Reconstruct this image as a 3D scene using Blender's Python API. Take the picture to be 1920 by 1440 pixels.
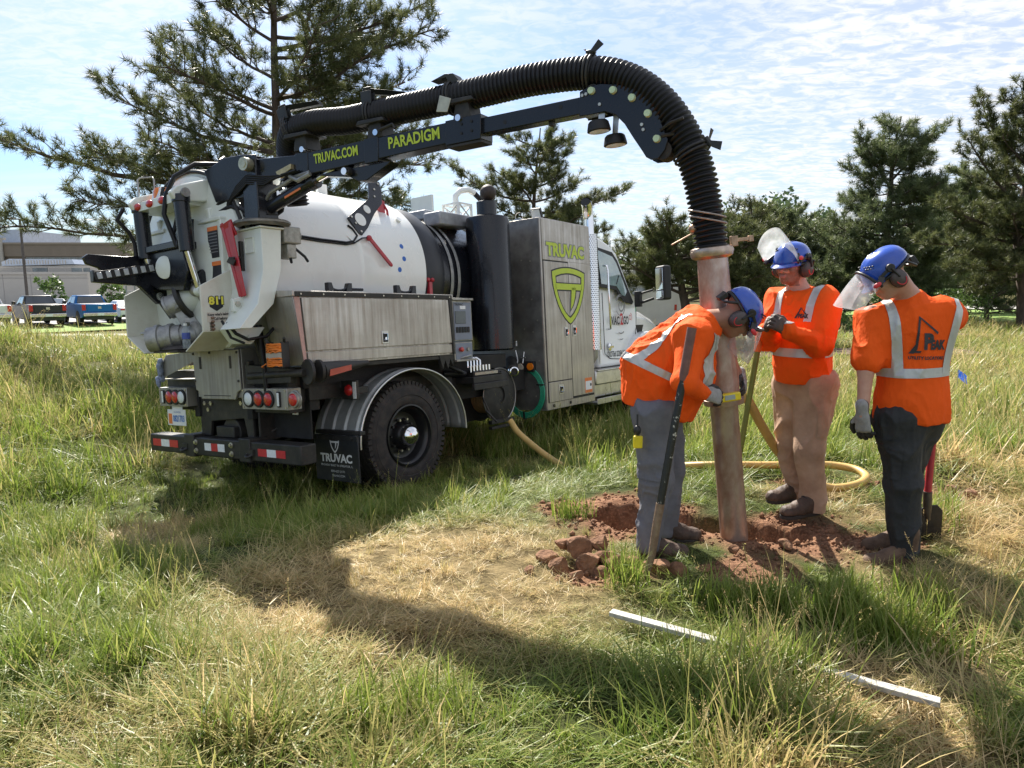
import bpy, bmesh, math, random
import numpy as np
from mathutils import Vector, Matrix, Euler, Quaternion
PI = math.pi
SC = bpy.context.scene
COL = SC.collection
for _o in list(bpy.data.objects):
    bpy.data.objects.remove(_o, do_unlink=True)
rng = np.random.default_rng(7)
random.seed(7)

# ------------------------------------------------------------------ camera
cam_d = bpy.data.cameras.new('camera')
cam_d.sensor_fit = 'HORIZONTAL'
cam_d.sensor_width = 36.0
cam_d.lens = 36.0 * 1332.0 / 1920.0
cam_d.clip_start = 0.05
cam_d.clip_end = 3000
cam = bpy.data.objects.new('camera', cam_d)
COL.objects.link(cam)
cam.location = (0, 0, 1.6)
cam.rotation_euler = (math.radians(90 - 8.3), 0, 0)
SC.camera = cam

# ------------------------------------------------------------------ sun, sky, exposure
SUN_AZ, SUN_EL = math.radians(-19.5), math.radians(45)
SUN_V = Vector((math.sin(SUN_AZ) * math.cos(SUN_EL), math.cos(SUN_AZ) * math.cos(SUN_EL), math.sin(SUN_EL)))
sd = bpy.data.lights.new('sun', 'SUN')
sd.energy = 5.0
sd.angle = math.radians(0.55)
sd.color = (1.0, 0.94, 0.84)
sun = bpy.data.objects.new('sun', sd)
COL.objects.link(sun)
sun.rotation_euler = SUN_V.to_track_quat('Z', 'Y').to_euler()
SC.view_settings.view_transform = 'Standard'
SC.view_settings.look = 'None'
SC.view_settings.gamma = 1.0
SC.view_settings.use_curve_mapping = False
SC.view_settings.exposure = 1.28

world = bpy.data.worlds.new('World')
SC.world = world
world.use_nodes = True
def build_world():
    nt = world.node_tree
    N, L = nt.nodes, nt.links
    N.clear()
    def nd(t, **k):
        n = N.new(t)
        for a, b in k.items():
            setattr(n, a, b)
        return n
    def mth(op, a, b=None, clamp=False):
        n = nd('ShaderNodeMath', operation=op, use_clamp=clamp)
        for i, v in enumerate((a, b)):
            if v is None: continue
            if isinstance(v, (int, float)): n.inputs[i].default_value = v
            else: L.new(v, n.inputs[i])
        return n.outputs[0]
    out = nd('ShaderNodeOutputWorld')
    bg = nd('ShaderNodeBackground')
    bg.inputs['Strength'].default_value = 0.062
    sky = nd('ShaderNodeTexSky', sky_type='NISHITA')
    sky.sun_disc = False
    sky.sun_elevation = SUN_EL
    sky.sun_rotation = SUN_AZ
    sky.air_density = 1.0
    sky.dust_density = 1.2
    sky.ozone_density = 1.6
    tc = nd('ShaderNodeTexCoord')
    sep = nd('ShaderNodeSeparateXYZ')
    L.new(tc.outputs['Generated'], sep.inputs[0])
    zc = mth('MAXIMUM', sep.outputs[2], 0.0)
    zz = mth('ADD', zc, 0.10)
    u = mth('DIVIDE', sep.outputs[0], zz)
    v = mth('DIVIDE', sep.outputs[1], zz)
    comb = nd('ShaderNodeCombineXYZ')
    L.new(u, comb.inputs[0]); L.new(v, comb.inputs[1])
    def noise(scale, detail, rough, rot=0.0, sx=1.0, sy=1.0, dist=0.0):
        mp = nd('ShaderNodeMapping')
        mp.inputs['Rotation'].default_value = (0, 0, rot)
        mp.inputs['Scale'].default_value = (sx, sy, 1)
        L.new(comb.outputs[0], mp.inputs[0])
        n = nd('ShaderNodeTexNoise')
        n.inputs['Scale'].default_value = scale
        n.inputs['Detail'].default_value = detail
        n.inputs['Roughness'].default_value = rough
        n.inputs['Distortion'].default_value = dist
        L.new(mp.outputs[0], n.inputs[0])
        return n.outputs['Fac']
    def ramp(x, a, b):
        n = nd('ShaderNodeMapRange', interpolation_type='SMOOTHSTEP')
        n.inputs['From Min'].default_value = a
        n.inputs['From Max'].default_value = b
        L.new(x, n.inputs['Value'])
        return n.outputs[0]
    big = noise(0.30, 4, 0.55, 0.6, 1, 1, 0.4)
    # the cloud bank lies to the east (right) of the view, thinning towards the west
    bank = mth('ADD', mth('MULTIPLY', u, 0.085), mth('MULTIPLY', big, 0.9))
    bank = ramp(bank, 0.20, 0.58)
    rip = noise(13.0, 4, 0.62, 0.5, 1.0, 1.45, 0.6)         # cirrocumulus ripples
    rip2 = noise(3.4, 5, 0.6, 0.35, 1.0, 1.7, 0.4)
    ripm = ramp(mth('ADD', mth('MULTIPLY', rip, 0.6), mth('MULTIPLY', rip2, 0.4)), 0.40, 0.60)
    rp = mth('MULTIPLY', bank, mth('ADD', mth('MULTIPLY', ripm, 0.50), 0.50))
    streak = noise(0.9, 6, 0.62, -0.5, 0.5, 2.4, 0.8)      # cirrus veil
    st = mth('MULTIPLY', ramp(streak, 0.42, 0.80), 0.45)
    lo = ramp(noise(0.7, 5, 0.6, 0.2, 0.6, 2.2, 0.5), 0.42, 0.66)   # low bands near the skyline
    lowm = mth('MULTIPLY', mth('MULTIPLY', lo, ramp(zc, 0.34, 0.04)), 0.55)
    c = mth('MAXIMUM', mth('MAXIMUM', rp, st), lowm)
    hz = mth('MULTIPLY', ramp(zc, 0.16, 0.0), 0.30)
    c = mth('MAXIMUM', c, hz)
    c = mth('MULTIPLY', c, ramp(sep.outputs[2], -0.02, 0.02))
    c = mth('MINIMUM', c, 0.97)
    mix = nd('ShaderNodeMix', data_type='RGBA')
    L.new(c, mix.inputs['Factor'])
    bl = nd('ShaderNodeMix', data_type='RGBA', blend_type='MULTIPLY')
    bl.inputs['Factor'].default_value = 1.0
    bl.inputs['B'].default_value = (0.58, 0.78, 1.03, 1)
    L.new(sky.outputs[0], bl.inputs['A'])
    L.new(bl.outputs['Result'], mix.inputs['A'])
    mix.inputs['B'].default_value = (7.0, 7.12, 7.3, 1)
    L.new(mix.outputs['Result'], bg.inputs['Color'])
    L.new(bg.outputs[0], out.inputs[0])
build_world()

# ------------------------------------------------------------------ materials
MATS = {}
def lin(c):
    return tuple(c) + (1.0,) if len(c) == 3 else tuple(c)
def mat(name, col, rough=0.6, metal=0.0, var=0.12, scale=6.0, bump=0.0, bscale=40.0, spec=0.5, col2=None, stretch=(1, 1, 1),
        lo=0.35, hi=0.65, rvar=0.0, detail=5, coat=0.0, trans=0.0, alpha=1.0, emit=None, coords='Object', transl=0.0):
    """one procedural material: two tones mixed by noise, roughness variation and fine bump"""
    if name in MATS: return MATS[name]
    m = bpy.data.materials.new(name)
    m.use_nodes = True
    nt = m.node_tree; N, L = nt.nodes, nt.links
    b = N['Principled BSDF']
    b.inputs['Roughness'].default_value = rough
    b.inputs['Metallic'].default_value = metal
    b.inputs['Specular IOR Level'].default_value = spec
    if coat:
        b.inputs['Coat Weight'].default_value = coat
        b.inputs['Coat Roughness'].default_value = 0.06
    if trans:
        b.inputs['Transmission Weight'].default_value = trans
    if alpha < 1: b.inputs['Alpha'].default_value = alpha
    if emit:
        b.inputs['Emission Color'].default_value = lin(emit[:3]); b.inputs['Emission Strength'].default_value = emit[3]
    tc = N.new('ShaderNodeTexCoord')
    mp = N.new('ShaderNodeMapping'); mp.inputs['Scale'].default_value = stretch
    L.new(tc.outputs[coords], mp.inputs[0])
    nz = N.new('ShaderNodeTexNoise'); nz.inputs['Scale'].default_value = scale; nz.inputs['Detail'].default_value = detail
    nz.inputs['Roughness'].default_value = 0.62
    L.new(mp.outputs[0], nz.inputs[0])
    mr = N.new('ShaderNodeMapRange'); mr.inputs['From Min'].default_value = lo; mr.inputs['From Max'].default_value = hi
    L.new(nz.outputs['Fac'], mr.inputs['Value'])
    mix = N.new('ShaderNodeMix'); mix.data_type = 'RGBA'
    L.new(mr.outputs[0], mix.inputs['Factor'])
    if col2 is None:
        a = tuple(max(0, c * (1 - var)) for c in col[:3]); c2 = tuple(min(1, c * (1 + var)) for c in col[:3])
    else:
        a, c2 = col[:3], col2[:3]
    mix.inputs['A'].default_value = lin(a); mix.inputs['B'].default_value = lin(c2)
    L.new(mix.outputs['Result'], b.inputs['Base Color'])
    if rvar:
        r2 = N.new('ShaderNodeMapRange'); r2.inputs['From Min'].default_value = 0.3; r2.inputs['From Max'].default_value = 0.7
        r2.inputs['To Min'].default_value = max(0.02, rough - rvar); r2.inputs['To Max'].default_value = min(1, rough + rvar)
        L.new(nz.outputs['Fac'], r2.inputs['Value']); L.new(r2.outputs[0], b.inputs['Roughness'])
    if bump:
        n2 = N.new('ShaderNodeTexNoise'); n2.inputs['Scale'].default_value = bscale; n2.inputs['Detail'].default_value = 4
        L.new(mp.outputs[0], n2.inputs[0])
        bp = N.new('ShaderNodeBump'); bp.inputs['Strength'].default_value = bump; bp.inputs['Distance'].default_value = 0.02
        L.new(n2.outputs['Fac'], bp.inputs['Height']); L.new(bp.outputs[0], b.inputs['Normal'])
    if transl:
        tr = N.new('ShaderNodeBsdfTranslucent'); L.new(mix.outputs['Result'], tr.inputs[0])
        ms = N.new('ShaderNodeMixShader'); ms.inputs[0].default_value = transl
        L.new(b.outputs[0], ms.inputs[1]); L.new(tr.outputs[0], ms.inputs[2])
        L.new(ms.outputs[0], N['Material Output'].inputs[0])
    m.diffuse_color = lin(col[:3])
    MATS[name] = m
    return m

# ------------------------------------------------------------------ object helpers
def tag(o, label=None, cat=None, group=None, kind=None):
    if label: o['label'] = label
    if cat: o['category'] = cat
    if group: o['group'] = group
    if kind: o['kind'] = kind
    return o
def empty(name, loc=(0, 0, 0), rz=0.0, label=None, cat=None, group=None, parent=None):
    o = bpy.data.objects.new(name, None)
    o.empty_display_size = 0.2
    COL.objects.link(o)
    o.location = loc
    o.rotation_euler = (0, 0, rz)
    if parent: o.parent = parent
    return tag(o, label, cat, group)
def copy_tree(o, parent=None):
    c = o.copy(); COL.objects.link(c)
    if parent: c.parent = parent
    for ch in list(o.children): copy_tree(ch, c)
    return c
def basis(d):
    d = np.asarray(d, float); d = d / (np.linalg.norm(d) + 1e-12)
    a = np.array([0, 0, 1.0]) if abs(d[2]) < 0.9 else np.array([1.0, 0, 0])
    u = np.cross(a, d); u /= np.linalg.norm(u)
    return u, np.cross(d, u), d
class MB:
    """collects shapes and links them as ONE mesh object"""
    def __init__(s):
        s.v, s.f, s.m, s.n = [], [], [], 0
    def add(s, v, f, mi=0):
        v = np.asarray(v, float)
        s.v.append(v)
        for q in f: s.f.append(tuple(int(i) + s.n for i in q))
        s.m += [mi] * len(f); s.n += len(v)
        return s
    def box(s, lo, hi, mi=0, M=None):
        lo, hi = np.minimum(lo, hi), np.maximum(lo, hi)
        v = np.array([[(lo, hi)[i][0], (lo, hi)[j][1], (lo, hi)[k][2]] for i in (0, 1) for j in (0, 1) for k in (0, 1)])
        if M is not None: v = np.array([list(M @ Vector(p)) for p in v])
        return s.add(v, [(0, 1, 3, 2), (4, 6, 7, 5), (0, 4, 5, 1), (2, 3, 7, 6), (0, 2, 6, 4), (1, 5, 7, 3)], mi)
    def obox(s, c, ax, half, mi=0):
        """oriented box: centre, 3 axes, half sizes"""
        c = np.asarray(c, float); A = [np.asarray(a, float) / np.linalg.norm(a) for a in ax]
        v = np.array([c + A[0] * half[0] * i + A[1] * half[1] * j + A[2] * half[2] * k for i in (-1, 1) for j in (-1, 1) for k in (-1, 1)])
        return s.add(v, [(0, 1, 3, 2), (4, 6, 7, 5), (0, 4, 5, 1), (2, 3, 7, 6), (0, 2, 6, 4), (1, 5, 7, 3)], mi)
    def beam(s, p0, p1, w, h, up=(0, 0, 1), mi=0, w1=None, h1=None):
        p0, p1 = np.asarray(p0, float), np.asarray(p1, float)
        d = p1 - p0; d /= np.linalg.norm(d)
        u = np.cross(d, np.asarray(up, float)); u /= np.linalg.norm(u); t = np.cross(u, d)
        v = []
        for p, ww, hh in ((p0, w, h), (p1, w1 or w, h1 or h)):
            for a, b in ((-1, -1), (1, -1), (1, 1), (-1, 1)): v.append(p + u * a * ww / 2 + t * b * hh / 2)
        return s.add(v, [(0, 3, 2, 1), (4, 5, 6, 7), (0, 1, 5, 4), (1, 2, 6, 5), (2, 3, 7, 6), (3, 0, 4, 7)], mi)
    def prism(s, poly, axis, a, b, mi=0):
        """2D outline extruded along X, Y or Z from a to b; poly gives the two other coordinates in order"""
        k = 'XYZ'.index(axis); n = len(poly); v = []
        for t in (a, b):
            for p in poly:
                q = list(p); q.insert(k, t); v.append(q)
        f = [tuple(range(n))[::-1], tuple(range(n, 2 * n))] + [(i, (i + 1) % n, n + (i + 1) % n, n + i) for i in range(n)]
        return s.add(v, f, mi)
    def pprism(s, pts, off, mi=0):
        """3D polygon given thickness by an offset vector"""
        n = len(pts); v = [np.asarray(p, float) for p in pts]; v += [p + np.asarray(off, float) for p in v]
        f = [tuple(range(n))[::-1], tuple(range(n, 2 * n))] + [(i, (i + 1) % n, n + (i + 1) % n, n + i) for i in range(n)]
        return s.add(v, f, mi)
    def cyl(s, p0, p1, r0, r1=None, n=20, mi=0, caps=True):
        r1 = r0 if r1 is None else r1
        return s.lathe(p0, np.asarray(p1, float) - np.asarray(p0, float), [(0, r0), (1, r1)], n, mi, caps, rel=True)
    def lathe(s, o, d, prof, n=24, mi=0, caps=True, rel=False, a0=0.0, a1=2 * PI):
        o = np.asarray(o, float); L = np.linalg.norm(d); u, w, dd = basis(d)
        full = abs(a1 - a0 - 2 * PI) < 1e-6
        m = n if full else n + 1
        an = a0 + (a1 - a0) * np.arange(m) / n
        v = []
        for h, r in prof:
            h = h * L if rel else h
            v += [o + dd * h + (u * math.cos(t) + w * math.sin(t)) * r for t in an]
        f = []
        for i in range(len(prof) - 1):
            for j in range(n):
                j2 = (j + 1) % m
                f.append((i * m + j, i * m + j2, (i + 1) * m + j2, (i + 1) * m + j))
        if caps and full:
            if prof[0][1] > 1e-5: f.append(tuple(range(m))[::-1])
            if prof[-1][1] > 1e-5: f.append(tuple(range((len(prof) - 1) * m, len(prof) * m)))
        return s.add(v, f, mi)
    def tube(s, pts, r, n=8, mi=0, caps=True):
        pts = np.asarray(pts, float); k = len(pts)
        r = np.full(k, r) if np.isscalar(r) else np.asarray(r, float)
        T = np.gradient(pts, axis=0); T /= np.linalg.norm(T, axis=1)[:, None] + 1e-12
        u, w, _ = basis(T[0]); v = []
        an = 2 * PI * np.arange(n) / n
        for i in range(k):
            u = u - T[i] * (u @ T[i]); u /= np.linalg.norm(u) + 1e-12
            w = np.cross(T[i], u)
            v.append(pts[i] + r[i] * (np.cos(an)[:, None] * u + np.sin(an)[:, None] * w))
        v = np.concatenate(v)
        f = [(i * n + j, i * n + (j + 1) % n, (i + 1) * n + (j + 1) % n, (i + 1) * n + j) for i in range(k - 1) for j in range(n)]
        if caps: f += [tuple(range(n))[::-1], tuple(range((k - 1) * n, k * n))]
        return s.add(v, f, mi)
    def sphere(s, c, r, n=12, m=8, mi=0):
        c = np.asarray(c, float); r = np.array([r] * 3 if np.isscalar(r) else r, float)
        v = [c + r * np.array([0, 0, -1])]
        for i in range(1, m):
            t = PI * i / m - PI / 2
            v += [c + r * np.array([math.cos(t) * math.cos(a), math.cos(t) * math.sin(a), math.sin(t)]) for a in 2 * PI * np.arange(n) / n]
        v.append(c + r * np.array([0, 0, 1]))
        f = [(0, 1 + (j + 1) % n, 1 + j) for j in range(n)]
        for i in range(m - 2):
            f += [(1 + i * n + j, 1 + i * n + (j + 1) % n, 1 + (i + 1) * n + (j + 1) % n, 1 + (i + 1) * n + j) for j in range(n)]
        e = 1 + (m - 1) * n
        f += [(e, e - n + j, e - n + (j + 1) % n) for j in range(n)]
        return s.add(v, f, mi)
    def build(s, name, mats, parent=None, bevel=0.0, smooth=35, seg=2, label=None):
        me = bpy.data.meshes.new(name)
        V = np.concatenate(s.v) if s.v else np.zeros((0, 3))
        me.from_pydata(V.tolist(), [], s.f)
        if not isinstance(mats, (list, tuple)): mats = [mats]
        for m in mats: me.materials.append(m)
        if len(mats) > 1: me.polygons.foreach_set('material_index', s.m)
        bm = bmesh.new(); bm.from_mesh(me)
        bmesh.ops.recalc_face_normals(bm, faces=bm.faces); bm.to_mesh(me); bm.free()
        if smooth:
            me.polygons.foreach_set('use_smooth', [True] * len(me.polygons))
            me.set_sharp_from_angle(angle=math.radians(smooth))
        o = bpy.data.objects.new(name, me)
        COL.objects.link(o)
        if parent: o.parent = parent
        if bevel:
            b = o.modifiers.new('bevel', 'BEVEL'); b.width = bevel; b.segments = seg; b.limit_method = 'ANGLE'
            b.angle_limit = math.radians(40)
            b.harden_normals = False
        if label: o['label'] = label
        return o
def raw_mesh(name, V, F, mats, parent=None, smooth=False, attrs=None, midx=None):
    """large mesh straight from arrays: F is (n,3) or (n,4)"""
    me = bpy.data.meshes.new(name)
    V = np.ascontiguousarray(V, np.float32); F = np.ascontiguousarray(F, np.int32)
    k = F.shape[1]
    me.vertices.add(len(V)); me.vertices.foreach_set('co', V.ravel())
    me.loops.add(F.size); me.loops.foreach_set('vertex_index', F.ravel())
    me.polygons.add(len(F)); me.polygons.foreach_set('loop_start', np.arange(0, F.size, k, dtype=np.int32))
    if not isinstance(mats, (list, tuple)): mats = [mats]
    for m in mats: me.materials.append(m)
    if midx is not None: me.polygons.foreach_set('material_index', np.asarray(midx, np.int32))
    me.update(calc_edges=True); me.validate()
    if smooth: me.polygons.foreach_set('use_smooth', np.ones(len(me.polygons), bool))
    for an, av in (attrs or {}).items():
        a = me.attributes.new(an, 'FLOAT', 'POINT'); a.data.foreach_set('value', np.asarray(av, np.float32))
    o = bpy.data.objects.new(name, me); COL.objects.link(o)
    if parent: o.parent = parent
    return o
def text_obj(txt, size, org, u, v, m, parent, name='lettering', bold=0.0, align='LEFT', width=None, thick=0.0012, shear=0.0, outline=None, gap=0.0):
    """flat print: text laid at org along u, rising along v, as a thin real mesh"""
    def mk(off, mm, lift):
        cu = bpy.data.curves.new(name, 'FONT')
        cu.body = txt; cu.size = size; cu.offset = off; cu.align_x = align; cu.shear = shear
        cu.resolution_u = 3; cu.space_character = 1.0 + gap
        tmp = bpy.data.objects.new('tmp', cu); COL.objects.link(tmp)
        dg = bpy.context.evaluated_depsgraph_get(); dg.update()
        me = bpy.data.meshes.new_from_object(tmp.evaluated_get(dg))
        bpy.data.objects.remove(tmp, do_unlink=True)
        n = len(me.vertices); co = np.zeros(n * 3, np.float32); me.vertices.foreach_get('co', co); co = co.reshape(-1, 3)
        if width is not None and n:
            w = co[:, 0].max() - co[:, 0].min()
            k = mk.k if hasattr(mk, 'k') else width / w
            mk.k = k
            co[:, 0] *= k
        U = np.asarray(u, float); U = U / np.linalg.norm(U); W = np.asarray(v, float); W = W / np.linalg.norm(W)
        Nn = np.cross(U, W)
        P = np.asarray(org, float) + co[:, :1] * U + co[:, 1:2] * W + Nn * (thick + lift)
        me.vertices.foreach_set('co', P.astype(np.float32).ravel()); me.update()
        me.materials.clear(); me.materials.append(mm)
        o = bpy.data.objects.new(name, me); COL.objects.link(o)
        if parent: o.parent = parent
        return o
    o = mk(bold, m, 0.002 if outline else 0.0)
    if outline: mk(bold + outline[1], outline[0], 0.0)
    return o
# ------------------------------------------------------------------ ground
CTRL = np.array([
    (0, 0, 0, 2), (-2, 2.2, -.02, 1.5), (2, 2.2, -.02, 1.5), (0, 2.5, -.03, 1.5), (0, 4, -.03, 1.5), (.9, 4.1, .0, 1), (1.9, 4.6, .09, .6), (2.5, 5.4, .14, 1), (1.7, 5.5, .10, 1), (2.3, 3.95, -.03, 1),
    (0, 5, -.05, 1), (3.6, 5, .0, 1.5), (5, 8, 0, 2), (-3, 4, -.12, 2), (-1.04, 6.6, -.42, 1.2), (-2.83, 7.99, -.58, 1.2), (.6, 8.9, -.5, 1.5), (1.63, 10.46, -.56, 1.5),
    (-.2, 11.7, -.74, 2), (-2.2, 6.2, -.42, 1.2), (-3.6, 7.2, -.52, 1.5), (-5.0, 6.5, -.15, 1.5), (-6.5, 9, .0, 2), (-9.2, 13.0, .44, 2.0), (-7.2, 14.5, -.15, 2.2), (-5.0, 15, -.6, 2.2), (-3, 15, -.9, 2.5),
    (-12, 13, .85, 2.6), (-16, 15, .4, 4), (-10.4, 13.6, 1.0, .9), (-11.6, 13.4, 1.25, 1.3), (-9.4, 12.4, .62, .8), (-8.6, 14.0, .0, .9), (-12, 18, -.5, 3), (-9, 18, -.9, 3), (-14, 22, -.4, 4), (-9, 22, -1.0, 4), (3, 14, -.45, 3), (6, 14, -.15, 3), (10, 14, 0, 4), (14.7, 22, 0, 5), (8, 22, -.3, 4), (25, 25, 0, 8),
    (-22, 36, -1.45, 5), (-30, 48, -1.45, 6), (-12, 40, -1.45, 6), (-45, 40, -1.4, 8), (-20, 60, -1.45, 8), (-50, 60, -1.45, 9), (0, 35, -1.0, 8), (20, 50, -.2, 12), (60, 60, 0, 20), (0, 90, -1.4, 20), (-60, 110, -1.45, 20), (-120, 60, -1.4, 30), (0, -20, 0, 10), (80, 140, 0, 40), (150, 40, 0, 50)])
# the trench: a line with half-width; the ground drops inside it
TR_A, TR_B = np.array([0.74, 4.74]), np.array([1.72, 4.28])
def trench_d(x, y):
    d = TR_B - TR_A; L = np.linalg.norm(d); d = d / L; n = np.array([-d[1], d[0]])
    px, py = x - TR_A[0], y - TR_A[1]
    t = np.clip(px * d[0] + py * d[1], 0, L)
    wob = 0.05 * np.sin(7 * t + 1) + 0.03 * np.sin(17 * t) + .025 * np.sin(31 * t + 2 * px)
    return np.hypot(px - d[0] * t, py - d[1] * t) - (0.155 + .6 * wob)
def vnoise(x, y, seed=0):
    xi, yi = np.floor(x).astype(int), np.floor(y).astype(int); fx, fy = x - xi, y - yi
    fx = fx * fx * (3 - 2 * fx); fy = fy * fy * (3 - 2 * fy)
    def h(a, b):
        n = (a * 374761393 + b * 668265263 + seed * 974711) & 0x7fffffff
        n = ((n ^ (n >> 13)) * 1274126177) & 0x7fffffff
        return ((n ^ (n >> 16)) & 0xffff) / 65535.0
    return (h(xi, yi) * (1 - fx) + h(xi + 1, yi) * fx) * (1 - fy) + (h(xi, yi + 1) * (1 - fx) + h(xi + 1, yi + 1) * fx) * fy
def fbm(x, y, seed=0, o=4):
    s, a, t = 0, .5, 0
    for i in range(o):
        s = s + a * vnoise(x * 2 ** i, y * 2 ** i, seed + i * 17); t += a; a *= .5
    return s / t
def height0(x, y):
    x, y = np.asarray(x, float), np.asarray(y, float)
    num = np.zeros_like(x); den = np.full_like(x, 1e-9)
    for cx, cy, cz, s in CTRL:
        d2 = (x - cx) ** 2 + (y - cy) ** 2
        w = np.exp(-d2 / (2 * s * s)) + 0.02 / (1 + d2 / (s * s)) ** 2
        w = w / s
        num += w * cz; den += w
    return num / den
def dirt_mask(x, y):
    d = trench_d(x, y)
    n = fbm(x * 2.2, y * 2.2, 5)
    m = np.clip((0.30 - d) / 0.26 + (n - .5) * 3.0, 0, 1)
    e = np.hypot((x - .45) / .75, (y - 5.0) / .34)                          # spill to the left behind the trench
    m = np.maximum(m, np.clip((0.62 - e) / .25 + (n - .5) * 2.5, 0, 1))
    e = np.hypot((x - 2.05) / .55, (y - 4.12) / .22)
    m = np.maximum(m, np.clip((0.9 - e) / .3 + (n - .5) * 2, 0, 1))
    e = np.hypot((x - .55) / .34, (y - 3.80) / .2)
    m = np.maximum(m, np.clip((1.0 - e) / .35 + (n - .5) * 2.5, 0, 1))
    for cx, cy, r in ((3.15, 4.95, .33), (2.1, 5.35, .22), (2.75, 5.2, .2), (1.35, 3.75, .3)):
        m = np.maximum(m, np.clip((r - np.hypot(x - cx, (y - cy) * 1.3)) / .12 + (n - .5) * 2, 0, 1))
    return m
def height(x, y, fine=True):
    x, y = np.asarray(x, float), np.asarray(y, float)
    z = height0(x, y)
    if fine:
        r = np.hypot(x, y)
        z = z + (fbm(x * 1.1, y * 1.1, 3) - .5) * .10 * np.clip(1.4 - r / 30, 0.2, 1)
        dm = dirt_mask(x, y)
        z = z + dm * ((fbm(x * 7, y * 7, 9, 5) - .5) * .07 - .01)
        d = trench_d(x, y)
        ins = np.clip(-d / 0.055, 0, 1)
        z = z - ins * (0.60 + .08 * fbm(x * 6, y * 6, 21)) + np.exp(-((d - .10) / .08) ** 2) * .02 * fbm(x * 5, y * 5, 31)
    return z
def gh(x, y):
    return float(height(np.array([x]), np.array([y]))[0])
def dry_mask(x, y):
    n = fbm(x * .8 + 3, y * .8, 41); n2 = fbm(x * 2.6, y * 2.6, 43)
    e = np.hypot((x + .55) / 1.55, (y - 3.75) / 1.35)
    m = np.clip((1.0 - e) / .5, 0, 1) * 1.0
    m = np.maximum(m, np.clip((n - .535) * 5 + (n2 - .5) * 2.2, 0, 1) * np.where(y < 6, .95, .45))
    e = np.hypot((x + 1.0) / .9, (y - 2.3) / .45)
    m = np.maximum(m, np.clip((1.05 - e) / .5, 0, .42))
    m = np.where((x > 3.5) & (y > 8), np.maximum(m, .34 + .5 * (n - .4)), m)
    m = np.where((x < -5) & (y > 8), np.maximum(m * .6, .32 * n2 + .1), m)
    return np.clip(m + (n2 - .5) * .35, 0, 1)
def axis_lines(segs):
    out = []
    for a, b, st in segs: out += list(np.arange(a, b - 1e-6, st))
    return np.array(out + [segs[-1][1]])
gx = axis_lines([(-420, -120, 30), (-120, -40, 6), (-40, -14, 1.3), (-14, -4, .35), (-4, -.1, .12), (-.1, 2.6, .028), (2.6, 5, .1), (5, 14, .4), (14, 40, 1.6), (40, 120, 8), (120, 420, 30)])
gy = axis_lines([(-30, -4, 4), (-4, 1, .5), (1, 3.6, .09), (3.6, 5.5, .028), (5.5, 9, .12), (9, 20, .4), (20, 60, 1.6), (60, 140, 8), (140, 900, 60)])
GX, GY = np.meshgrid(gx, gy)
GZ = height(GX, GY)
ii = np.arange(len(gx) * len(gy)).reshape(len(gy), len(gx))
GF = np.stack([ii[:-1, :-1], ii[:-1, 1:], ii[1:, 1:], ii[1:, :-1]], -1).reshape(-1, 4)
def ground_material():
    m = bpy.data.materials.new('meadow_soil'); m.use_nodes = True
    nt = m.node_tree; N, L = nt.nodes, nt.links; b = N['Principled BSDF']
    b.inputs['Roughness'].default_value = .95; b.inputs['Specular IOR Level'].default_value = .15
    tc = N.new('ShaderNodeTexCoord')
    def noise(s, d=5):
        n = N.new('ShaderNodeTexNoise'); n.inputs['Scale'].default_value = s; n.inputs['Detail'].default_value = d
        n.inputs['Roughness'].default_value = .65
        L.new(tc.outputs['Object'], n.inputs[0]); return n.outputs['Fac']
    def mix(f, a, c):
        x = N.new('ShaderNodeMix'); x.data_type = 'RGBA'
        if isinstance(f, float): x.inputs['Factor'].default_value = f
        else: L.new(f, x.inputs['Factor'])
        for k, q in (('A', a), ('B', c)):
            if isinstance(q, tuple): x.inputs[k].default_value = lin(q)
            else: L.new(q, x.inputs[k])
        return x.outputs['Result']
    def rmp(x, a, c):
        r = N.new('ShaderNodeMapRange'); r.inputs['From Min'].default_value = a; r.inputs['From Max'].default_value = c
        L.new(x, r.inputs['Value']); return r.outputs[0]
    ad = N.new('ShaderNodeAttribute'); ad.attribute_name = 'dry'
    ai = N.new('ShaderNodeAttribute'); ai.attribute_name = 'dirt'
    green = mix(rmp(noise(.35), .35, .65), (.035, .055, .014), (.085, .10, .028))
    green = mix(rmp(noise(14), .35, .7), green, (.05, .06, .02))
    straw = mix(rmp(noise(9), .35, .65), (.12, .085, .042), (.34, .25, .13))
    soil = mix(rmp(noise(11), .35, .7), (.135, .066, .038), (.30, .165, .100))
    soil = mix(rmp(noise(60, 3), .50, .72), soil, (.40, .225, .13))
    c = mix(ad.outputs['Fac'], green, straw)
    c = mix(ai.outputs['Fac'], c, soil)
    L.new(c, b.inputs['Base Color'])
    bp = N.new('ShaderNodeBump'); bp.inputs['Strength'].default_value = .9; bp.inputs['Distance'].default_value = .03
    L.new(noise(45, 6), bp.inputs['Height']); L.new(bp.outputs[0], b.inputs['Normal'])
    return m
ground = raw_mesh('ground', np.stack([GX, GY, GZ], -1).reshape(-1, 3), GF, ground_material(), smooth=True,
                  attrs={'dry': dry_mask(GX, GY).ravel() * .8, 'dirt': np.maximum(dirt_mask(GX, GY), np.clip(-trench_d(GX, GY) / .02, 0, 1)).ravel()})
tag(ground, 'meadow ground with a freshly dug red soil trench', 'ground', kind='structure')

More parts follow.
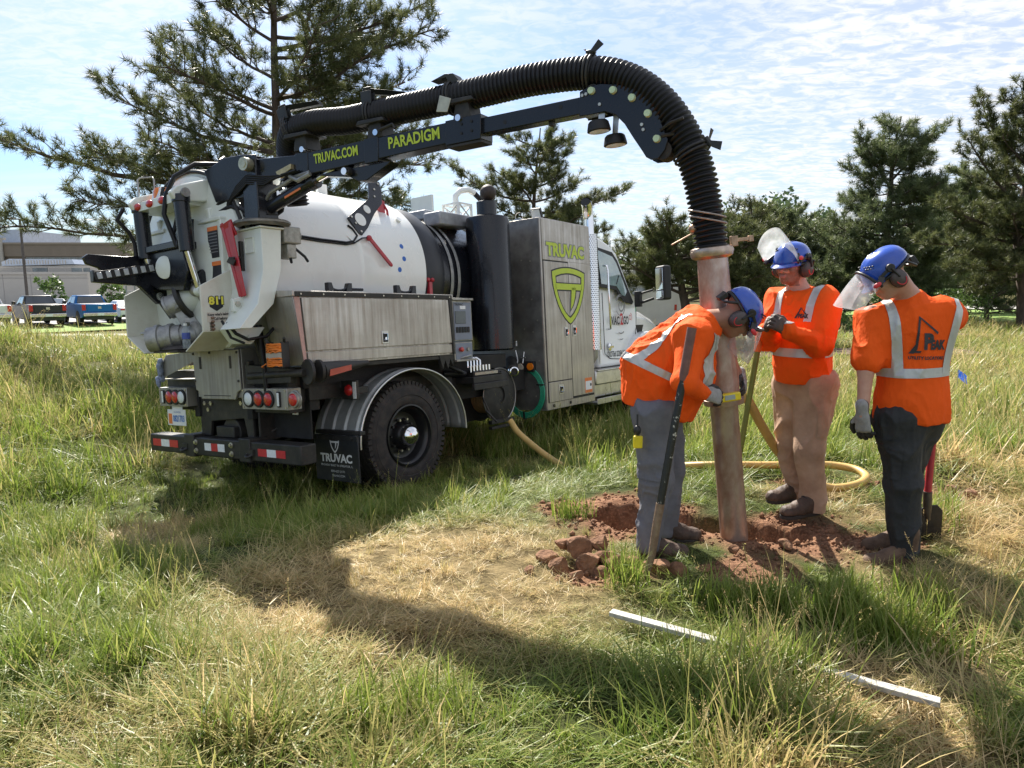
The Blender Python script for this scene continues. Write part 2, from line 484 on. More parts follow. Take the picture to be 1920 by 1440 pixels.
# ------------------------------------------------------------------ grass
def grass_material():
    m = bpy.data.materials.new('grass_blade'); m.use_nodes = True
    nt = m.node_tree; N, L = nt.nodes, nt.links
    N.remove(N['Principled BSDF'])
    def attr(name):
        a = N.new('ShaderNodeAttribute'); a.attribute_name = name; a.attribute_type = 'INSTANCER'; return a.outputs['Fac']
    def geo(name):
        a = N.new('ShaderNodeAttribute'); a.attribute_name = name; return a.outputs['Fac']
    def mix(f, a, c):
        x = N.new('ShaderNodeMix'); x.data_type = 'RGBA'
        L.new(f, x.inputs['Factor'])
        for k, q in (('A', a), ('B', c)):
            if isinstance(q, tuple): x.inputs[k].default_value = lin(q)
            else: L.new(q, x.inputs[k])
        return x.outputs['Result']
    tn = N.new('ShaderNodeMath'); tn.operation = 'MULTIPLY_ADD'; L.new(geo('bd'), tn.inputs[0]); tn.inputs[1].default_value = .8; tn.inputs[2].default_value = -.4
    ts = N.new('ShaderNodeMath'); ts.operation = 'ADD'; ts.use_clamp = True; L.new(attr('tone'), ts.inputs[0]); L.new(tn.outputs[0], ts.inputs[1]); rnd = ts.outputs[0]
    g = mix(rnd, (.045, .112, .009), (.20, .285, .030))
    g = mix(geo('bl'), g, (.25, .31, .06))
    d = mix(rnd, (.50, .34, .15), (.82, .64, .35))
    d = mix(geo('bl'), d, (.64, .47, .24))
    add = N.new('ShaderNodeMath'); add.operation = 'ADD'; add.use_clamp = True
    mu = N.new('ShaderNodeMath'); mu.operation = 'MULTIPLY_ADD'; L.new(geo('bd'), mu.inputs[0]); mu.inputs[1].default_value = .75; mu.inputs[2].default_value = -.50
    L.new(attr('dry'), add.inputs[0]); L.new(mu.outputs[0], add.inputs[1])
    c = mix(add.outputs[0], g, d)
    pr = N.new('ShaderNodeBsdfPrincipled'); pr.inputs['Roughness'].default_value = .42; pr.inputs['Specular IOR Level'].default_value = .35
    L.new(c, pr.inputs['Base Color'])
    tr = N.new('ShaderNodeBsdfTranslucent'); L.new(c, tr.inputs[0])
    ms = N.new('ShaderNodeMixShader'); ms.inputs[0].default_value = .45
    L.new(pr.outputs[0], ms.inputs[1]); L.new(tr.outputs[0], ms.inputs[2]); L.new(ms.outputs[0], N['Material Output'].inputs[0])
    return m
GRASS_M = grass_material()
def tuft(kind, nb, seed):
    """one clump of blades; kind: up, lodged, mat, seed"""
    r = np.random.default_rng(seed); V, F, BL, BD = [], [], [], []
    SEG = 4
    for b in range(nb):
        rad = r.uniform(0, .15) if kind != 'mat' else r.uniform(0, .24)
        a0 = r.uniform(0, 2 * PI); p = np.array([rad * math.cos(a0), rad * math.sin(a0), -.02])
        if kind == 'up':
            ln = r.uniform(.14, .40); az = r.uniform(0, 2 * PI); tilt = abs(r.normal(.15, .2)); bend = r.uniform(.2, 1.1); w = r.uniform(.0030, .0078)
        elif kind == 'lodged':
            ln = r.uniform(.15, .44); az = r.normal(0, 1.05); tilt = r.uniform(.5, 1.25); bend = r.uniform(.5, 1.1); w = r.uniform(.0030, .0062)
        elif kind == 'mat':
            ln = r.uniform(.12, .36); az = r.normal(0, 1.5); tilt = r.uniform(.95, 1.55); bend = r.uniform(-.2, .5); w = r.uniform(.0024, .0050); p[2] = r.uniform(0, .085)
        else:
            ln = r.uniform(.40, .72); az = r.uniform(0, 2 * PI); tilt = abs(r.normal(.2, .2)); bend = r.uniform(.1, .6); w = r.uniform(.0016, .0026)
        side = np.array([-math.sin(az), math.cos(az), 0]); tw = r.uniform(-.9, .9)
        side = side * math.cos(tw) + np.array([0, 0, 1]) * math.sin(tw) * .6 + np.array([math.cos(az), math.sin(az), 0]) * math.sin(tw) * .6
        base = len(V); th = tilt; q = p.copy(); bd = r.uniform(0, 1)
        for s_ in range(SEG + 1):
            k = s_ / SEG
            ww = w * (1 - k ** 2.2) if kind != 'seed' else w
            if s_ < SEG:
                V += [q - side * ww, q + side * ww]; BL += [k, k]; BD += [bd, bd]
            else:
                V.append(q.copy()); BL.append(1.0); BD.append(bd)
            d = np.array([math.sin(th) * math.cos(az), math.sin(th) * math.sin(az), math.cos(th)])
            q = q + d * ln / SEG
            if kind in ('lodged', 'mat', 'up') and q[2] < .012 and s_ > 0: q[2] = r.uniform(.012, .06)
            th += bend / SEG
        for s_ in range(SEG - 1):
            i = base + 2 * s_; F += [(i, i + 1, i + 3), (i, i + 3, i + 2)]
        i = base + 2 * (SEG - 1); F.append((i, i + 1, i + 2))
        if kind == 'seed':
            tip = V[-1]; d = d / np.linalg.norm(d)
            for j in range(26):
                k = r.uniform(0, 1); c = tip - d * (.13 * k) ; a = r.uniform(0, 2 * PI); o = np.array([math.cos(a), math.sin(a), .5]) * r.uniform(.003, .004 + .02 * k)
                c = c + o; i = len(V); e = r.normal(0, 1, 3) * .0045; g = r.normal(0, 1, 3) * .0016
                V += [c - e * .5, c + e * .5 + d * .005, c + g]; F.append((i, i + 1, i + 2)); BL += [1, 1, 1]; BD += [.85, .85, .85]
    me = bpy.data.meshes.new('grass_tuft')
    me.from_pydata([list(map(float, v)) for v in V], [], F); me.materials.append(GRASS_M)
    for an, av in (('bl', BL), ('bd', BD)):
        a = me.attributes.new(an, 'FLOAT', 'POINT'); a.data.foreach_set('value', np.asarray(av, np.float32))
    return me
def grass_field(name, P, rot, scl, idx, dry, tone, meshes, label):
    me = bpy.data.meshes.new(name)
    me.vertices.add(len(P)); me.vertices.foreach_set('co', np.asarray(P, np.float32).ravel())
    for an, av, ty, key in (('rot', rot, 'FLOAT_VECTOR', 'vector'), ('scl', scl, 'FLOAT_VECTOR', 'vector'), ('dry', dry, 'FLOAT', 'value'), ('tone', tone, 'FLOAT', 'value'), ('idx', idx, 'INT', 'value')):
        a = me.attributes.new(an, ty, 'POINT')
        a.data.foreach_set(key, np.ascontiguousarray(av, np.int32 if ty == 'INT' else np.float32).ravel())
    o = bpy.data.objects.new(name, me); COL.objects.link(o)
    ng = bpy.data.node_groups.new(name, 'GeometryNodeTree')
    ng.interface.new_socket('Geometry', in_out='INPUT', socket_type='NodeSocketGeometry')
    ng.interface.new_socket('Geometry', in_out='OUTPUT', socket_type='NodeSocketGeometry')
    N, L = ng.nodes, ng.links
    gi = N.new('NodeGroupInput'); go = N.new('NodeGroupOutput')
    iop = N.new('GeometryNodeInstanceOnPoints')
    g2i = N.new('GeometryNodeGeometryToInstance')
    for q in meshes[::-1]:
        ob = bpy.data.objects.new('grass_tuft', q)
        oi = N.new('GeometryNodeObjectInfo'); oi.inputs['Object'].default_value = ob
        oi.inputs['As Instance'].default_value = True
        L.new(oi.outputs['Geometry'], g2i.inputs[0])
    def na(n, t):
        a = N.new('GeometryNodeInputNamedAttribute'); a.data_type = t; a.inputs['Name'].default_value = n; return a.outputs['Attribute']
    iop.inputs['Pick Instance'].default_value = True
    L.new(gi.outputs[0], iop.inputs['Points']); L.new(g2i.outputs[0], iop.inputs['Instance'])
    L.new(na('idx', 'INT'), iop.inputs['Instance Index'])
    e2r = N.new('FunctionNodeEulerToRotation'); L.new(na('rot', 'FLOAT_VECTOR'), e2r.inputs[0]); L.new(e2r.outputs[0], iop.inputs['Rotation'])
    L.new(na('scl', 'FLOAT_VECTOR'), iop.inputs['Scale'])
    L.new(iop.outputs[0], go.inputs[0])
    md = o.modifiers.new('grass', 'NODES'); md.node_group = ng
    return tag(o, label, 'grass', kind='stuff')
def scatter_grass():
    KINDS = ['up'] * 4 + ['lodged'] * 4 + ['mat'] * 4 + ['seed'] * 3
    meshes = [tuft(k, {'up': 36, 'lodged': 40, 'mat': 46, 'seed': 6}[k], 100 + i) for i, k in enumerate(KINDS)]
    XS, YS, DS = [], [], []
    r = np.random.default_rng(3)
    for r0, r1, dens in ((.9, 3.2, 250), (3.2, 6, 190), (6, 9, 85), (9, 14, 34), (14, 24, 17), (24, 42, 7.0)):
        ang = math.radians(46)
        n = int(dens * ang * (r1 * r1 - r0 * r0))
        rr = np.sqrt(r.uniform(r0 * r0, r1 * r1, n)); aa = r.uniform(-ang, ang, n)
        XS.append(rr * np.sin(aa)); YS.append(rr * np.cos(aa)); DS.append(rr)
    X, Y, D = map(np.concatenate, (XS, YS, DS))
    keep = ~((X < -8) & (Y > 33.5)) & ~((Y > 30) & (X < -3))
    dirt = dirt_mask(X, Y); td = trench_d(X, Y)
    clump = fbm(X * 2.1, Y * 2.1, 88); keep &= r.uniform(0, 1, len(X)) < np.where(D < 9, np.clip((clump - .28) * 4.0, .34, 1), 1)
    keep &= (r.uniform(0, 1, len(X)) > dirt * 1.35) & (td > .03)
    keep &= ~((X > 6) & (Y > 26.5)) & ~((X > 4.9) & (X < 10.6) & (Y > 16.1) & (Y < 17.4)) & ~((X > 10.4) & (X < 13.8) & (Y > 21.3) & (Y < 25.6))
    X, Y, D, dirt, td = X[keep], Y[keep], D[keep], dirt[keep], td[keep]
    n = len(X); dry = dry_mask(X, Y)
    worked = np.maximum(np.clip(1.3 - np.hypot((X - .6) / 2.6, (Y - 4.4) / 1.4), 0, 1), np.clip((1.15 - np.hypot((X + .5) / 1.5, (Y - 3.7) / 1.25)) * 2.2, 0, 1))       # trampled by the crew
    kn = fbm(X * .9, Y * .9, 77); u = r.uniform(0, 1, n)
    pmat = np.clip(np.where(Y < 3.4, .34, .20) + .95 * worked + .6 * dry * (Y < 6) + (kn - .5) * 1.2, 0, .94)
    pmat = np.where(Y > 7.5, pmat * .12, pmat)
    plod = np.where(Y > 8, .25, np.where(Y < 3.4, .78, .62))
    kind = np.where(u < pmat, 2, np.where(r.uniform(0, 1, n) < plod, 1, 0))
    seedp = np.where(Y > 8, .22, .085 * (1 - worked) + .010) 
    kind = np.where(r.uniform(0, 1, n) < seedp, 3, kind)
    idx = np.where(kind == 3, 12 + r.integers(0, 3, n), kind * 4 + r.integers(0, 4, n))
    flow = fbm(X * .5, Y * .5, 91) * 4 * PI + r.normal(0, 1.2, n)
    rot = np.stack([r.normal(0, .10, n), r.normal(0, .10, n), np.where((kind == 1) | (kind == 2), flow, r.uniform(0, 6.28, n))], -1)
    bd_a, bd_d = np.array([.465, 3.15]), np.array([1.12, -.72]) / 1.3315
    bt_ = (X - bd_a[0]) * bd_d[0] + (Y - bd_a[1]) * bd_d[1]; bdist = np.abs((X - bd_a[0]) * -bd_d[1] + (Y - bd_a[1]) * bd_d[0])
    nearb = (bdist < .20) & (bt_ > -.1) & (bt_ < 1.45) & ~((bt_ > .60) & (bt_ < .95))
    kind = np.where(nearb & (kind != 2), 2, kind); idx = np.where(nearb & (idx < 8), 8 + idx % 4, np.where(nearb & (idx >= 12), 8 + idx % 4, idx))
    far = np.clip((D - 5) / 25, 0, 1)
    hs = .45 + .95 * np.clip(fbm(X * 1.3, Y * 1.3, 55) * 1.5 - .25, 0, 1)
    sc = r.uniform(.75, 1.2, n) * (1 + far * 1.1) * hs * np.where(kind == 2, .9, 1)
    sc = sc * np.where((X > -3.8) & (X < 3.2) & (Y > 3.2) & (Y < 8.0), np.where(Y < 6.2, .72, .66), 1.0)
    sc = np.where(td < .5, sc * .62, sc)
    sc = np.where(nearb, sc * .55, sc)
    sc = np.where((Y < 3.4) & ~nearb, sc * .68, sc); sc = sc * (1 - .38 * worked)
    sc = np.where((np.hypot((X + 1.6) / 2.2, (Y - 7.0) / 1.6) < 1) & (Y < 8.2), sc * .62, sc)
    sz = sc * np.where(Y > 9, .92 / (1 + far * .55), 1.0) * np.where(D < 1.9, .7, 1)
    sz = np.where((X > 4) & (Y > 10), sz * .75, sz)
    scl = np.stack([sc, sc, sz], -1)
    Z = height(X, Y)
    tone = np.clip(r.normal(.45, .22, n) + (fbm(X * .45, Y * .45, 61) - .5) * 1.3, 0, 1)
    dryv = np.clip(dry + (kind == 3) * .35 + r.normal(0, .12, n), 0, 1)
    P = np.stack([X, Y, Z], -1)
    ex = [(cx + r.normal(0, sx), cy + r.normal(0, sy)) for cx, cy, sx, sy, k in ((.60, 3.62, .04, .04, 6), (1.30, 3.22, .12, .06, 15), (1.62, 3.18, .12, .07, 13), (1.95, 3.30, .10, .08, 8), (.95, 3.28, .10, .06, 7), (.45, 4.72, .10, .05, 5), (2.75, 4.45, .15, .1, 9), (1.10, 2.67, .10, .05, 16), (.98, 2.78, .07, .04, 8), (1.75, 2.9, .12, .1, 10), (-1.7, 3.0, .15, .12, 10), (-.4, 2.45, .2, .1, 10)) for _ in range(k)]
    ex = np.array(ex); m_ = len(ex); es = r.uniform(.5, .85, m_)
    P = np.vstack([P, np.column_stack([ex, height(ex[:, 0], ex[:, 1])])]); rot = np.vstack([rot, np.column_stack([r.normal(0, .1, (m_, 2)), r.uniform(0, 6.28, m_)])]); scl = np.vstack([scl, np.repeat(es[:, None], 3, 1)])
    idx = np.r_[idx, r.integers(0, 4, m_)]; dryv = np.r_[dryv, np.zeros(m_)]; tone = np.r_[tone, r.uniform(.2, .7, m_)]
    grass_field('grass', P, rot, scl, idx, dryv, tone, meshes, 'long green and straw coloured meadow grass, trampled flat in places')
scatter_grass()
# ------------------------------------------------------------------ trees
BARK = mat('pine_bark', (.085, .062, .048), .9, 0, .35, 9, .6, 14, stretch=(1, 1, .35))
def leaf_mat(name, c1, c2, transl, rough=.45):
    m = bpy.data.materials.new(name); m.use_nodes = True
    nt = m.node_tree; N, L = nt.nodes, nt.links; b = N['Principled BSDF']
    b.inputs['Roughness'].default_value = rough; b.inputs['Specular IOR Level'].default_value = .4
    a = N.new('ShaderNodeAttribute'); a.attribute_name = 'tone'
    mx = N.new('ShaderNodeMix'); mx.data_type = 'RGBA'; L.new(a.outputs['Fac'], mx.inputs['Factor'])
    mx.inputs['A'].default_value = lin(c1); mx.inputs['B'].default_value = lin(c2)
    L.new(mx.outputs['Result'], b.inputs['Base Color'])
    t = N.new('ShaderNodeBsdfTranslucent'); L.new(mx.outputs['Result'], t.inputs[0])
    ms = N.new('ShaderNodeMixShader'); ms.inputs[0].default_value = transl
    L.new(b.outputs[0], ms.inputs[1]); L.new(t.outputs[0], ms.inputs[2]); L.new(ms.outputs[0], N['Material Output'].inputs[0])
    return m
NEEDLE = leaf_mat('pine_needles', (.050, .070, .022), (.185, .195, .075), .38)
NEEDLE2 = leaf_mat('dense_needles', (.065, .095, .040), (.21, .24, .105), .40)
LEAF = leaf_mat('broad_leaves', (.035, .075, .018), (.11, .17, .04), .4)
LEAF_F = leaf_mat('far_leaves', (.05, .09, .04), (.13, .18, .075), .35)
def needles(P, D, n, ln, w, r):
    """thin needles radiating from twig ends P along D"""
    k = len(P); P = np.repeat(P, n, 0); D = np.repeat(D, n, 0); N_ = len(P)
    rd = r.normal(0, 1, (N_, 3)); rd -= D * (rd * D).sum(1)[:, None]; rd /= np.linalg.norm(rd, axis=1)[:, None] + 1e-9
    f = r.uniform(.15, .95, N_)[:, None]
    d = D * f + rd * np.sqrt(1 - f * f); d[:, 2] += .12; d /= np.linalg.norm(d, axis=1)[:, None]
    b = P - D * r.uniform(0, 1.35 * ln, N_)[:, None]
    L_ = (ln * r.uniform(.7, 1.15, N_))[:, None]
    s = np.cross(d, r.normal(0, 1, (N_, 3))); s /= np.linalg.norm(s, axis=1)[:, None] + 1e-9
    V = np.stack([b - s * w / 2, b + s * w / 2, b + d * L_], 1).reshape(-1, 3)
    F = np.arange(N_ * 3).reshape(-1, 3)
    tone = np.clip(np.repeat(r.normal(.42, .22, k), n) + r.normal(0, .18, N_), 0, 1)
    return V, F, np.repeat(tone, 3)
def limb_path(p0, p1, sag, n, r):
    t = np.linspace(0, 1, n)[:, None]; p0, p1 = np.asarray(p0, float), np.asarray(p1, float)
    P = p0 + (p1 - p0) * t; P[:, 2] -= sag * np.sin(np.pi * t[:, 0]) * (1 - .15 * t[:, 0])
    L_ = np.linalg.norm(p1 - p0)
    P[1:] += np.cumsum(r.normal(0, .012 * L_, (n - 1, 3)), 0) * np.linspace(.3, 1, n - 1)[:, None]
    return P
def pine(name, base, top_z, tr, limbs, label, seed, ln=.13, w=.0075, nn=38, dens=1.0, trunkpts=None, mat_=None, group='pine trees', blen=1.0, up=.25, spacing=.20):
    r = np.random.default_rng(seed); base = np.asarray(base, float)
    root = empty(name, tuple(base), label=label, cat='pine tree', group=group)
    tp = np.array(trunkpts, float) if trunkpts is not None else np.array([base + [0, 0, -.3], base + [r.normal(0, .1), 0, (top_z - base[2]) * .4], base + [r.normal(0, .15), 0, (top_z - base[2]) * .8], [base[0] + r.normal(0, .2), base[1], top_z]])
    tz = tp[:, 2]
    q = np.linspace(tz[0], tz[-1], 22); tpath = np.stack([np.interp(q, tz, tp[:, 0]) + r.normal(0, .012, 22), np.interp(q, tz, tp[:, 1]), q], -1)
    rad = tr * (1 - .88 * np.linspace(0, 1, 22) ** 1.1)
    tb = MB(); tb.tube(tpath - base, rad, 9); tb.build('trunk', BARK, root, 0, 60)
    TP, TD = [], []; tw = MB(); lm = MB()
    for (za, end, sag, rad_) in limbs:
        p0 = np.array([np.interp(za, q, tpath[:, 0]), np.interp(za, q, tpath[:, 1]), za]); end = np.asarray(end, float)
        P = limb_path(p0, end, sag, 12, r); L_ = np.linalg.norm(end - p0)
        lm.tube(P - base, rad_ * (1 - .8 * np.linspace(0, 1, 12)), 6)
        ax = (end - p0) / L_; sd_ = np.cross(ax, [0, 0, 1.0]); sd_ /= np.linalg.norm(sd_) + 1e-9
        cnt = max(4, int(L_ / spacing * dens))
        for j in range(cnt):
            t = .16 + .84 * (j + r.uniform(0, .8)) / cnt; t = min(t, 1)
            c = np.array([np.interp(t * 11, np.arange(12), P[:, k]) for k in range(3)])
            s = 1 if j % 2 else -1
            bl = blen * r.uniform(.5, 1.1) * (1.05 - .62 * t) * min(1.1, .32 * L_ + .35)
            d = ax * r.uniform(.25, .9) + sd_ * s * r.uniform(.2, 1.0) + np.array([0, 0, r.normal(up, .42)]); d /= np.linalg.norm(d)
            e = c + d * bl; m_ = c + d * bl * .5 + r.normal(0, .03, 3)
            tw.tube(np.array([c, m_, e]) - base, [.014, .009, .005], 4, caps=False)
            nt_ = max(2, int(round(bl / .15)))
            for a in range(nt_):
                tt = 1 - a / nt_ * .85
                pp = c + d * bl * tt; dd = d + r.normal(0, .55, 3) * (a > 0) + np.array([0, 0, .30]); dd /= np.linalg.norm(dd)
                off = dd * (r.uniform(.05, .30) if a else 0) + r.normal(0, .05, 3) * (a > 0)
                TP.append(pp + off); TD.append(dd)
    lm.build('limbs', BARK, root, 0, 60); tw.build('twigs', BARK, root, 0, 0)
    V, F, T = needles(np.array(TP), np.array(TD), nn, ln, w, r)
    raw_mesh('crown', V - base, F, mat_ or NEEDLE, root, attrs={'tone': T})
    return root
def rlimbs(base, z0, z1, n, l0, l1, rise, seed, prof=None):
    """random whorled limbs: length from l0 (low) to l1 (top)"""
    r = np.random.default_rng(seed); out = []
    for i in range(n):
        k = (i + r.uniform(0, .8)) / n; z = z0 + (z1 - z0) * k
        L_ = (l0 + (l1 - l0) * k if prof is None else l0 * np.interp(k, *prof)) * r.uniform(.65, 1.15); a = i * 2.4 + r.uniform(-.5, .5)
        out.append((z, (base[0] + L_ * math.cos(a), base[1] + L_ * math.sin(a) * .9, z + L_ * (rise + .35 * k) + r.normal(0, .15)), r.uniform(.0, .12) * L_, .018 + .016 * L_))
    return out
# the big pine behind the tank: its limbs laid out one by one (attachment height, tip, sag, thickness)
B0 = (-4.85, 15.0, -.9)
big = [(3.72, (-10.4, 14.2, 4.70), .55, .085), (4.15, (-7.95, 14.3, 5.15), .20, .06), (4.35, (-7.2, 15.8, 5.7), .2, .05), (5.0, (-6.75, 14.6, 6.15), .15, .045), (5.6, (-6.6, 15.6, 6.9), .1, .04), (6.3, (-6.3, 14.5, 7.5), .1, .035),
       (2.62, (-9.75, 13.6, 2.85), .25, .065), (2.9, (-7.9, 13.2, 3.0), .15, .04), (4.62, (-2.05, 14.6, 5.35), .18, .075), (4.75, (-2.2, 15.9, 4.7), .1, .05), (5.5, (-1.55, 14.7, 6.45), .15, .06), (6.15, (-1.9, 15.3, 7.05), .1, .05), (6.7, (-2.6, 14.8, 7.8), .1, .04),
       (3.9, (-1.75, 14.4, 3.65), -.1, .06), (3.55, (-2.35, 14.2, 2.75), -.12, .05), (3.3, (-2.0, 15.6, 3.1), -.1, .045), (4.3, (-2.3, 13.6, 4.3), .1, .05), (5.2, (-3.3, 13.2, 5.9), .1, .04), (4.9, (-5.9, 12.9, 5.4), .1, .045), (3.8, (-6.3, 12.8, 4.0), .15, .045),
       (5.3, (-4.1, 17.6, 6.0), .1, .05), (4.2, (-5.6, 17.8, 4.6), .2, .05), (7.0, (-5.9, 15.2, 8.1), .1, .04), (7.4, (-3.3, 15.2, 8.4), .1, .03), (6.6, (-4.4, 13.2, 7.4), .1, .035), (6.0, (-3.0, 16.2, 6.6), .1, .04), (3.4, (-4.2, 12.9, 3.3), .1, .04), (8.2, (-5.4, 14.6, 9.2), .05, .03), (8.4, (-4.0, 15.4, 9.4), .05, .03),
       (3.85, (-8.0, 13.9, 4.05), .35, .05), (5.2, (-2.6, 13.8, 5.6), .1, .05), (6.4, (-2.6, 15.9, 6.9), .1, .04), (5.0, (-2.9, 16.4, 5.5), .1, .05), (6.9, (-5.4, 15.9, 7.3), .1, .04), (4.0, (-2.9, 15.6, 3.9), 0, .05)]
pine('pine_tree', B0, 9.8, .155, big, 'tall open pine behind the white tank with one long limb reaching far left', 11, nn=54, dens=1.65, ln=.165, w=.0105, blen=1.15, trunkpts=[(-4.85, 15, -1.2), (-4.80, 15, 3.6), (-4.74, 15, 6.5), (-4.62, 15, 9.8)], spacing=.185)
mp = (.95, 26.0, -1.0)
ml = rlimbs(mp, 1.2, 6.3, 26, 2.5, 1.3, .16, 21) + [(4.4, (-2.1, 25.4, 5.6), .35, .05), (4.0, (3.9, 25.5, 4.7), .3, .06), (3.3, (3.4, 26, 3.4), .2, .06), (2.6, (-1.4, 25.5, 3.1), .2, .05), (5.3, (1.5, 26, 7.0), 0, .04)]
pine('pine_tree', mp, 6.9, .16, ml, 'rounded pine rising above the steel cabinet and the exhaust stack', 12, ln=.20, w=.016, nn=50, dens=2.0, spacing=.22, trunkpts=[(.9, 26, -1.2), (1.15, 26, 2.2), (.75, 26, 4.4), (1.0, 26, 6.9)])
bp0 = (5.2, 21.0, -.3)
bl_ = rlimbs(bp0, 1.35, 2.7, 22, 2.3, 1.5, .12, 22) + [(1.2, (3.0, 20.2, 2.3), .1, .05), (1.5, (3.9, 20.4, 3.0), .1, .05), (1.6, (5.9, 20.5, 3.2), .1, .05), (1.2, (7.5, 20.3, 2.5), .2, .06), (.8, (8.0, 19.8, 1.3), .15, .06), (1.0, (6.9, 19.4, 1.7), .1, .05), (2.0, (4.6, 20.4, 3.4), .05, .04), (.6, (7.2, 19.4, .7), .1, .05)]
pine('pine_tree', bp0, 2.8, .21, bl_, 'low spreading pine with a leaning dark trunk beside the truck mirror', 13, ln=.18, w=.015, nn=50, dens=2.2, spacing=.2, trunkpts=[(5.25, 21, -.6), (5.15, 21, .6), (4.9, 21, 1.7), (4.7, 21, 2.8)])
p4 = (10.1, 30.0, -.1)
pine('pine_tree', p4, 4.9, .13, rlimbs(p4, .4, 4.7, 36, 3.2, .6, .08, 23), 'thin pine seen beside the lower end of the black hose', 14, ln=.2, w=.02, nn=44, dens=1.8, spacing=.25)
p5 = (16.7, 32.0, 0)
l5 = rlimbs(p5, .5, 8.3, 70, 4.3, .7, .06, 24)
pine('pine_tree', p5, 8.6, .24, l5 + [(5.6, (14.6, 31.6, 7.8), .0, .06), (5.9, (18.4, 31.6, 8.0), 0, .06), (2.3, (12.4, 30.5, 3.6), .3, .07), (2.0, (20, 31, 3.2), .2, .07)], 'dense broad pine with two pointed tops right of centre', 15, ln=.26, w=.024, nn=32, dens=1.6, mat_=NEEDLE2, spacing=.27, blen=1.3)
p6 = (17.3, 24.0, 0)
l6 = [(4.0, (14.6, 23.6, 6.0), .2, .07), (4.6, (15.2, 24.6, 7.4), .1, .06), (5.2, (16.2, 23.8, 7.9), .1, .05), (3.2, (13.9, 23.4, 4.0), .1, .07), (2.6, (14.1, 24.5, 2.9), .1, .06), (2.0, (14.6, 23.0, 2.1), .1, .06), (5.0, (18.6, 23.5, 6.9), .1, .06), (3.4, (20.2, 23.6, 4.4), .1, .07), (2.3, (15.3, 22.2, 2.0), .1, .05), (2.9, (16.0, 22.2, 3.6), .1, .05), (1.7, (15.6, 24.6, 1.3), .0, .05)] + rlimbs(p6, 1.4, 6.9, 36, 3.0, 1.2, .15, 26)
pine('pine_tree', p6, 7.4, .23, l6, 'gnarled pine with a thick bare trunk at the right edge', 16, ln=.19, w=.016, nn=50, dens=1.9, spacing=.22, blen=1.2, trunkpts=[(17.3, 24, -.3), (17.1, 24, 1.5), (16.7, 24, 3.4), (17.2, 24, 7.4)])
p7 = (22.5, 36.0, 0)
pine('pine_tree', p7, 7.2, .22, rlimbs(p7, .5, 6.6, 44, 4.4, 1.4, .1, 27), 'dark pine filling the gap between the two right hand pines', 17, ln=.27, w=.03, nn=40, dens=1.6, mat_=NEEDLE2, spacing=.32, blen=1.2)
p8 = (13.4, 36.0, 0)
pine('pine_tree', p8, 5.0, .2, rlimbs(p8, .3, 4.6, 40, 4.4, 1.5, .08, 28), 'squat dark pine behind the heads of the two standing workers', 18, ln=.27, w=.03, nn=40, dens=1.6, mat_=NEEDLE2, spacing=.30, blen=1.2)
def broadleaf(name, base, h, rad, n, leaf, label, seed, cat='tree', group=None, m=None, trunk_r=.12, z0=.3, squash=1.0, box=None):
    """trunk with limbs; leaf cards in uneven clumps"""
    r = np.random.default_rng(seed); base = np.asarray(base, float)
    root = empty(name, tuple(base), label=label, cat=cat, group=group)
    tb = MB(); tb.tube([(0, 0, -.2), (r.normal(0, .05), 0, h * .4), (r.normal(0, .1), 0, h * .75)], [trunk_r, trunk_r * .7, trunk_r * .3], 7)
    nc = 26; C_ = []
    for i in range(nc):
        a = r.uniform(0, 2 * PI); k = r.uniform(0, 1) ** .5; zz = r.uniform(z0, 1)
        if box: c = np.array([r.uniform(-1, 1) * box[0], r.uniform(-1, 1) * box[1], r.uniform(.1, 1) * h])
        else:
            wd = rad * math.sin(PI * (zz - z0 * .6) / (1.12 - z0 * .6)) ** .6
            c = np.array([math.cos(a) * wd * k, math.sin(a) * wd * k, zz * h])
        C_.append(c)
        if i % 3 == 0 and not box: tb.tube([(0, 0, min(c[2] * .6, h * .7)), c * .6 + np.array([0, 0, c[2] * .25]), c], [trunk_r * .35, trunk_r * .2, .01], 5)
    tb.build('trunk', BARK, root, 0, 60)
    C_ = np.array(C_); ci = r.integers(0, nc, n); cr = rad * r.uniform(.20, .42, nc) * squash
    if box: cr = np.full(nc, min(box[0], h) * .33)
    d = r.normal(0, 1, (n, 3)); d /= np.linalg.norm(d, axis=1)[:, None]
    P = C_[ci] + d * (cr[ci] * r.uniform(.3, 1.05, n) ** .6)[:, None]
    if box: P = np.clip(P, [-box[0] * 1.05, -box[1] * 1.05, .02], [box[0] * 1.05, box[1] * 1.05, h * 1.04])
    nrm = d * .6 + r.normal(0, .7, (n, 3)); nrm /= np.linalg.norm(nrm, axis=1)[:, None]
    u = np.cross(nrm, r.normal(0, 1, (n, 3))); u /= np.linalg.norm(u, axis=1)[:, None]; v = np.cross(nrm, u)
    s = (leaf * r.uniform(.6, 1.3, n))[:, None]
    V = np.stack([P - u * s * .5, P + v * s * .32, P + u * s * .5, P - v * s * .32], 1).reshape(-1, 3)
    tone = np.clip(r.normal(.4, .2, n) + r.normal(0, .2, nc)[ci], 0, 1)
    raw_mesh('crown', V, np.arange(n * 4).reshape(-1, 4), m or LEAF, root, attrs={'tone': np.repeat(tone, 4)})
    return root
FT = [(30, 92, 11.5, 6.0), (36, 98, 12.5, 7), (42.5, 94, 11.8, 7), (24.5, 90, 9.4, 5.5), (50, 90, 11.5, 7), (57, 88, 11, 7), (65, 92, 12, 8), (72, 88, 11, 8), (18, 96, 8.5, 6), (79, 90, 12, 8)]
WORDS = ['second from the left, taller', 'third from the left, tallest', 'fourth, hidden mostly by pines', 'left of the taller trees', 'fifth, behind the two topped pine', 'sixth, behind dark pines', 'seventh, behind right pines', 'eighth, near the right edge', 'leftmost and lowest', 'ninth, outermost on the right']
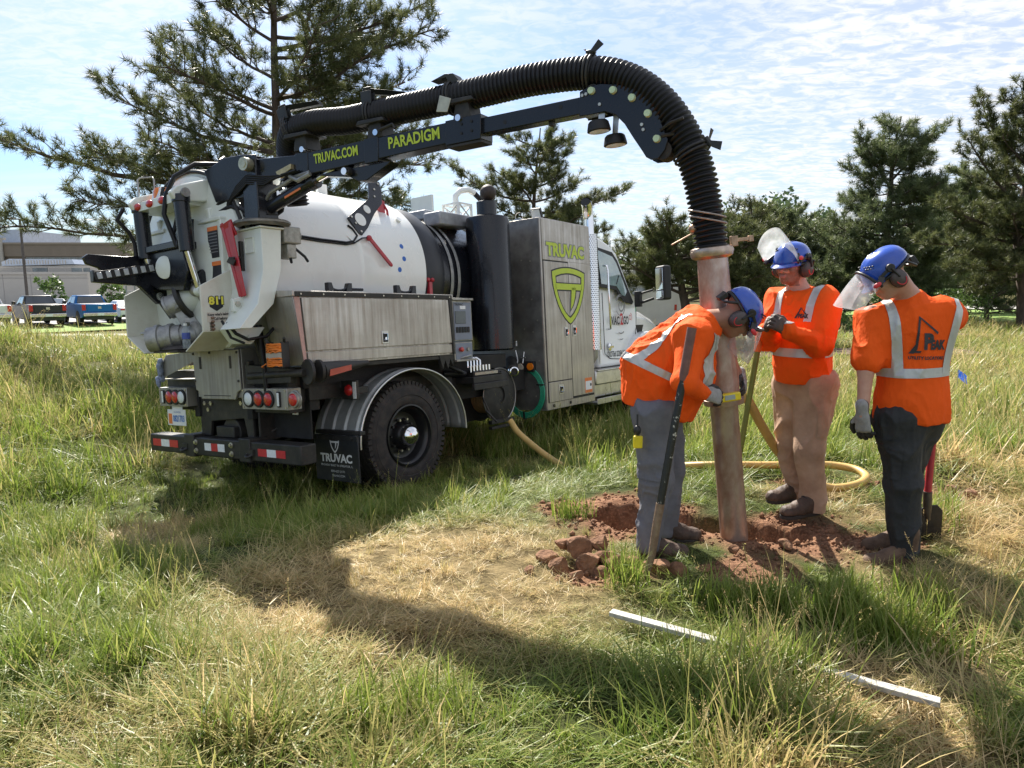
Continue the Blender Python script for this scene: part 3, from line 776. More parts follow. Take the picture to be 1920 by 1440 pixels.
for i, (x, y, h, rd) in enumerate(FT):
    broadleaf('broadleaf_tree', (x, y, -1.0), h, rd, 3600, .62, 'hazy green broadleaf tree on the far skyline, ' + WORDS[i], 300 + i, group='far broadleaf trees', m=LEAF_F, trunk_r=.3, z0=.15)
broadleaf('sapling', (-37.4, 58.0, -1.45), 3.2, 1.05, 900, .26, 'young leafy sapling by the long white wall behind the dark pickup', 41, cat='sapling', trunk_r=.06, z0=.25)
broadleaf('sapling', (-32.4, 58.0, -1.45), 2.9, .95, 900, .26, 'young leafy sapling behind the blue pickup and the white car', 42, cat='sapling', trunk_r=.06, z0=.25)
for x, y, bx, by, h, lb, s in ((11.1, 24, .75, .6, 1.05, 'clipped hedge bush behind the middle worker', 51), (12.6, 24.5, .55, .6, 1.25, 'clipped hedge bush just left of the bent headed worker', 52), (15.9, 25.5, .95, .8, 1.3, 'grey green flat topped hedge right of the right hand worker', 53), (9.6, 25, .6, .6, .9, 'small dark shrub between the two standing workers', 54), (7.3, 24, .9, .6, 1.0, 'low shrub behind the raised face shield', 55)):
    broadleaf('hedge_bush', (x, y, gh(x, y)), h, .8, 2600, .085, lb, s, cat='hedge', group='clipped hedge bushes', m=LEAF, trunk_r=.04, box=(bx, by))
p9 = (18.0, 27.0, 0)
pine('pine_tree', p9, 1.9, .11, rlimbs(p9, .35, 1.5, 14, 1.3, .9, .25, 29), 'small low branched pine on the lawn under the right hand pine', 19, ln=.16, w=.014, nn=30, group='pine trees', spacing=.2)
# ------------------------------------------------------------------ car park, path, mulch
def sheet(name, pts_fn, nu, nv, m, label, lift):
    V = []
    for j in range(nv + 1):
        for i in range(nu + 1):
            x, y = pts_fn(i / nu, j / nv); V.append((x, y, float(height0(np.array([x]), np.array([y]))[0]) + lift))
    ii_ = np.arange((nu + 1) * (nv + 1)).reshape(nv + 1, nu + 1)
    F = np.stack([ii_[:-1, :-1], ii_[:-1, 1:], ii_[1:, 1:], ii_[1:, :-1]], -1).reshape(-1, 4)
    return tag(raw_mesh(name, np.array(V), F, m, smooth=True), label, 'ground', kind='structure')
ASPH = mat('car_park_asphalt', (.30, .29, .28), .85, 0, .10, 3, .1, 60)
CONC = mat('pale_concrete', (.50, .48, .44), .85, 0, .08, 4, .05, 40)
MULCH = mat('brown_mulch', (.055, .030, .020), .95, 0, .5, 12, .9, 30, col2=(.13, .075, .05))
LAWN = mat('mown_lawn', (.13, .22, .03), .9, 0, .2, 5, .5, 60, col2=(.20, .30, .06))
A_, B_, E_ = np.array([-36.5, 38.0]), np.array([.707, .707]), np.array([-.707, .707])
sheet('car_park', lambda u, v: tuple(A_ + B_ * (-14 + 44 * u) + E_ * (2.4 + 45 * v)), 40, 40, ASPH, 'pale asphalt car park behind the meadow', .16)
sheet('footpath', lambda u, v: (-34 + 26 * u, 37.2 + 1.5 * v + .8 * u), 30, 2, CONC, 'pale concrete footpath along the edge of the lawn', .14)
sheet('lawn_strip', lambda u, v: tuple(A_ + B_ * (-14 + 44 * u) + E_ * (2.4 - 7.5 * v)), 40, 8, LAWN, 'strip of mown lawn before the car park', .10)
sheet('mulch_bed', lambda u, v: (5.0 + 5.5 * u, 15.8 + 1.6 * v + .4 * math.sin(5 * u)), 24, 16, MULCH, 'brown mulch bed behind the workers', .10)
sheet('mulch_bed', lambda u, v: (10.5 + 3.2 * u, 21.0 + 4.5 * v), 14, 12, MULCH, 'brown mulch bed under the hedge', .10)
sheet('lawn', lambda u, v: (13.5 + 20 * u, 26.5 + 14 * v), 20, 14, LAWN, 'mown lawn beyond the right hand pine', .10)
sheet('access_road', lambda u, v: (12 + 30 * u, 41 + 5 * v), 20, 6, CONC, 'pale access road beyond the lawn', .14)
# ------------------------------------------------------------------ buildings
WALLG = mat('beige_precast_wall', (.215, .178, .145), .85, 0, .06, .8, .05, 10)
WALLG2 = mat('pale_precast_band', (.27, .23, .19), .85, 0, .05, .8)
WALLW = mat('white_wall', (.40, .38, .35), .8, 0, .04, .7)
GLZ = mat('office_glass', (.10, .115, .125), .15, 0, .35, .5, coat=.4, col2=(.24, .27, .28))
FRAMEG = mat('grey_frame', (.26, .25, .24), .6)
ROOFM = mat('grey_blue_metal', (.42, .47, .56), .4, .3, .08, 2)
bd = empty('office_building', (-75, 110, -1.5), label='beige office block with two dark ribbon window rows behind the car park', cat='building')
b = MB(); b.box((-45, 0, -.5), (30, 25, 5.5)); b.box((-45, .4, 5.5), (30, 25, 6.7)); b.box((-45, 0, 6.7), (30, 25, 8.75)); b.box((-45, -.0, 2.2), (30, .2, 2.3)); b.build('wall', WALLG, bd)
b = MB(); b.box((-45, -.12, 3.35), (30, 0, 5.45)); b.box((-45, -.12, .2), (30, 0, 2.3)); b.box((-45, -.15, 8.5), (30, 0, 8.8)); b.build('spandrel_band', WALLG2, bd)
wn_proto = None
for z0, z1 in ((5.5, 6.6), (2.35, 3.3)):
    for i in range(44):
        x = -20 + 1.1 * i
        if -2.4 < x < -.1 and z0 > 5: continue
        if wn_proto is None or True:
            key = 'w%.1f' % z0
            if key not in bpy.data.meshes:
                b = MB(); b.box((0, -.06, z0), (.07, .05, z1)); b.box((0, -.06, z0), (1.1, .05, z0 + .06)); b.box((0, -.06, z1 - .06), (1.1, .05, z1)); o = b.build('window', FRAMEG, bd, 0, 0); o.data.name = key
                b = MB(); b.box((.07, .0, z0 + .06), (1.1, .03, z1 - .06)); p = b.build('pane', GLZ, o, 0, 0); p.data.name = key + 'p'
                o.location = (x, 0, 0)
            else:
                o = bpy.data.objects.new('window', bpy.data.meshes[key]); COL.objects.link(o); o.parent = bd; o.location = (x, 0, 0)
                p = bpy.data.objects.new('pane', bpy.data.meshes[key + 'p']); COL.objects.link(p); p.parent = o
b = MB(); b.cyl((-2.6, -.3, 5.2), (-2.6, -.3, 9.3), .28, n=12); b.box((-3.1, -.3, 9.2), (-2.1, .3, 9.5)); b.build('flue', WALLW, bd)
b = MB(); b.box((-30, 4, 8.7), (-2.5, 20, 11.0)); b.build('penthouse', ROOFM, bd)
wb = empty('low_building', (-52, 75, -1.5), label='long low white walled building in front of the office block', cat='building')
b = MB(); b.box((-20, 0, -.5), (7.7, 14, 3.95)); b.box((-20, -.15, 3.72), (7.85, .0, 3.98)); b.build('wall', WALLW, wb)
b = MB()
for x in (-7, -4.2, -1.2, 1.7, 4.6): b.box((x, -.02, 0), (x + .05, .0, 3.7))
b.box((-20, -.03, 3.30), (7.7, 0, 3.36)); b.build('panel_joint', FRAMEG, wb)
b = MB(); b.prism([(-6.8, 4.75), (1.6, 4.95), (1.3, 5.5), (-5.9, 5.55), (-6.8, 5.2)], 'Y', 8, 12); b.build('roof_canopy', ROOFM, wb)
b = MB()
for i in range(22): b.box((-6.4 + .33 * i, 7.96, 4.95), (-6.3 + .33 * i, 8.0, 5.4))
b.build('canopy_ribs', WALLW, wb)
b = MB(); b.box((-14, 8.2, 3.9), (4.5, 11.5, 4.78)); b.box((-12, 7.5, 4.55), (4.8, 7.55, 4.62))
for x in np.linspace(-11, 4.7, 9): b.box((x, 7.5, 3.9), (x + .05, 7.55, 4.6))
b.build('roof_block', WALLW, wb)
b = MB(); b.box((-3.4, 8.14, 4.0), (-1.7, 8.2, 4.6)); b.box((1.1, 8.14, 4.0), (3.2, 8.2, 4.6)); b.build('clerestory_window', GLZ, wb)
lp = empty('lamp_post', (-42.0, 62, -1.4), label='dark slender lamp post rising in front of the white building', cat='lamp post')
b = MB(); b.cyl((0, 0, 0), (0, 0, 8.2), .14, .09, n=10); b.cyl((0, 0, 0), (0, 0, .4), .25, n=12); b.build('pole', BLACKP := mat('dark_pole', (.07, .06, .055), .5, .3), lp)
b = MB(); b.box((-.1, -.9, 8.1), (.1, .1, 8.2)); b.box((-.2, -1.4, 8.05), (.2, -.7, 8.2)); b.build('lamp_head', BLACKP, lp, .02)
# ------------------------------------------------------------------ cars
TYRE = mat('car_tyre', (.02, .02, .02), .8); RIMM = mat('car_rim', (.5, .5, .5), .35, .9)
CGLASS = mat('car_glass', (.05, .06, .07), .06, 0, .2, 2, coat=1.0); CHR = mat('car_chrome', (.7, .7, .72), .15, 1.0)
TAILR = mat('tail_lamp', (.45, .02, .02), .2, coat=.5); DKT = mat('car_trim', (.03, .03, .03), .5); PLATE = mat('number_plate', (.7, .72, .75), .5)
def wheels(root, xs, hw, r):
    for x in xs:
        for s in (-1, 1):
            b = MB(); b.lathe((x, s * (hw - .26), r), (0, s, 0), [(0, r * .6), (0, r * .94), (.03, r), (.22, r), (.26, r * .93), (.265, r * .66)], 24); w = b.build('wheel', TYRE, root, 0, 40)
            b = MB(); b.lathe((x, s * (hw - .26), r), (0, s, 0), [(.24, r * .66), (.25, r * .6), (.20, r * .5), (.23, r * .2), (.24, 0)], 16, caps=False); b.build('rim', RIMM, w, 0, 40)
def car(kind, name, loc, rz, paint, label, group, cat):
    root = empty(name, loc, rz, label, cat, group)
    if kind == 'pickup':
        hw = 1.0; b = MB()
        low = [(-2.9, .55), (-2.92, 1.0), (-2.88, 1.36), (-.95, 1.36), (-.95, 1.30), (1.0, 1.26), (1.15, 1.22), (2.7, 1.16), (2.92, 1.0), (2.95, .5), (2.5, .42), (-2.5, .45)]
        b.prism(low, 'Y', -hw, hw); b.build('body', paint, root, .06, 40, 3)
        b = MB(); b.box((-2.75, -.85, 1.30), (-1.05, .85, 1.37)); b.build('bed_liner', DKT, root)
        b = MB()
        v = [(-1.0, -.97, 1.3), (1.1, -.97, 1.25), (.35, -.74, 1.88), (-.75, -.76, 1.90)]; vv = v + [(x, -y, z) for x, y, z in v]
        b.add(vv, [(0, 1, 2, 3), (4, 5, 6, 7), (0, 1, 5, 4), (1, 2, 6, 5), (2, 3, 7, 6), (3, 0, 4, 7)]); cab = b.build('cab', paint, root, .05, 40, 3)
        b = MB(); b.pprism([(-.985, -.80, 1.40), (-.985, .80, 1.40), (-.80, .68, 1.82), (-.80, -.68, 1.82)], (-.03, 0, 0)); b.build('rear_window', CGLASS, cab)
        for s in (-1, 1):
            b = MB(); b.pprism([(-.86, s * .945, 1.38), (.0, s * .935, 1.38), (.0, s * .785, 1.80), (-.72, s * .785, 1.80)], (0, s * .015, .0)); b.pprism([(.05, s * .935, 1.38), (.88, s * .925, 1.36), (.38, s * .785, 1.80), (.05, s * .785, 1.80)], (0, s * .015, 0)); b.build('side_window', CGLASS, cab)
            b = MB(); b.box((.75, s * 1.0, 1.30), (.92, s * 1.22, 1.52)); b.build('wing_mirror', DKT, cab, .03)
            b = MB(); b.box((-2.945, s * .80, .95), (-2.86, s * 1.015, 1.33)); b.build('tail_lamp', TAILR, root, .015)
            b = MB()
            for x in (-1.75, 1.85): b.lathe((x, s * .99, .42), (0, s, 0), [(0, .50), (.022, .50), (.022, .42)], 24, a0=0, a1=2 * PI)
            b.build('wheel_arch', DKT, root)
        b = MB(); b.box((-2.965, -.72, .86), (-2.90, .72, 1.33)); tg = b.build('tailgate', paint, root, .02)
        b = MB(); b.box((-2.975, -.10, 1.05), (-2.963, .10, 1.20)); b.build('badge', CHR, tg, .02)
        b = MB(); b.box((-3.12, -.98, .58), (-2.9, .98, .80)); bu = b.build('bumper', CHR, root, .03)
        b = MB(); b.box((-3.13, -.19, .62), (-3.118, .19, .78)); b.build('number_plate', PLATE, bu)
        b = MB(); b.box((-2.9, -.85, .35), (-2.4, .85, .6)); b.box((-2.2, -.6, .3), (2.4, .6, .5)); b.build('underbody', DKT, root)
        wheels(root, (-1.75, 1.85), 1.0, .40)
    else:
        hw = .92; b = MB()
        low = [(-2.38, .45), (-2.40, .75), (-2.32, .98), (-1.7, 1.05), (1.0, .98), (2.1, .82), (2.38, .62), (2.38, .35), (-2.2, .32)]
        b.prism(low, 'Y', -hw, hw); b.build('body', paint, root, .07, 40, 3)
        b = MB(); v = [(-1.75, -.84, 1.02), (1.05, -.84, .96), (.25, -.62, 1.44), (-.9, -.63, 1.44)]; vv = v + [(x, -y, z) for x, y, z in v]
        b.add(vv, [(0, 1, 2, 3), (4, 5, 6, 7), (0, 1, 5, 4), (1, 2, 6, 5), (2, 3, 7, 6), (3, 0, 4, 7)]); cab = b.build('cabin', paint, root, .05, 40, 3)
        b = MB(); b.pprism([(-1.68, -.74, 1.07), (-1.68, .74, 1.07), (-.95, .58, 1.42), (-.95, -.58, 1.42)], (-.03, 0, .03)); b.build('rear_window', CGLASS, cab)
        for s in (-1, 1):
            b = MB(); b.pprism([(-1.35, s * .83, 1.06), (-.3, s * .83, 1.06), (-.3, s * .645, 1.40), (-.85, s * .645, 1.40)], (0, s * .014, 0)); b.pprism([(-.24, s * .83, 1.06), (.82, s * .83, 1.02), (.22, s * .645, 1.40), (-.24, s * .645, 1.40)], (0, s * .014, 0)); b.build('side_window', CGLASS, cab)
            b = MB(); b.box((-2.41, s * .35, .80), (-2.25, s * .90, .92)); b.build('tail_lamp', TAILR, root, .02)
        b = MB(); b.box((-2.43, -.8, .34), (-2.3, .8, .50)); b.build('bumper', DKT, root, .02)
        b = MB(); b.box((-2.415, -.19, .60), (-2.40, .19, .74)); b.build('number_plate', PLATE, root)
        wheels(root, (-1.4, 1.4), .92, .34)
    return root
def cz(x, y): return float(height0(np.array([x]), np.array([y]))[0]) + .17
HD = math.radians(135)
def paint(n, c): return mat(n, c, .34, 0, .04, 2, spec=.2, coat=.1)
PG = 'vehicles parked along the far lawn'
car('pickup', 'pickup_truck', (-33.8 , 45.6, cz(-33.8, 45.6)), HD, paint('silver_paint', (.62, .63, .63)), 'silver white pickup truck cut by the left edge of the photo', PG, 'pickup truck')
car('pickup', 'pickup_truck', (-31.35, 47.1, cz(-31.35, 47.1)), HD, paint('dark_grey_paint', (.035, .036, .042)), 'dark grey pickup truck with chrome bumper seen from behind', PG, 'pickup truck')
car('pickup', 'pickup_truck', (-28.95, 48.6, cz(-28.95, 48.6)), HD, paint('bright_blue_paint', (.015, .12, .34)), 'bright blue pickup truck with chrome badge on its tailgate', PG, 'pickup truck')
car('sedan', 'sedan_car', (-28.3, 52.0, cz(-28.3, 52)), HD, paint('white_car_paint', (.75, .75, .76)), 'white sedan parked just right of the blue pickup', PG, 'car')
car('sedan', 'sedan_car', (-41.5, 55.5, cz(-41.5, 55.5)), HD - .2, paint('grey_car_paint', (.35, .37, .40)), 'grey sedan glimpsed between the silver and dark pickups', PG, 'car')
car('sedan', 'sedan_car', (-36.5, 57.0, cz(-36.5, 57)), HD - .2, paint('white_car_paint', (.75, .75, .76)), 'white car glimpsed between the dark pickup and the blue pickup', PG, 'car')
# rack with a blue folded sign
rk = empty('steel_rack', (-10.5, 20.0, gh(-10.5, 20) + .0), label='thin grey steel ladder rack standing in the meadow behind the truck door', cat='rack')
GALV = mat('galvanised_steel', (.34, .36, .38), .45, .8, .1, 10)
b = MB()
for x in (-.26, .26):
    for y in (0, .45): b.tube([(x, y, -.1), (x * 1.02, y, 2.35)], .022, 8)
b.build('upright', GALV, rk, 0, 60)
for z in (.35, .75, 1.15, 1.55, 1.95, 2.3):
    b = MB(); b.tube([(-.26, 0, z), (.26, 0, z)], .014, 6); b.tube([(-.26, .45, z), (.26, .45, z)], .014, 6); b.build('rung', GALV, rk, 0, 60)
b = MB(); b.pprism([(-.12, -.1, .32), (.10, -.12, .32), (.05, -.10, .80), (-.07, -.1, .86)], (.02, .05, 0)); b.obox((-10.4 * 0 + .0, -.08, .33), ((1, 0, 0), (0, 1, 0), (0, 0, 1)), (.16, .06, .015))
o = b.build('folded_sign', mat('blue_sign_cloth', (.02, .14, .55), .5, 0, .2, 8), None, .005); o.location = (-10.33, 19.9, gh(-10.33, 19.9)); tag(o, 'bright blue folded cloth sign at the foot of the steel rack', 'sign')
# white tanker trailer behind the pines
tw_ = empty('tank_trailer', (6.0, 30.0, gh(6, 30) - .1), label='white tank trailer with a rail on top half hidden behind the low pine', cat='trailer')
TW = mat('trailer_white', (.60, .59, .56), .45, 0, .05, 2, coat=.2)
b = MB(); out = [(-1.9, .45), (.9, .45), (1.12, .7), (1.12, 2.0), (1.05, 2.35), (.85, 2.62), (.55, 2.74), (-1.9, 2.78)]
b.prism(out, 'Y', 0, 6); b.build('tank', TW, tw_, .04, 40, 3)
b = MB(); b.lathe((-.75, -.02, 2.05), (0, -1, 0), [(0, .34), (.05, .36), (.10, .33), (.06, .26), (.02, .1), (.02, 0)], 24, caps=False); b.build('manhole', GALV, tw_, 0, 40)
b = MB(); b.box((.55, -.06, 2.02), (.72, 0, 2.12)); b.build('side_lamp', DKT, tw_); b = MB(); b.box((.82, -.02, 1.10), (.92, 0, 1.34)); b.build('red_marker', TAILR, tw_)
b = MB()
for x0, x1 in ((-1.8, -.65), (-.55, .6)): b.tube([(x0, 1, 2.75), (x0, 1, 4.0), (x0 + .05, 1, 4.07), (x1 - .05, 1, 3.98), (x1, 1, 3.9), (x1, 1, 2.75)], .025, 6)
b.build('guard_rail', GALV, tw_, 0, 60)
b = MB()
for x in (-1.2, .6): b.cyl((x, .2, .42), (x, .5, .42), .45, n=20)
b.box((-1.8, .3, .3), (1, 5.5, .5)); b.build('wheel', TYRE, tw_)
# ------------------------------------------------------------------ vacuum excavation truck (its own frame: X forward, Y to its left, Z up)
TRUCK_M = Matrix(((0.57996463, -0.81327067, -0.04724234, -1.93197277), (0.81392673, 0.57605146, 0.07541873, 7.353245),
                  (-0.03412182, -0.082192, 0.99603222, -0.49238395), (0, 0, 0, 1)))
def M_(*a, **k): return mat(*a, **k)
def steel_mat(name, base, dirt, streak=(26, 26, 1.1), rough=.36):
    """brushed stainless sheet with vertical grime streaks"""
    m = bpy.data.materials.new(name); m.use_nodes = True
    nt = m.node_tree; N, L = nt.nodes, nt.links; b = N['Principled BSDF']
    tc = N.new('ShaderNodeTexCoord')
    def noise(sc, s, d=5):
        mp = N.new('ShaderNodeMapping'); mp.inputs['Scale'].default_value = s; L.new(tc.outputs['Object'], mp.inputs[0])
        n = N.new('ShaderNodeTexNoise'); n.inputs['Scale'].default_value = sc; n.inputs['Detail'].default_value = d; n.inputs['Roughness'].default_value = .65
        L.new(mp.outputs[0], n.inputs[0]); return n.outputs['Fac']
    st = noise(1.0, streak); bl = noise(2.3, (1, 1, 1), 6)
    ad = N.new('ShaderNodeMath'); ad.operation = 'MULTIPLY_ADD'; L.new(st, ad.inputs[0]); ad.inputs[1].default_value = .65
    m2 = N.new('ShaderNodeMath'); m2.operation = 'MULTIPLY'; L.new(bl, m2.inputs[0]); m2.inputs[1].default_value = .45; L.new(m2.outputs[0], ad.inputs[2])
    mr = N.new('ShaderNodeMapRange'); mr.inputs['From Min'].default_value = .40; mr.inputs['From Max'].default_value = .68; L.new(ad.outputs[0], mr.inputs['Value'])
    mx = N.new('ShaderNodeMix'); mx.data_type = 'RGBA'; mx.inputs['A'].default_value = lin(base); mx.inputs['B'].default_value = lin(dirt)
    L.new(mr.outputs[0], mx.inputs['Factor']); L.new(mx.outputs['Result'], b.inputs['Base Color'])
    me_ = N.new('ShaderNodeMapRange'); me_.inputs['To Min'].default_value = .95; me_.inputs['To Max'].default_value = .55; L.new(mr.outputs[0], me_.inputs['Value']); L.new(me_.outputs[0], b.inputs['Metallic'])
    rr = N.new('ShaderNodeMapRange'); rr.inputs['To Min'].default_value = rough - .06; rr.inputs['To Max'].default_value = rough + .18; L.new(mr.outputs[0], rr.inputs['Value']); L.new(rr.outputs[0], b.inputs['Roughness'])
    bp = N.new('ShaderNodeBump'); bp.inputs['Strength'].default_value = .08; bp.inputs['Distance'].default_value = .01
    L.new(noise(1, (1.2, 1.2, 160), 2), bp.inputs['Height']); L.new(bp.outputs[0], b.inputs['Normal'])
    MATS[name] = m
    return m
STEEL = steel_mat('stainless_sheet', (.55, .52, .485), (.36, .325, .285))
STEEL_D = steel_mat('stainless_dull', (.44, .43, .40), (.30, .28, .25), rough=.48)
ALU = M_('aluminium', (.62, .61, .59), .38, 1.0, .12, 8, .05, 60)
ALU_D = M_('cast_aluminium', (.36, .36, .35), .55, .75, .2, 14, .2, 50)
WHITE = M_('white_paint', (.80, .81, .78), .26, 0, .03, 2.2, .015, 9, coat=.35, rvar=.10, col2=(.70, .70, .66), lo=.48, hi=.80, stretch=(1, 1, .6))
CREAM = M_('pale_green_white_paint', (.70, .735, .69), .34, 0, .05, 4, .02, 30, coat=.2, rvar=.08)
CREAM_D = M_('dusty_white_paint', (.68, .675, .60), .5, 0, .10, 7, .03, 30, col2=(.55, .52, .44), lo=.45, hi=.8)
CABW = M_('cab_white_paint', (.78, .79, .79), .18, 0, .02, 2, 0, coat=.6)
BLACK = M_('black_paint', (.008, .009, .013), .27, 0, .2, 5, 0, spec=.4, coat=.22, rvar=.06)
BLACK_D = M_('dusty_black_steel', (.022, .021, .020), .55, .1, .4, 9, .08, 40, col2=(.055, .048, .040), lo=.45, hi=.75)
RUBBER = M_('tyre_rubber', (.024, .022, .022), .82, 0, .3, 11, .12, 60, col2=(.060, .050, .042), lo=.40, hi=.75)
HOSE_M = M_('black_hose_rubber', (.009, .009, .011), .42, 0, .25, 6, .04, 60, spec=.34)
FLAP = M_('mud_flap_rubber', (.020, .021, .025), .5, 0, .3, 6, .06, 40, col2=(.05, .047, .043), lo=.5, hi=.8)
CHROME = M_('chrome', (.82, .82, .83), .06, 1.0, .02, 3)
BOLT = M_('zinc_bolt', (.55, .52, .44), .38, .9, .15, 20)
RED = M_('red_paint', (.42, .022, .035), .35, 0, .12, 10, .03, 30, coat=.3)
LIME = M_('lime_print', (.50, .62, .045), .45, 0, .04, 10)
PRINTW = M_('white_print', (.75, .76, .76), .5, 0, .05, 8)
PRINTB = M_('black_print', (.02, .02, .025), .5, 0, .1, 8)
PRINTR = M_('red_print', (.55, .02, .03), .45, 0, .1, 8)
PRINTO = M_('orange_print', (.75, .20, .05), .5, 0, .1, 8)
PRINTGR = M_('grey_print', (.22, .22, .24), .5, 0, .1, 8)
REDLENS = M_('red_lens', (.50, .018, .020), .18, 0, .1, 40, coat=.6)
AMBER = M_('amber_lens', (.85, .22, .012), .16, 0, .1, 30, coat=.6)
CLEARL = M_('clear_lens', (.75, .80, .82), .14, 0, .06, 90, .3, 200, coat=.6)
ORANGE = M_('orange_cord_plastic', (.80, .22, .035), .5, 0, .12, 20)
BLUEPAD = M_('grey_blue_panel', (.20, .23, .30), .45, 0, .08, 6)
SCREEN = M_('dark_screen', (.035, .05, .05), .12, 0, .2, 8, coat=.5)
GLASS = M_('tinted_window_glass', (.16, .24, .25), .04, 0, .12, 3, spec=.8, coat=1.0, col2=(.30, .40, .40))
GASKET = M_('black_gasket', (.012, .012, .013), .6)
GREENH = M_('green_hose', (.025, .30, .17), .4, 0, .12, 20)
BLUEDOT = M_('blue_sticker', (.02, .13, .50), .45)
RETRO_W = M_('white_reflector_tape', (.78, .80, .82), .3, 0, .08, 40)
RETRO_R = M_('red_reflector_tape', (.55, .03, .05), .3, 0, .12, 40)
BLUEST = M_('plate_blue', (.10, .22, .55), .5)
DARKV = M_('black_underbody', (.018, .017, .016), .8, 0, .3, 8)  # black paint of the chassis and the side plate
PINK = M_('weathered_red_edge', (.48, .30, .27), .5, .3, .15, 9)

truck = empty('vacuum_truck', (0, 0, 0), label='vacuum excavation truck with white tank, steel cabinets and raised black hose boom', cat='truck')
truck.matrix_world = TRUCK_M
NRM = (0, -1, 0)
def disc(mb, c, d, r, t, n=18, mi=0): return mb.cyl(np.asarray(c, float), np.asarray(c, float) + np.asarray(d, float) / np.linalg.norm(d) * t, r, r, n, mi)
def bolts(mb, pts, d, r=.012, t=.012, mi=0):
    for p in pts: disc(mb, p, d, r, t, 6, mi)
    return mb
# --- chassis
b = MB()
for s in (-.42, .42):
    b.box((-1.2, s - .04, .80), (7.0, s + .04, 1.06))
for x in (-1.1, .3, 1.6, 3.0, 4.6): b.box((x, -.38, .84), (x + .12, .38, 1.0))
b.cyl((0, -.95, .52), (0, .95, .52), .11, n=16); b.sphere((0, 0, .52), (.26, .3, .26), 16, 10)
for s in (-.48, .48): b.box((-.65, s - .04, .62), (.65, s + .04, .70))
b.box((-1.05, -1.0, 1.06), (1.9, 1.0, 1.22)); b.cyl((5.45, -.9, .5), (5.45, .9, .5), .07)
b.box((.9, -.95, .75), (2.35, .9, 1.0)); b.box((.95, -.75, .45), (2.3, .7, .75))
b.build('chassis_frame', DARKV, truck, .006)
b = MB()                                                          # sub-frame boxes under the toolbox
b.box((-1.0, -1.0, .95), (.9, -.5, 1.2)); b.box((-1.18, -.95, .86), (-.85, -.45, 1.24)); b.box((-1.18, .45, .86), (-.85, .95, 1.24))
b.build('body_subframe', BLACK_D, truck, .006)
# --- wheels
def make_wheel(y, out):
    """out: -1 outer face towards -Y, +1 towards +Y"""
    w = MB(); o = np.array([0, y, .52]); d = (0, out, 0)
    W = .14
    w.lathe(o, d, [(-W, .31), (-W - .01, .36), (-W + .0, .44), (-W + .03, .495), (-W + .05, .513), (-.052, .521), (-.05, .508), (-.035, .508), (-.033, .522), (.033, .522), (.035, .508), (.05, .508), (.052, .521), (W - .05, .513),
                   (W - .03, .495), (W - .022, .487), (W - .004, .462), (W - .002, .452), (W + .004, .446), (W + .01, .40), (W + .011, .392), (W + .004, .388), (W + .004, .38), (W + .008, .36), (W, .325), (W - .015, .30), (-W, .30)], 64, caps=False)
    for i in range(60):
        a = 2 * PI * i / 60
        for sgn, off in ((1, 0), (-1, .5)):
            aa = a + off * 2 * PI / 60
            rad = np.array([math.cos(aa), 0, math.sin(aa)]); tan = np.array([-math.sin(aa), 0, math.cos(aa)])
            w.obox(o + rad * .502 + np.array([0, out * sgn * (W - .052), 0]), (rad, tan, (0, 1, 0)), (.023, .017, .034))
    t = w.build('wheel', RUBBER, truck, 0, 30)
    r = MB()
    r.lathe(o, d, [(W - .018, .303), (W + .006, .300), (W + .008, .286), (W - .02, .278), (W - .03, .262), (W - .06, .25), (W - .115, .225), (W - .125, .19), (W - .118, .14), (W - .10, .125), (W - .06, .118), (W - .04, .10), (W - .04, 0)], 48, caps=False)
    rim = r.build('rim', M_('rim_black', (.010, .010, .011), .34, 0, .2, 6), t, 0, 40)
    h = MB(); h.lathe(o, d, [(W - .06, .100), (W - .03, .104), (W + .02, .096), (W + .05, .072), (W + .068, .036), (W + .072, 0)], 32, caps=False)
    h.build('hub_cap', CHROME, t, 0, 50)
    n = MB()
    for k in range(10):
        a = 2 * PI * k / 10
        disc(n, o + np.array([.155 * math.cos(a), out * (W - .12), .155 * math.sin(a)]), d, .014, .03, 6)
    n.build('lug_nuts', BLACK_D, t, 0)
    n = MB()
    for a in (1.25, 1.9, 4.4, 5.0): disc(n, o + np.array([.155 * math.cos(a), out * (W - .10), .155 * math.sin(a)]), d, .012, .03, 8)
    n.build('hub_bolts', BOLT, t, 0)
    return t
make_wheel(-1.06, -1); make_wheel(-.74, -1); make_wheel(1.06, 1); make_wheel(.74, 1)
for y, s in ((-1.05, -1), (1.05, 1)):
    w_ = make_wheel(y, s); w_.location = (5.45, 0, -.0)
# --- fenders
def fender(side):
    b = MB(); n = 36; cx, cz, A, B = .06, .51, .735, .645
    y0, y1 = (-1.245, -.62) if side < 0 else (.62, 1.245)
    prof = []
    for i in range(n + 1):
        a = math.radians(-2) + math.radians(184) * i / n
        prof.append((cx + A * math.cos(a), cz + B * math.sin(a), math.cos(a), math.sin(a)))
    v, f = [], []
    ys = np.linspace(y0, y1, 33)
    for x, z, ca, sa in prof:
        for j, y in enumerate(ys):
            rib = .014 if (j % 8) in (3, 4) else 0
            v.append((x + ca * rib, y, z + sa * rib))
    m = len(ys)
    for i in range(n):
        for j in range(m - 1): f.append((i * m + j, i * m + j + 1, (i + 1) * m + j + 1, (i + 1) * m + j))
    b.add(v, f)
    o = b.build('fender', M_('fender_aluminium', (.40, .41, .40), .5, .45, .15, 7, .05, 40), truck, 0, 30)
    s = o.modifiers.new('thick', 'SOLIDIFY'); s.thickness = .006
    e = MB(); yy = y0 if side < 0 else y1
    e.tube([(x, yy, z) for x, z, _, _ in prof], .011, 8); e.build('edge_roll', ALU, o, 0, 60)
    return o
fender(-1); fender(1)
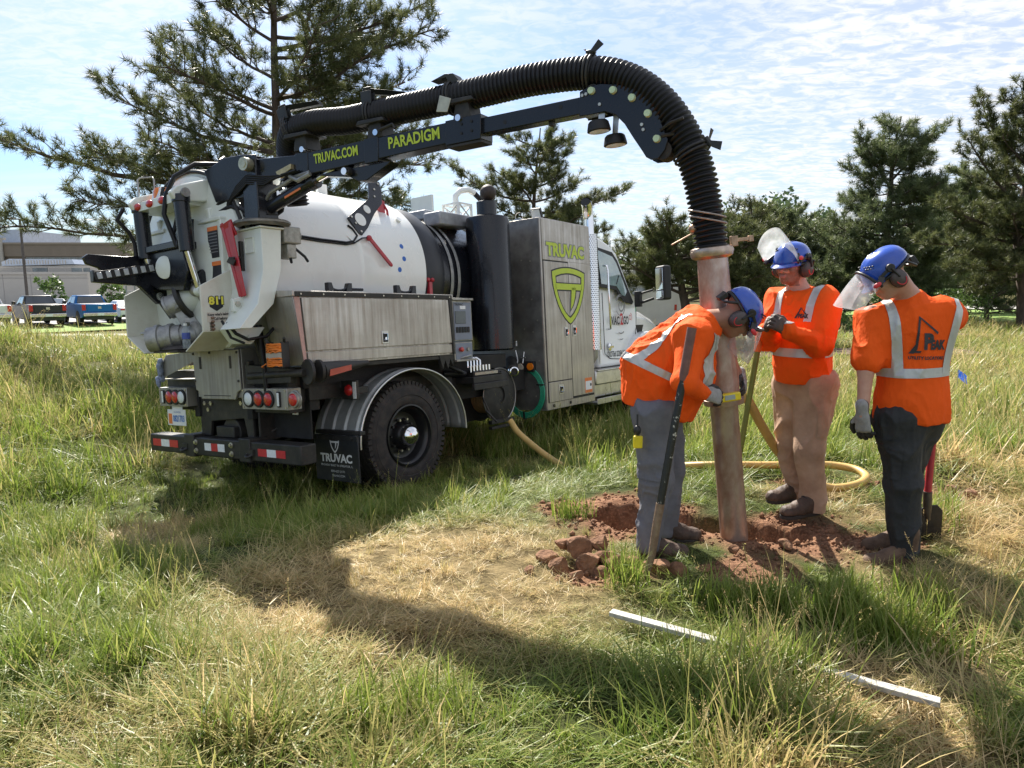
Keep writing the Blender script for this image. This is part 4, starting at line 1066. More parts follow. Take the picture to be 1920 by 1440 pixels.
b = MB(); b.box((-.72, -1.30, .62), (-.66, -.70, .655)); b.box((-.66, -1.2, .98), (-.50, -.60, 1.04)); b.build('fender_bracket', BLACK_D, truck, .004)
# mud flap
b = MB(); b.box((-.757, -1.30, .205), (-.743, -.725, .62)); fl = b.build('mud_flap', FLAP, truck, .003)
bm_ = MB(); bm_.box((-.768, -1.30, .575), (-.757, -.725, .618)); bolts(bm_, [(-.768, y, .597) for y in (-1.24, -1.0, -.78)], (-1, 0, 0), .012); bm_.build('clamp_bar', BLACK_D, fl)
UL = (0, -1, 0); UZ = (0, 0, 1)
text_obj('TRUVAC', .10, (-.758, -.80, .38), UL, UZ, PRINTW, fl, bold=.004, width=.42)
text_obj('PROUDLY BUILT IN STREATOR, IL', .026, (-.758, -.80, .338), UL, UZ, PRINTW, fl, width=.42)
text_obj('800-627-3171', .028, (-.758, -.93, .285), UL, UZ, PRINTW, fl, width=.18)
text_obj('TRUVAC.COM', .026, (-.758, -.94, .245), UL, UZ, PRINTW, fl, width=.17)
def shield(org, u, w, h, m, parent, om=None, lw=.16, name='shield_emblem'):
    """outlined shield with a T bar and a spear, flat print"""
    org, u = np.asarray(org, float), np.asarray(u, float); z = np.array([0, 0, 1.0]); nn = np.cross(u, z)
    def out(s, dz=0, n=14):
        L = []
        top = [(-1 + 2 * i / n, 1 - .10 * 0 + (-.16 * ((-1 + 2 * i / n) ** 2)) + .0) for i in range(n + 1)]
        rt = [(1.0 - .02 * i - .0017 * i * i * i * .52, .84 - i * .2) for i in range(1, 9)]
        rt = [(x, y) for x, y in ((.98, .55), (.94, .3), (.84, -.02), (.70, -.32), (.53, -.58), (.33, -.80), (.12, -.96))]
        pts = top + rt + [(0, -1.02)] + [(-x, y) for x, y in rt[::-1]]
        return [((x * s), (y - dz) * s + dz) for x, y in pts]
    def P(q, lift=0): return org + u * q[0] * w / 2 + z * q[1] * h / 2 + nn * (.0016 + lift)
    def ring(o, i, mm, lift):
        n = len(o); b = MB(); v = [P(q, lift) for q in o] + [P(q, lift) for q in i]
        b.add(v, [(k, (k + 1) % n, n + (k + 1) % n, n + k) for k in range(n)])
        return b
    if om:
        bb = ring(out(1.05, .0), out(1 - lw * 1.28, .05), om, 0); bb.add([P(q) for q in ((-.86, .47), (.86, .47), (.86, .16), (-.86, .16))], [(0, 1, 2, 3)]); bb.add([P(q) for q in ((.10, .30), (.48, .30), (.42, -.05), (.27, -.35), (.02, -.60))], [(0, 1, 2, 3, 4)]); bb.build(name + '_outline', om, parent, 0, 0)
    b = ring(out(1.0), out(1 - lw, .05), m, .0012)
    b.add([P(q, .0012) for q in ((-.82, .43), (.82, .43), (.82, .21), (-.82, .21))], [(0, 1, 2, 3)])
    b.add([P(q, .0012) for q in ((.16, .30), (.42, .30), (.36, -.02), (.24, -.30), (.06, -.52))], [(0, 1, 2, 3, 4)])
    b.build(name, m, parent, 0, 0)
shield((-.758, -1.0, .535), UL, .13, .15, PRINTW, fl, lw=.22)
# red round marker on the fender bracket
b = MB(); b.box((-.66, -1.22, .93), (-.63, -1.02, 1.10)); mk = b.build('marker_bracket', BLACK_D, truck, .004)
b = MB(); b.lathe((-.66, -1.12, 1.015), (-1, 0, 0), [(0, .05), (.012, .05), (.025, .035), (.028, 0)], 20, caps=False); b.build('marker_lamp', REDLENS, mk, 0, 60)
b = MB(); b.box((-.665, -1.215, .94), (-.66, -1.175, 1.09)); b.build('reflector', RETRO_W, mk)
# --- bumper
b = MB(); b.box((-1.28, -1.20, .445), (-1.12, 1.18, .615)); bp_ = b.build('rear_bumper', BLACK_D, truck, .012, seg=3)
b = MB()
for y in (.44, -.44):
    b.box((-1.295, y - .08, .43), (-1.105, y + .08, .64)); b.box((-1.17, y - .012 - .06, .60), (-.9, y + .012 - .06, 1.0))
b.build('bumper_clamp', BLACK_D, bp_, .008)
b = MB()
for y in (.34, -.23):
    for z in (.49, .57): b.lathe((-1.28, y, z), (-1, 0, 0), [(0, .026), (.008, .026), (.010, .016), (.022, .016), (.024, 0)], 12, caps=False)
b.build('bumper_bolts', BOLT, bp_)
b = MB()
for y in (.52, -.52):
    b.tube([(-1.28 - .05 * math.sin(t), y - .035 * math.cos(t), .515 - .03 * math.sin(t)) for t in np.linspace(0, PI, 10)], .013, 8); b.box((-1.30, y - .05, .49), (-1.28, y + .05, .55))
b.build('tow_shackle', BLACK_D, bp_)
def tape(y0, y1, seq, z0=.50, z1=.57):
    n = len(seq); w = (y1 - y0) / n
    for i, s in enumerate(seq):
        q = MB(); q.box((-1.2835, y0 + w * i, z0), (-1.2805, y0 + w * (i + .98), z1)); q.build('reflector_tape', RETRO_R if s == 'r' else RETRO_W, bp_, 0, 0)
tape(1.12, .66, 'rwr'); tape(.20, -.12, 'wrw'); tape(-.62, -1.0, 'rwr', .495, .56)
# rear cross plate between frame rails
b = MB()
b.prism([(.40, .62), (.40, 1.05), (-.43, 1.05), (-.43, .62), (-.34, .62), (-.30, .80), (.22, .76), (.25, .62)], 'X', -1.18, -1.15)
b.cyl((-1.15, -.05, .66), (-.9, -.05, .66), .14, n=20); b.box((-1.2, -.16, .62), (-1.05, .12, .72))
rp_ = b.build('rear_cross_plate', BLACK_D, truck, .006)
b = MB(); bolts(b, [(-1.18, y, z) for y, z in ((.30, .93), (.25, .87), (.20, .93), (-.28, .94), (-.36, .94), (-.32, 1.0))], (-1, 0, 0), .022, .014); b.build('plate_bolts', BOLT, rp_)
b = MB(); b.tube([(-1.1, -.46, .64), (-.75, -.75, .86)], .012, 8); b.build('flap_stay', BLACK_D, truck)
# prohibition sticker
b = MB(); b.box((-1.02, -.86, .83), (-1.018, -.78, .92)); b.build('warning_sticker', RETRO_W, truck, 0, 0)
b = MB(); b.lathe((-1.021, -.82, .875), (-1, 0, 0), [(0, .034), (0.0005, .026)], 20, caps=False); b.build('warning_symbol', PRINTR, truck, 0, 0)
b = MB(); b.box((-1.016, -1.02, .62), (-1.0, -.5, .95)); b.build('side_plate', DARKV, truck, .004)
# --- lamp boxes
def lamp_box(y0, y1, order):
    b = MB(); b.box((-1.30, y0, .905), (-1.16, y1, 1.085)); bx = b.build('lamp_box', STEEL_D, truck, .004)
    k = MB(); bolts(k, [(-1.30, y, z) for y in (y0 + .022 * np.sign(y1 - y0), y1 - .022 * np.sign(y1 - y0)) for z in (.925, 1.065)], (-1, 0, 0), .009, .006); k.build('screws', BOLT, bx)
    n = len(order)
    for i, s in enumerate(order):
        w = abs(y1 - y0) * .88; y = y0 + np.sign(y1 - y0) * (.06 * abs(y1 - y0) + w * ((i + .5) / n))
        if s == '|':
            q = MB(); q.box((-1.312, y - .022, .93), (-1.30, y + .022, 1.06)); g = q.build('reflector', GASKET, bx, .004)
            q = MB(); q.box((-1.318, y - .013, .94), (-1.312, y + .013, 1.05)); q.build('reflector_lens', CLEARL, bx, .003)
        else:
            q = MB(); q.lathe((-1.30, y, .995), (-1, 0, 0), [(0, .074), (.014, .072), (.016, .056)], 28, caps=False); g = q.build('lamp_gasket', GASKET, bx, 0, 50)
            q = MB(); q.lathe((-1.30, y, .995), (-1, 0, 0), [(.006, .060), (.018, .054), (.026, .03), (.028, 0)], 28, caps=False); q.build('lamp_lens', REDLENS if s == 'r' else CLEARL, bx, 0, 60)
    return bx
lr = lamp_box(-.47, -1.10, 'wrr|'); ll = lamp_box(.405, .90, 'wrr|')
b = MB(); b.lathe((-1.27, -1.17, .995), (-1, 0, 0), [(0, .078), (.01, .078), (.012, .068), (.03, .064), (.032, .05)], 28, caps=False); b.box((-1.27, -1.17, .94), (-1.262, -1.09, 1.05)); b.build('marker_ring', STEEL_D, lr, 0, 40)
b = MB(); b.lathe((-1.29, -1.17, .995), (-1, 0, 0), [(0, .055), (.02, .05), (.026, .03), (.028, 0)], 24, caps=False); b.build('marker_lens', REDLENS, lr, 0, 60)
# licence plate under the far lamp box
b = MB(); b.box((-1.27, .56, .86), (-1.262, .74, .905)); b.box((-1.275, .50, .715), (-1.268, .82, .87)); pl = b.build('licence_plate', PRINTW, truck, .003)
text_obj('0821703', .085, (-1.276, .72, .755), UL, UZ, BLUEST, pl, bold=.003, width=.20)
text_obj('ILLINOIS', .022, (-1.276, .70, .838), UL, UZ, BLUEST, pl, width=.12)
b = MB(); b.box((-1.2772, .74, .73), (-1.2755, .80, .83)); b.build('plate_emblem', PRINTO, pl, 0, 0)
# --- centre steel hatch and side shelf
b = MB()
b.prism([(.235, 1.425), (-.485, 1.425), (-.485, 1.07), (-.43, 1.05), (-.40, .985), (.13, .985), (.16, 1.05), (.215, 1.07)], 'X', -1.315, -1.295)
hp = b.build('rear_hatch', STEEL_D, truck, .006)
b = MB(); b.prism([(.24, 1.43), (-.49, 1.43), (-.49, 1.0), (.22, 1.0)], 'X', -1.29, -.95); b.build('hatch_box', STEEL_D, hp, .004)
b = MB()
for y in (.11, -.36): b.box((-1.322, y - .012, 1.26), (-1.314, y + .012, 1.37))
b.box((-1.319, .09, 1.015), (-1.314, -.33, 1.022)); b.build('hatch_slots', BLACK_D, hp, .003)
b = MB(); bolts(b, [(-1.315, y, z) for y in (.215, -.465) for z in (1.40, 1.15)] + [(-1.315, -.05, 1.405)], (-1, 0, 0), .012, .008); b.build('hatch_bolts', BLACK_D, hp)
b = MB(); b.pprism([(-1.30, .72, 1.40), (-1.30, .24, 1.425), (-1.30, .24, 1.33), (-1.30, .84, 1.165), (-1.30, .84, 1.28)], (.006, 0, 0)); b.box((-1.3, .24, 1.16), (-.95, .84, 1.17)); b.pprism([(-1.29, .72, 1.40), (-1.29, .84, 1.28), (-.95, .84, 1.28), (-.95, .72, 1.40)], (0, .004, .004)); b.build('side_shelf', STEEL_D, truck, .003)
# --- toolbox
b = MB()
b.pprism([(-1.285, -1.235, 1.83), (.672, -1.235, 1.83), (.66, -1.235, 1.265), (-1.20, -1.235, 1.265)], (0, .40, 0))
tb = b.build('toolbox', STEEL, truck, .004)
b = MB(); b.pprism([(-1.30, -1.25, 1.83), (-1.30, -1.25, 1.875), (-1.30, -.80, 1.90), (-1.30, -.80, 1.83)], (1.985, 0, 0)); b.build('lid', STEEL, tb, .004)
b = MB(); b.box((-1.275, -1.2575, 1.828), (.66, -1.2505, 1.868)); b.build('lid_seal', BLACK_D, tb, .002)
b = MB(); bolts(b, [(x, -1.2575, 1.848) for x in np.linspace(-1.22, .62, 9)], NRM, .008, .004); b.build('lid_screws', BOLT, tb)
b = MB(); b.pprism([(-1.212, -1.242, 1.818), (.600, -1.242, 1.822), (.632, -1.242, 1.385), (-1.185, -1.242, 1.385)], (0, -.012, 0)); dr = b.build('toolbox_door', STEEL, tb, .003)
b = MB(); b.pprism([(-1.183, -1.242, 1.372), (.632, -1.242, 1.372), (.632, -1.242, 1.285), (-1.178, -1.242, 1.285)], (0, -.008, 0)); b.build('lower_panel', STEEL, tb, .003)
b = MB(); b.pprism([(-1.283, -1.241, 1.826), (-1.226, -1.241, 1.826), (-1.192, -1.241, 1.27), (-1.22, -1.241, 1.27)], (0, -.006, 0)); b.build('corner_strip', PINK, tb, .002)
b = MB(); b.pprism([(.607, -1.242, 1.828), (.655, -1.242, 1.828), (.668, -1.242, 1.27), (.64, -1.242, 1.27)], (0, -.018, 0)); b.build('hinge_strip', BLACK_D, tb, .003)
def latch(x, z, y, parent, w=.085, h=.115):
    q = MB(); q.box((x - w / 2, y - .007, z - h / 2), (x + w / 2, y, z + h / 2)); o = q.build('latch', ALU, parent, .003)
    q = MB(); q.box((x - w * .36, y - .0085, z - h * .38), (x + w * .36, y - .007, z + h * .30)); q.build('latch_cup', GASKET, o, .002)
    q = MB(); q.tube([(x - w * .22, y - .010, z - h * .22), (x + w * .2, y - .022, z - h * .22), (x + w * .2, y - .022, z + h * .28), (x - w * .22, y - .010, z + h * .28)], .006, 6); disc(q, (x, y - .009, z - .01), NRM, .012, .008); q.build('latch_handle', CHROME, o)
    return o
latch(-.31, 1.47, -1.254, dr)
b = MB(); b.pprism([(-1.292, -1.23, 1.82), (-1.292, -.86, 1.85), (-1.225, -.86, 1.27), (-1.205, -1.23, 1.268)], (.01, 0, 0)); b.build('toolbox_end', STEEL_D, tb, .002)
b = MB()
for x in (-.68, .15):                                            # cradles standing on the lid
    for dx in (-.10, .10): b.pprism([(x + dx - .035, -1.12, 1.885), (x + dx + .035, -1.12, 1.885), (x + dx * 1.15 + .02, -1.12, 1.965), (x + dx * 1.15 - .02, -1.12, 1.965)], (0, .05, 0))
    b.tube([(x + .11 * math.cos(t), -1.095, 1.955 + .055 * math.sin(t)) for t in np.linspace(PI, 2 * PI, 12)], .012, 6); b.box((x - .13, -1.13, 1.878), (x + .13, -1.06, 1.89))
b.tube([(-.55, -1.10, 1.91), (-.42, -1.12, 1.91)], .014, 8)
b.build('tool_cradle', BLACK, tb, .003)
# --- control panel
b = MB(); b.box((.70, -1.215, 1.40), (1.02, -.95, 1.82)); b.box((.69, -1.24, 1.82), (1.03, -.93, 1.845)); b.box((.70, -1.22, 1.20), (1.0, -.95, 1.385)); b.box((.70, -1.25, 1.185), (1.03, -.95, 1.205)); cp = b.build('control_box', STEEL_D, truck, .004)
b = MB(); b.box((.72, -1.222, 1.41), (1.0, -1.215, 1.80)); b.build('control_face', BLUEPAD, cp, .002)
b = MB(); b.box((.735, -1.228, 1.58), (.905, -1.222, 1.71)); b.build('control_screen', SCREEN, cp, .003)
b = MB()
for i in range(5): b.box((.74 + .046 * i, -1.230, 1.485), (.775 + .046 * i, -1.222, 1.545))
b.build('control_buttons', GASKET, cp, .003)
b = MB(); b.box((.72, -1.224, 1.21), (.99, -1.22, 1.375)); b.build('lower_face', BLUEPAD, cp, .002)
b = MB(); b.lathe((.79, -1.222, 1.31), NRM, [(0, .022), (.03, .026), (.04, .02), (.042, 0)], 16, caps=False); b.build('stop_knob', REDLENS, cp)
b = MB(); b.lathe((.91, -1.222, 1.31), NRM, [(0, .022), (.02, .02), (.02, 0)], 12, caps=False); b.tube([(.80, -1.22, 1.22), (.86, -1.27, 1.235), (.93, -1.25, 1.24)], .014, 6); b.build('valve_knobs', ALU_D, cp)
b = MB(); b.box((.82, -1.2245, 1.73), (.91, -1.2225, 1.765)); b.build('panel_label', RETRO_W, cp, 0, 0)
text_obj('TRUVAC', .032, (.735, -1.2225, 1.768), (1, 0, 0), UZ, PRINTB, cp, bold=.001, width=.14)
# --- debris tank
TC, TR = 2.16, .82
b = MB(); b.lathe((-1.32, 0, TC), (1, 0, 0), [(0, TR - .01), (.01, TR), (1.15, TR), (1.16, TR + .006), (1.22, TR + .006), (1.23, TR), (2.10, TR), (2.12, TR - .02)], 96); b.v[0][:, 0] = np.maximum(b.v[0][:, 0], -1.285); tank = b.build('debris_tank', WHITE, truck, 0, 40)
b = MB()
b.lathe((.805, 0, TC), (1, 0, 0), [(0, TR - .045), (.02, TR - .03), (.26, TR - .03), (.34, TR - .06), (.36, TR - .14)], 72); b.build('water_tank', M_('black_poly_tank', (.016, .017, .022), .42, 0, .2, 5, .02, 30), truck, 0, 40)
b = MB(); b.lathe((1.15, 0, TC - .02), (1, 0, 0), [(0, TR - .13), (.02, TR - .10), (.9, TR - .12), (1.05, TR - .22)], 64); ft = b.build('front_tank', BLACK, truck, 0, 40)
b = MB()
for x in (1.30, 1.42): b.lathe((x, 0, TC - .02), (1, 0, 0), [(0, TR - .095), (.05, TR - .095)], 64, caps=False)
b.build('tank_strap', ALU_D, ft, 0, 60)
b = MB()
for yy, zz in ((-.52, 2.79), (-.44, 2.84)): pass
b.box((1.35, -.56, 2.74), (1.9, -.30, 2.90)); b.box((1.5, -.2, 2.86), (2.2, .3, 2.98)); b.build('tank_step', M_('grey_step', (.33, .34, .36), .5, .4, .2, 9), ft, .02)
b = MB()
for x, dz in ((.42, .04), (.42, .13), (.33, .22)):
    th = math.asin((2.53 - dz * 2.0 - TC + .0) / TR) if False else None
for x, z in ((.46, 2.40), (.46, 2.27), (.38, 2.155)):
    b = MB(); y = -math.sqrt(TR ** 2 - (z - TC) ** 2); n_ = np.array([0, y, z - TC]) / TR
    disc(b, np.array([x, y, z]) + n_ * -.002, n_, .026, .004, 18); b.build('level_mark', BLUEDOT, tank, 0, 0)
b = MB(); b.beam((.0, -.81, 2.44), (.225, -.855, 2.19), .035, .02, (0, 1, 0)); b.sphere((.0, -.80, 2.445), .03, 10, 6); b.sphere((.225, -.855, 2.19), .018, 8, 5); b.build('level_lever', RED, tank, .003)
b = MB(); b.box((.84, -.80, 1.86), (.89, -.75, 2.05)); b.sphere((.835, -.79, 2.07), .026, 8, 6); b.sphere((.90, -.79, 2.07), .026, 8, 6); b.build('safety_prop_foot', RED, truck, .004)
b = MB()
cb_ = []
for x, z in ((-1.05, 2.42), (-.9, 2.40), (-.6, 2.385), (-.3, 2.38), (-.2, 2.40), (-.13, 2.46), (-.16, 2.53), (-.2, 2.56)):
    y = -math.sqrt(TR ** 2 - (z - TC) ** 2) - .012; cb_.append((x, y, z))
b.tube(cb_, .011, 6); b.tube([(x, y - .002, z - .02) for x, y, z in cb_[:5]] + [(-.08, -.79, 2.44), (.0, -.80, 2.45)], .008, 6)
b.build('tank_cable', HOSE_M, tank, 0, 60)
# boom rest bracket on the tank
b = MB()
o3 = np.array([-.10, -.66, 2.50])
def br(p): return (p[0], -.74 + (p[1] - 2.5) * .36, p[1])
outl = [(-.177, 2.63), (-.106, 2.679), (.13, 2.83), (.206, 2.882), (.271, 3.05), (.431, 3.084), (.412, 2.951), (.365, 2.838), (.207, 2.712), (.05, 2.549), (-.055, 2.467), (-.102, 2.484)]
n = len(outl)
b.pprism([br(p) for p in outl], (0, -.02, .008)); bs = b.build('boom_rest', BLACK, tank, .004)
b = MB()
for c, r in (((-.02, 2.625), .068), ((.115, 2.745), .045)):
    p = np.array(br(c)); disc(b, p + np.array([0, -.021, .008]), (0, -1, .36), r, .003, 24)
b.build('lightening_hole', WHITE, bs, 0, 40)
b = MB()
for c in ((-.13, 2.64), (-.10, 2.58), (-.06, 2.50), (.28, 2.9), (.31, 2.98), (.39, 3.05)): disc(b, np.array(br(c)) + np.array([0, -.02, .008]), (0, -1, .36), .012, .008, 8)
b.build('rest_bolts', BOLT, bs)
b = MB(); b.pprism([(-.42, -.66, 2.66), (-.16, -.78, 2.44), (-.16, -.80, 2.38), (-.22, -.80, 2.40), (-.46, -.62, 2.68)], (.02, .06, .02)); b.box((-.02, -.12, 2.97), (.10, -.08, 3.08)); b.build('rest_gusset', WHITE, tank, .004)
b = MB(); b.box((.42, -.54, 2.66), (.50, -.50, 2.90)); b.tube([(.46, -.52, 2.92), (.52, -.55, 2.80), (.50, -.58, 2.66)], .014, 6); b.build('rest_pad', RED, bs, .003)
b = MB(); disc(b, (.60, -.62, 2.70), (0, -1, .8), .03, .02); b.build('tank_lug', WHITE, tank)
# --- rear door
b = MB(); b.lathe((-1.32, 0, TC), (-1, 0, 0), [(0, TR + .025), (.05, TR + .03), (.055, TR - .02), (.075, TR - .03), (.10, TR - .20), (.15, TR - .45), (.17, 0)], 80, caps=False); b.v[0][:, 2] = np.maximum(b.v[0][:, 2], 1.445); door = b.build('rear_door', CREAM, truck, 0, 35)
b = MB(); b.tube([(-1.385, (TR + .012) * math.cos(t), TC + (TR + .012) * math.sin(t)) for t in np.linspace(-.35, PI + .35, 60)], .016, 8); b.tube([(-1.315, (TR + .03) * math.cos(t), TC + (TR + .03) * math.sin(t)) for t in np.linspace(-.35, PI + .35, 60)], .012, 8); b.build('door_seal', GASKET, door, 0, 60)
b = MB()
for s in (-1, 1):
    b.box((-1.62, s * .30, 2.0), (-1.40, s * .56, 2.50)); b.box((-1.635, s * .27, 2.50), (-1.40, s * .60, 2.535)); b.box((-1.63, s * .56, 2.04), (-1.40, s * .60, 2.52)); b.box((-1.50, s * .30, 1.72), (-1.40, s * .50, 2.0))
    b.box((-1.56, s * .20, 2.0), (-1.42, s * .28, 2.72))
b.box((-1.55, -.30, 1.75), (-1.42, .30, 1.86)); b.box((-1.52, -.28, 2.4), (-1.42, .28, 2.5))
b.build('door_frame', CREAM, door, .008)
b = MB()
for s in (-1, 1):                                                   # hinge arms up and over
    b.prism([(-1.86, 2.66), (-1.90, 2.73), (-1.84, 2.79), (-1.44, 2.92), (-1.20, 3.00), (-1.06, 2.98), (-1.10, 2.80), (-1.34, 2.60), (-1.48, 2.58), (-1.50, 2.70), (-1.66, 2.68)], 'Y', s * .30, s * .36)
    b.prism([(-1.50, 2.66), (-1.46, 2.36), (-1.58, 2.32), (-1.62, 2.62)], 'Y', s * .36, s * .42)
b.box((-1.3, -.36, 2.86), (-1.08, .36, 2.96)); b.sphere((-1.0, -.1, 2.98), (.28, .34, .12), 16, 8)
b.build('hinge_arm', CREAM, door, .012)
b = MB()
for s in (-1, 1):
    disc(b, (-1.80, s * .365 + (0 if s > 0 else -.03), 2.73), (0, s, 0), .038, .02); disc(b, (-1.54, s * .44, 2.56), (0, s, 0), .034, .025); b.cyl((-1.80, -.40 * 1, 2.73), (-1.80, .40, 2.73), .022)
b.build('hinge_pin', ALU_D, door)
for s in (-1, 1):
    b = MB(); b.cyl((-1.80, s * .33, 2.70), (-1.78, s * .33, 2.26), .062, n=24); b.cyl((-1.80, s * .33, 2.72), (-1.80, s * .33, 2.66), .072, n=24); cy = b.build('door_cylinder', BLACK, door, .004)
    b = MB(); b.cyl((-1.78, s * .33, 2.26), (-1.70, s * .335, 1.93), .026, n=16); b.build('cylinder_rod', CHROME, cy)
    b = MB(); disc(b, (-1.70, s * .30, 1.93), (0, s, 0), .04, .07); b.pprism([(-1.72, s * .32, 1.98), (-1.45, s * .32, 2.02), (-1.45, s * .32, 1.74), (-1.66, s * .32, 1.86)], (0, s * .02, 0)); b.build('cylinder_mount', CREAM, cy, .004)
# decals on the door frame box
def quad(name, p, m, parent):
    q = MB(); q.add(p, [(0, 1, 2, 3)]); return q.build(name, m, parent, 0, 0)
quad('warning_decal', [(-1.6225, -.39, 2.20), (-1.6225, -.54, 2.20), (-1.6225, -.54, 2.46), (-1.6225, -.39, 2.46)], PRINTB, door)
quad('warning_header', [(-1.6240, -.39, 2.425), (-1.6240, -.54, 2.425), (-1.6240, -.54, 2.46), (-1.6240, -.39, 2.46)], PRINTO, door)
quad('caution_decal', [(-1.6225, -.40, 2.02), (-1.6225, -.555, 2.02), (-1.6225, -.555, 2.17), (-1.6225, -.40, 2.17)], PRINTB, door)
quad('caution_header', [(-1.6240, -.40, 2.135), (-1.6240, -.555, 2.135), (-1.6240, -.555, 2.17), (-1.6240, -.40, 2.17)], PRINTO, door)
for i in range(7): quad('warning_text', [(-1.6245, -.40, 2.40 - .026 * i), (-1.6245, -.53, 2.40 - .026 * i), (-1.6245, -.53, 2.408 - .026 * i), (-1.6245, -.40, 2.408 - .026 * i)], PRINTGR, door)
# lamp deck above the door
b = MB(); b.box((-1.92, -.26, 2.66), (-1.45, .40, 2.68)); b.box((-1.93, -.26, 2.66), (-1.905, .40, 2.735)); b.box((-1.92, -.28, 2.66), (-1.45, -.26, 2.735)); dk = b.build('lamp_deck', CREAM, door, .004)
b = MB()
for y in (.28, .08, -.12): b.sphere((-1.935, y, 2.70), (.02, .052, .032), 14, 8)
b.build('deck_lamp', REDLENS, dk, 0, 60)
b = MB(); b.lathe((-1.76, .13, 2.70), (0, 0, 1), [(0, .10), (.02, .102), (.05, .098), (.13, .092), (.155, .08), (.165, 0)], 28, caps=False); b.build('beacon', M_('amber_beacon', (.95, .27, .012), .22, 0, .15, 30, .1, 90, coat=.6, transl=.35), dk, 0, 50)
b = MB(); b.obox((-1.80, .13, 2.77), ((1, .2, -.25), (0, 1, 0), (.25, 0, 1)), (.04, .075, .085)); wl = b.build('work_lamp', GASKET, dk, .01)
b = MB(); b.obox((-1.845, .125, 2.78), ((1, .2, -.25), (0, 1, 0), (.25, 0, 1)), (.006, .062, .07)); b.build('lamp_glass', CLEARL, wl, .004)
b = MB(); b.tube([(-1.88, .34, 2.68), (-1.88, .345, 2.95), (-1.86, .34, 2.97), (-1.80, .24, 2.97), (-1.80, .22, 2.94), (-1.80, .22, 2.70)], .008, 6); b.build('guard_rod', ALU_D, dk, 0, 60)
b = MB(); b.tube([(-1.30, -.38, 2.94), (-1.5, -.42, 3.0), (-1.68, -.38, 2.98), (-1.80, -.26, 2.88), (-1.84, -.18, 2.74), (-1.86, -.16, 2.58), (-1.82, -.2, 2.40), (-1.80, -.22, 2.30)], .020, 8); b.build('hydraulic_hose', HOSE_M, door, 0, 60)
b = MB(); b.tube([(-1.36, -.36, 2.96), (-1.42, -.34, 3.06), (-1.36, -.3, 3.1), (-1.28, -.3, 3.04)], .02, 8); b.build('hydraulic_hose', HOSE_M, door, 0, 60)
b = MB(); b.tube([(-1.45, -.58, 2.86), (-1.46, -.68, 2.74), (-1.47, -.74, 2.55), (-1.47, -.76, 2.35)], .022, 8); b.build('hydraulic_hose', HOSE_M, door, 0, 60)
b = MB(); b.tube([(-1.9, .42, 2.70), (-1.95, .45, 2.6), (-1.86, .44, 2.5), (-1.82, .43, 2.40), (-1.82, .42, 2.1)], .018, 8); b.build('hydraulic_hose', HOSE_M, door, 0, 60)
b = MB(); b.tube([(-1.62, .05, 2.62), (-1.7, 0, 2.45), (-1.62, .02, 2.30), (-1.70, -.02, 2.2)], .018, 8); b.build('hydraulic_hose', HOSE_M, door, 0, 60)
# black fold-down arm frame
b = MB()
b.prism([(.42, 2.32), (-.24, 2.32), (-.30, 2.10), (-.22, 1.94), (.20, 1.98), (.40, 2.08)], 'X', -1.86, -1.80)
b.box((-1.90, -.24, 2.30), (-1.66, .44, 2.36)); b.pprism([(-1.80, -.22, 2.34), (-1.80, .06, 2.34), (-1.80, -.20, 2.56)], (.14, 0, 0))
b.prism([(-1.84, 2.02), (-1.56, 1.74), (-1.48, 1.80), (-1.74, 2.12)], 'Y', -.34, -.28)
b.prism([(-1.86, 2.0), (-1.60, 1.60), (-1.52, 1.66), (-1.72, 2.06)], 'Y', .30, .36)
fr = b.build('door_lock_frame', BLACK, door, .008)
b = MB()
b.prism([(-2.34, 2.20), (-2.36, 2.255), (-2.32, 2.285), (-2.02, 2.28), (-1.86, 2.30), (-1.86, 2.20), (-2.0, 2.15), (-2.10, 2.06), (-2.18, 2.06), (-2.24, 2.17)], 'Y', .40, .44)
b.prism([(-2.34, 2.04), (-2.34, 2.14), (-1.86, 2.14), (-1.70, 1.95), (-1.80, 1.86), (-1.96, 2.02)], 'Y', .30, .36)
b.build('lock_arm', BLACK, fr, .006)
b = MB(); b.beam((-2.34, .28, 2.085), (-1.85, .20, 2.175), .012, .075); lb = b.build('arrow_light_bar', GASKET, fr, .006)
for i in range(7):
    k0 = (i + .25) / 7.2; k1 = (i + .80) / 7.2
    p0 = np.array([-2.34, .27, 2.085]) + np.array([.49, -.08, .09]) * k0; p1 = np.array([-2.34, .27, 2.085]) + np.array([.49, -.08, .09]) * k1
    q = MB(); q.beam(p0, p1, .012, .055); q.build('light_segment', M_('grey_lens', (.36, .38, .40), .2, 0, .1, 40, coat=.5), lb, .003)
b = MB(); b.lathe((-1.865, .04, 2.16), (-1, -.25, 0), [(0, .10), (.008, .098), (.016, .07), (.02, 0)], 24, caps=False); b.build('frame_hole_disc', CREAM, fr, 0, 50)  # pale disc stands for white showing through a round hole in the frame
# hopper: cheek plates, folded floor
for s in (1, -1):
    b = MB(); b.prism([(-1.70, 1.95), (-1.36, 2.12), (-1.36, 1.585), (-1.70, 1.585)], 'Y', s * .60, s * .62)
    b.pprism([(-1.70, s * .61, 1.59), (-1.36, s * .61, 1.59), (-1.36, s * .33, 1.43), (-1.70, s * .33, 1.43)], (0, s * .010, -.010))
    hop = b.build('hopper_cheek', CREAM_D, door, .004)
b = MB(); b.box((-1.69, -.20, 1.425), (-1.36, .20, 1.44)); b.sphere((-1.55, -.02, 1.45), (.16, .2, .035), 14, 6); b.build('hopper_floor', M_('mud_caked_tray', (.05, .043, .04), .8, 0, .4, 12, .4, 25), hop)
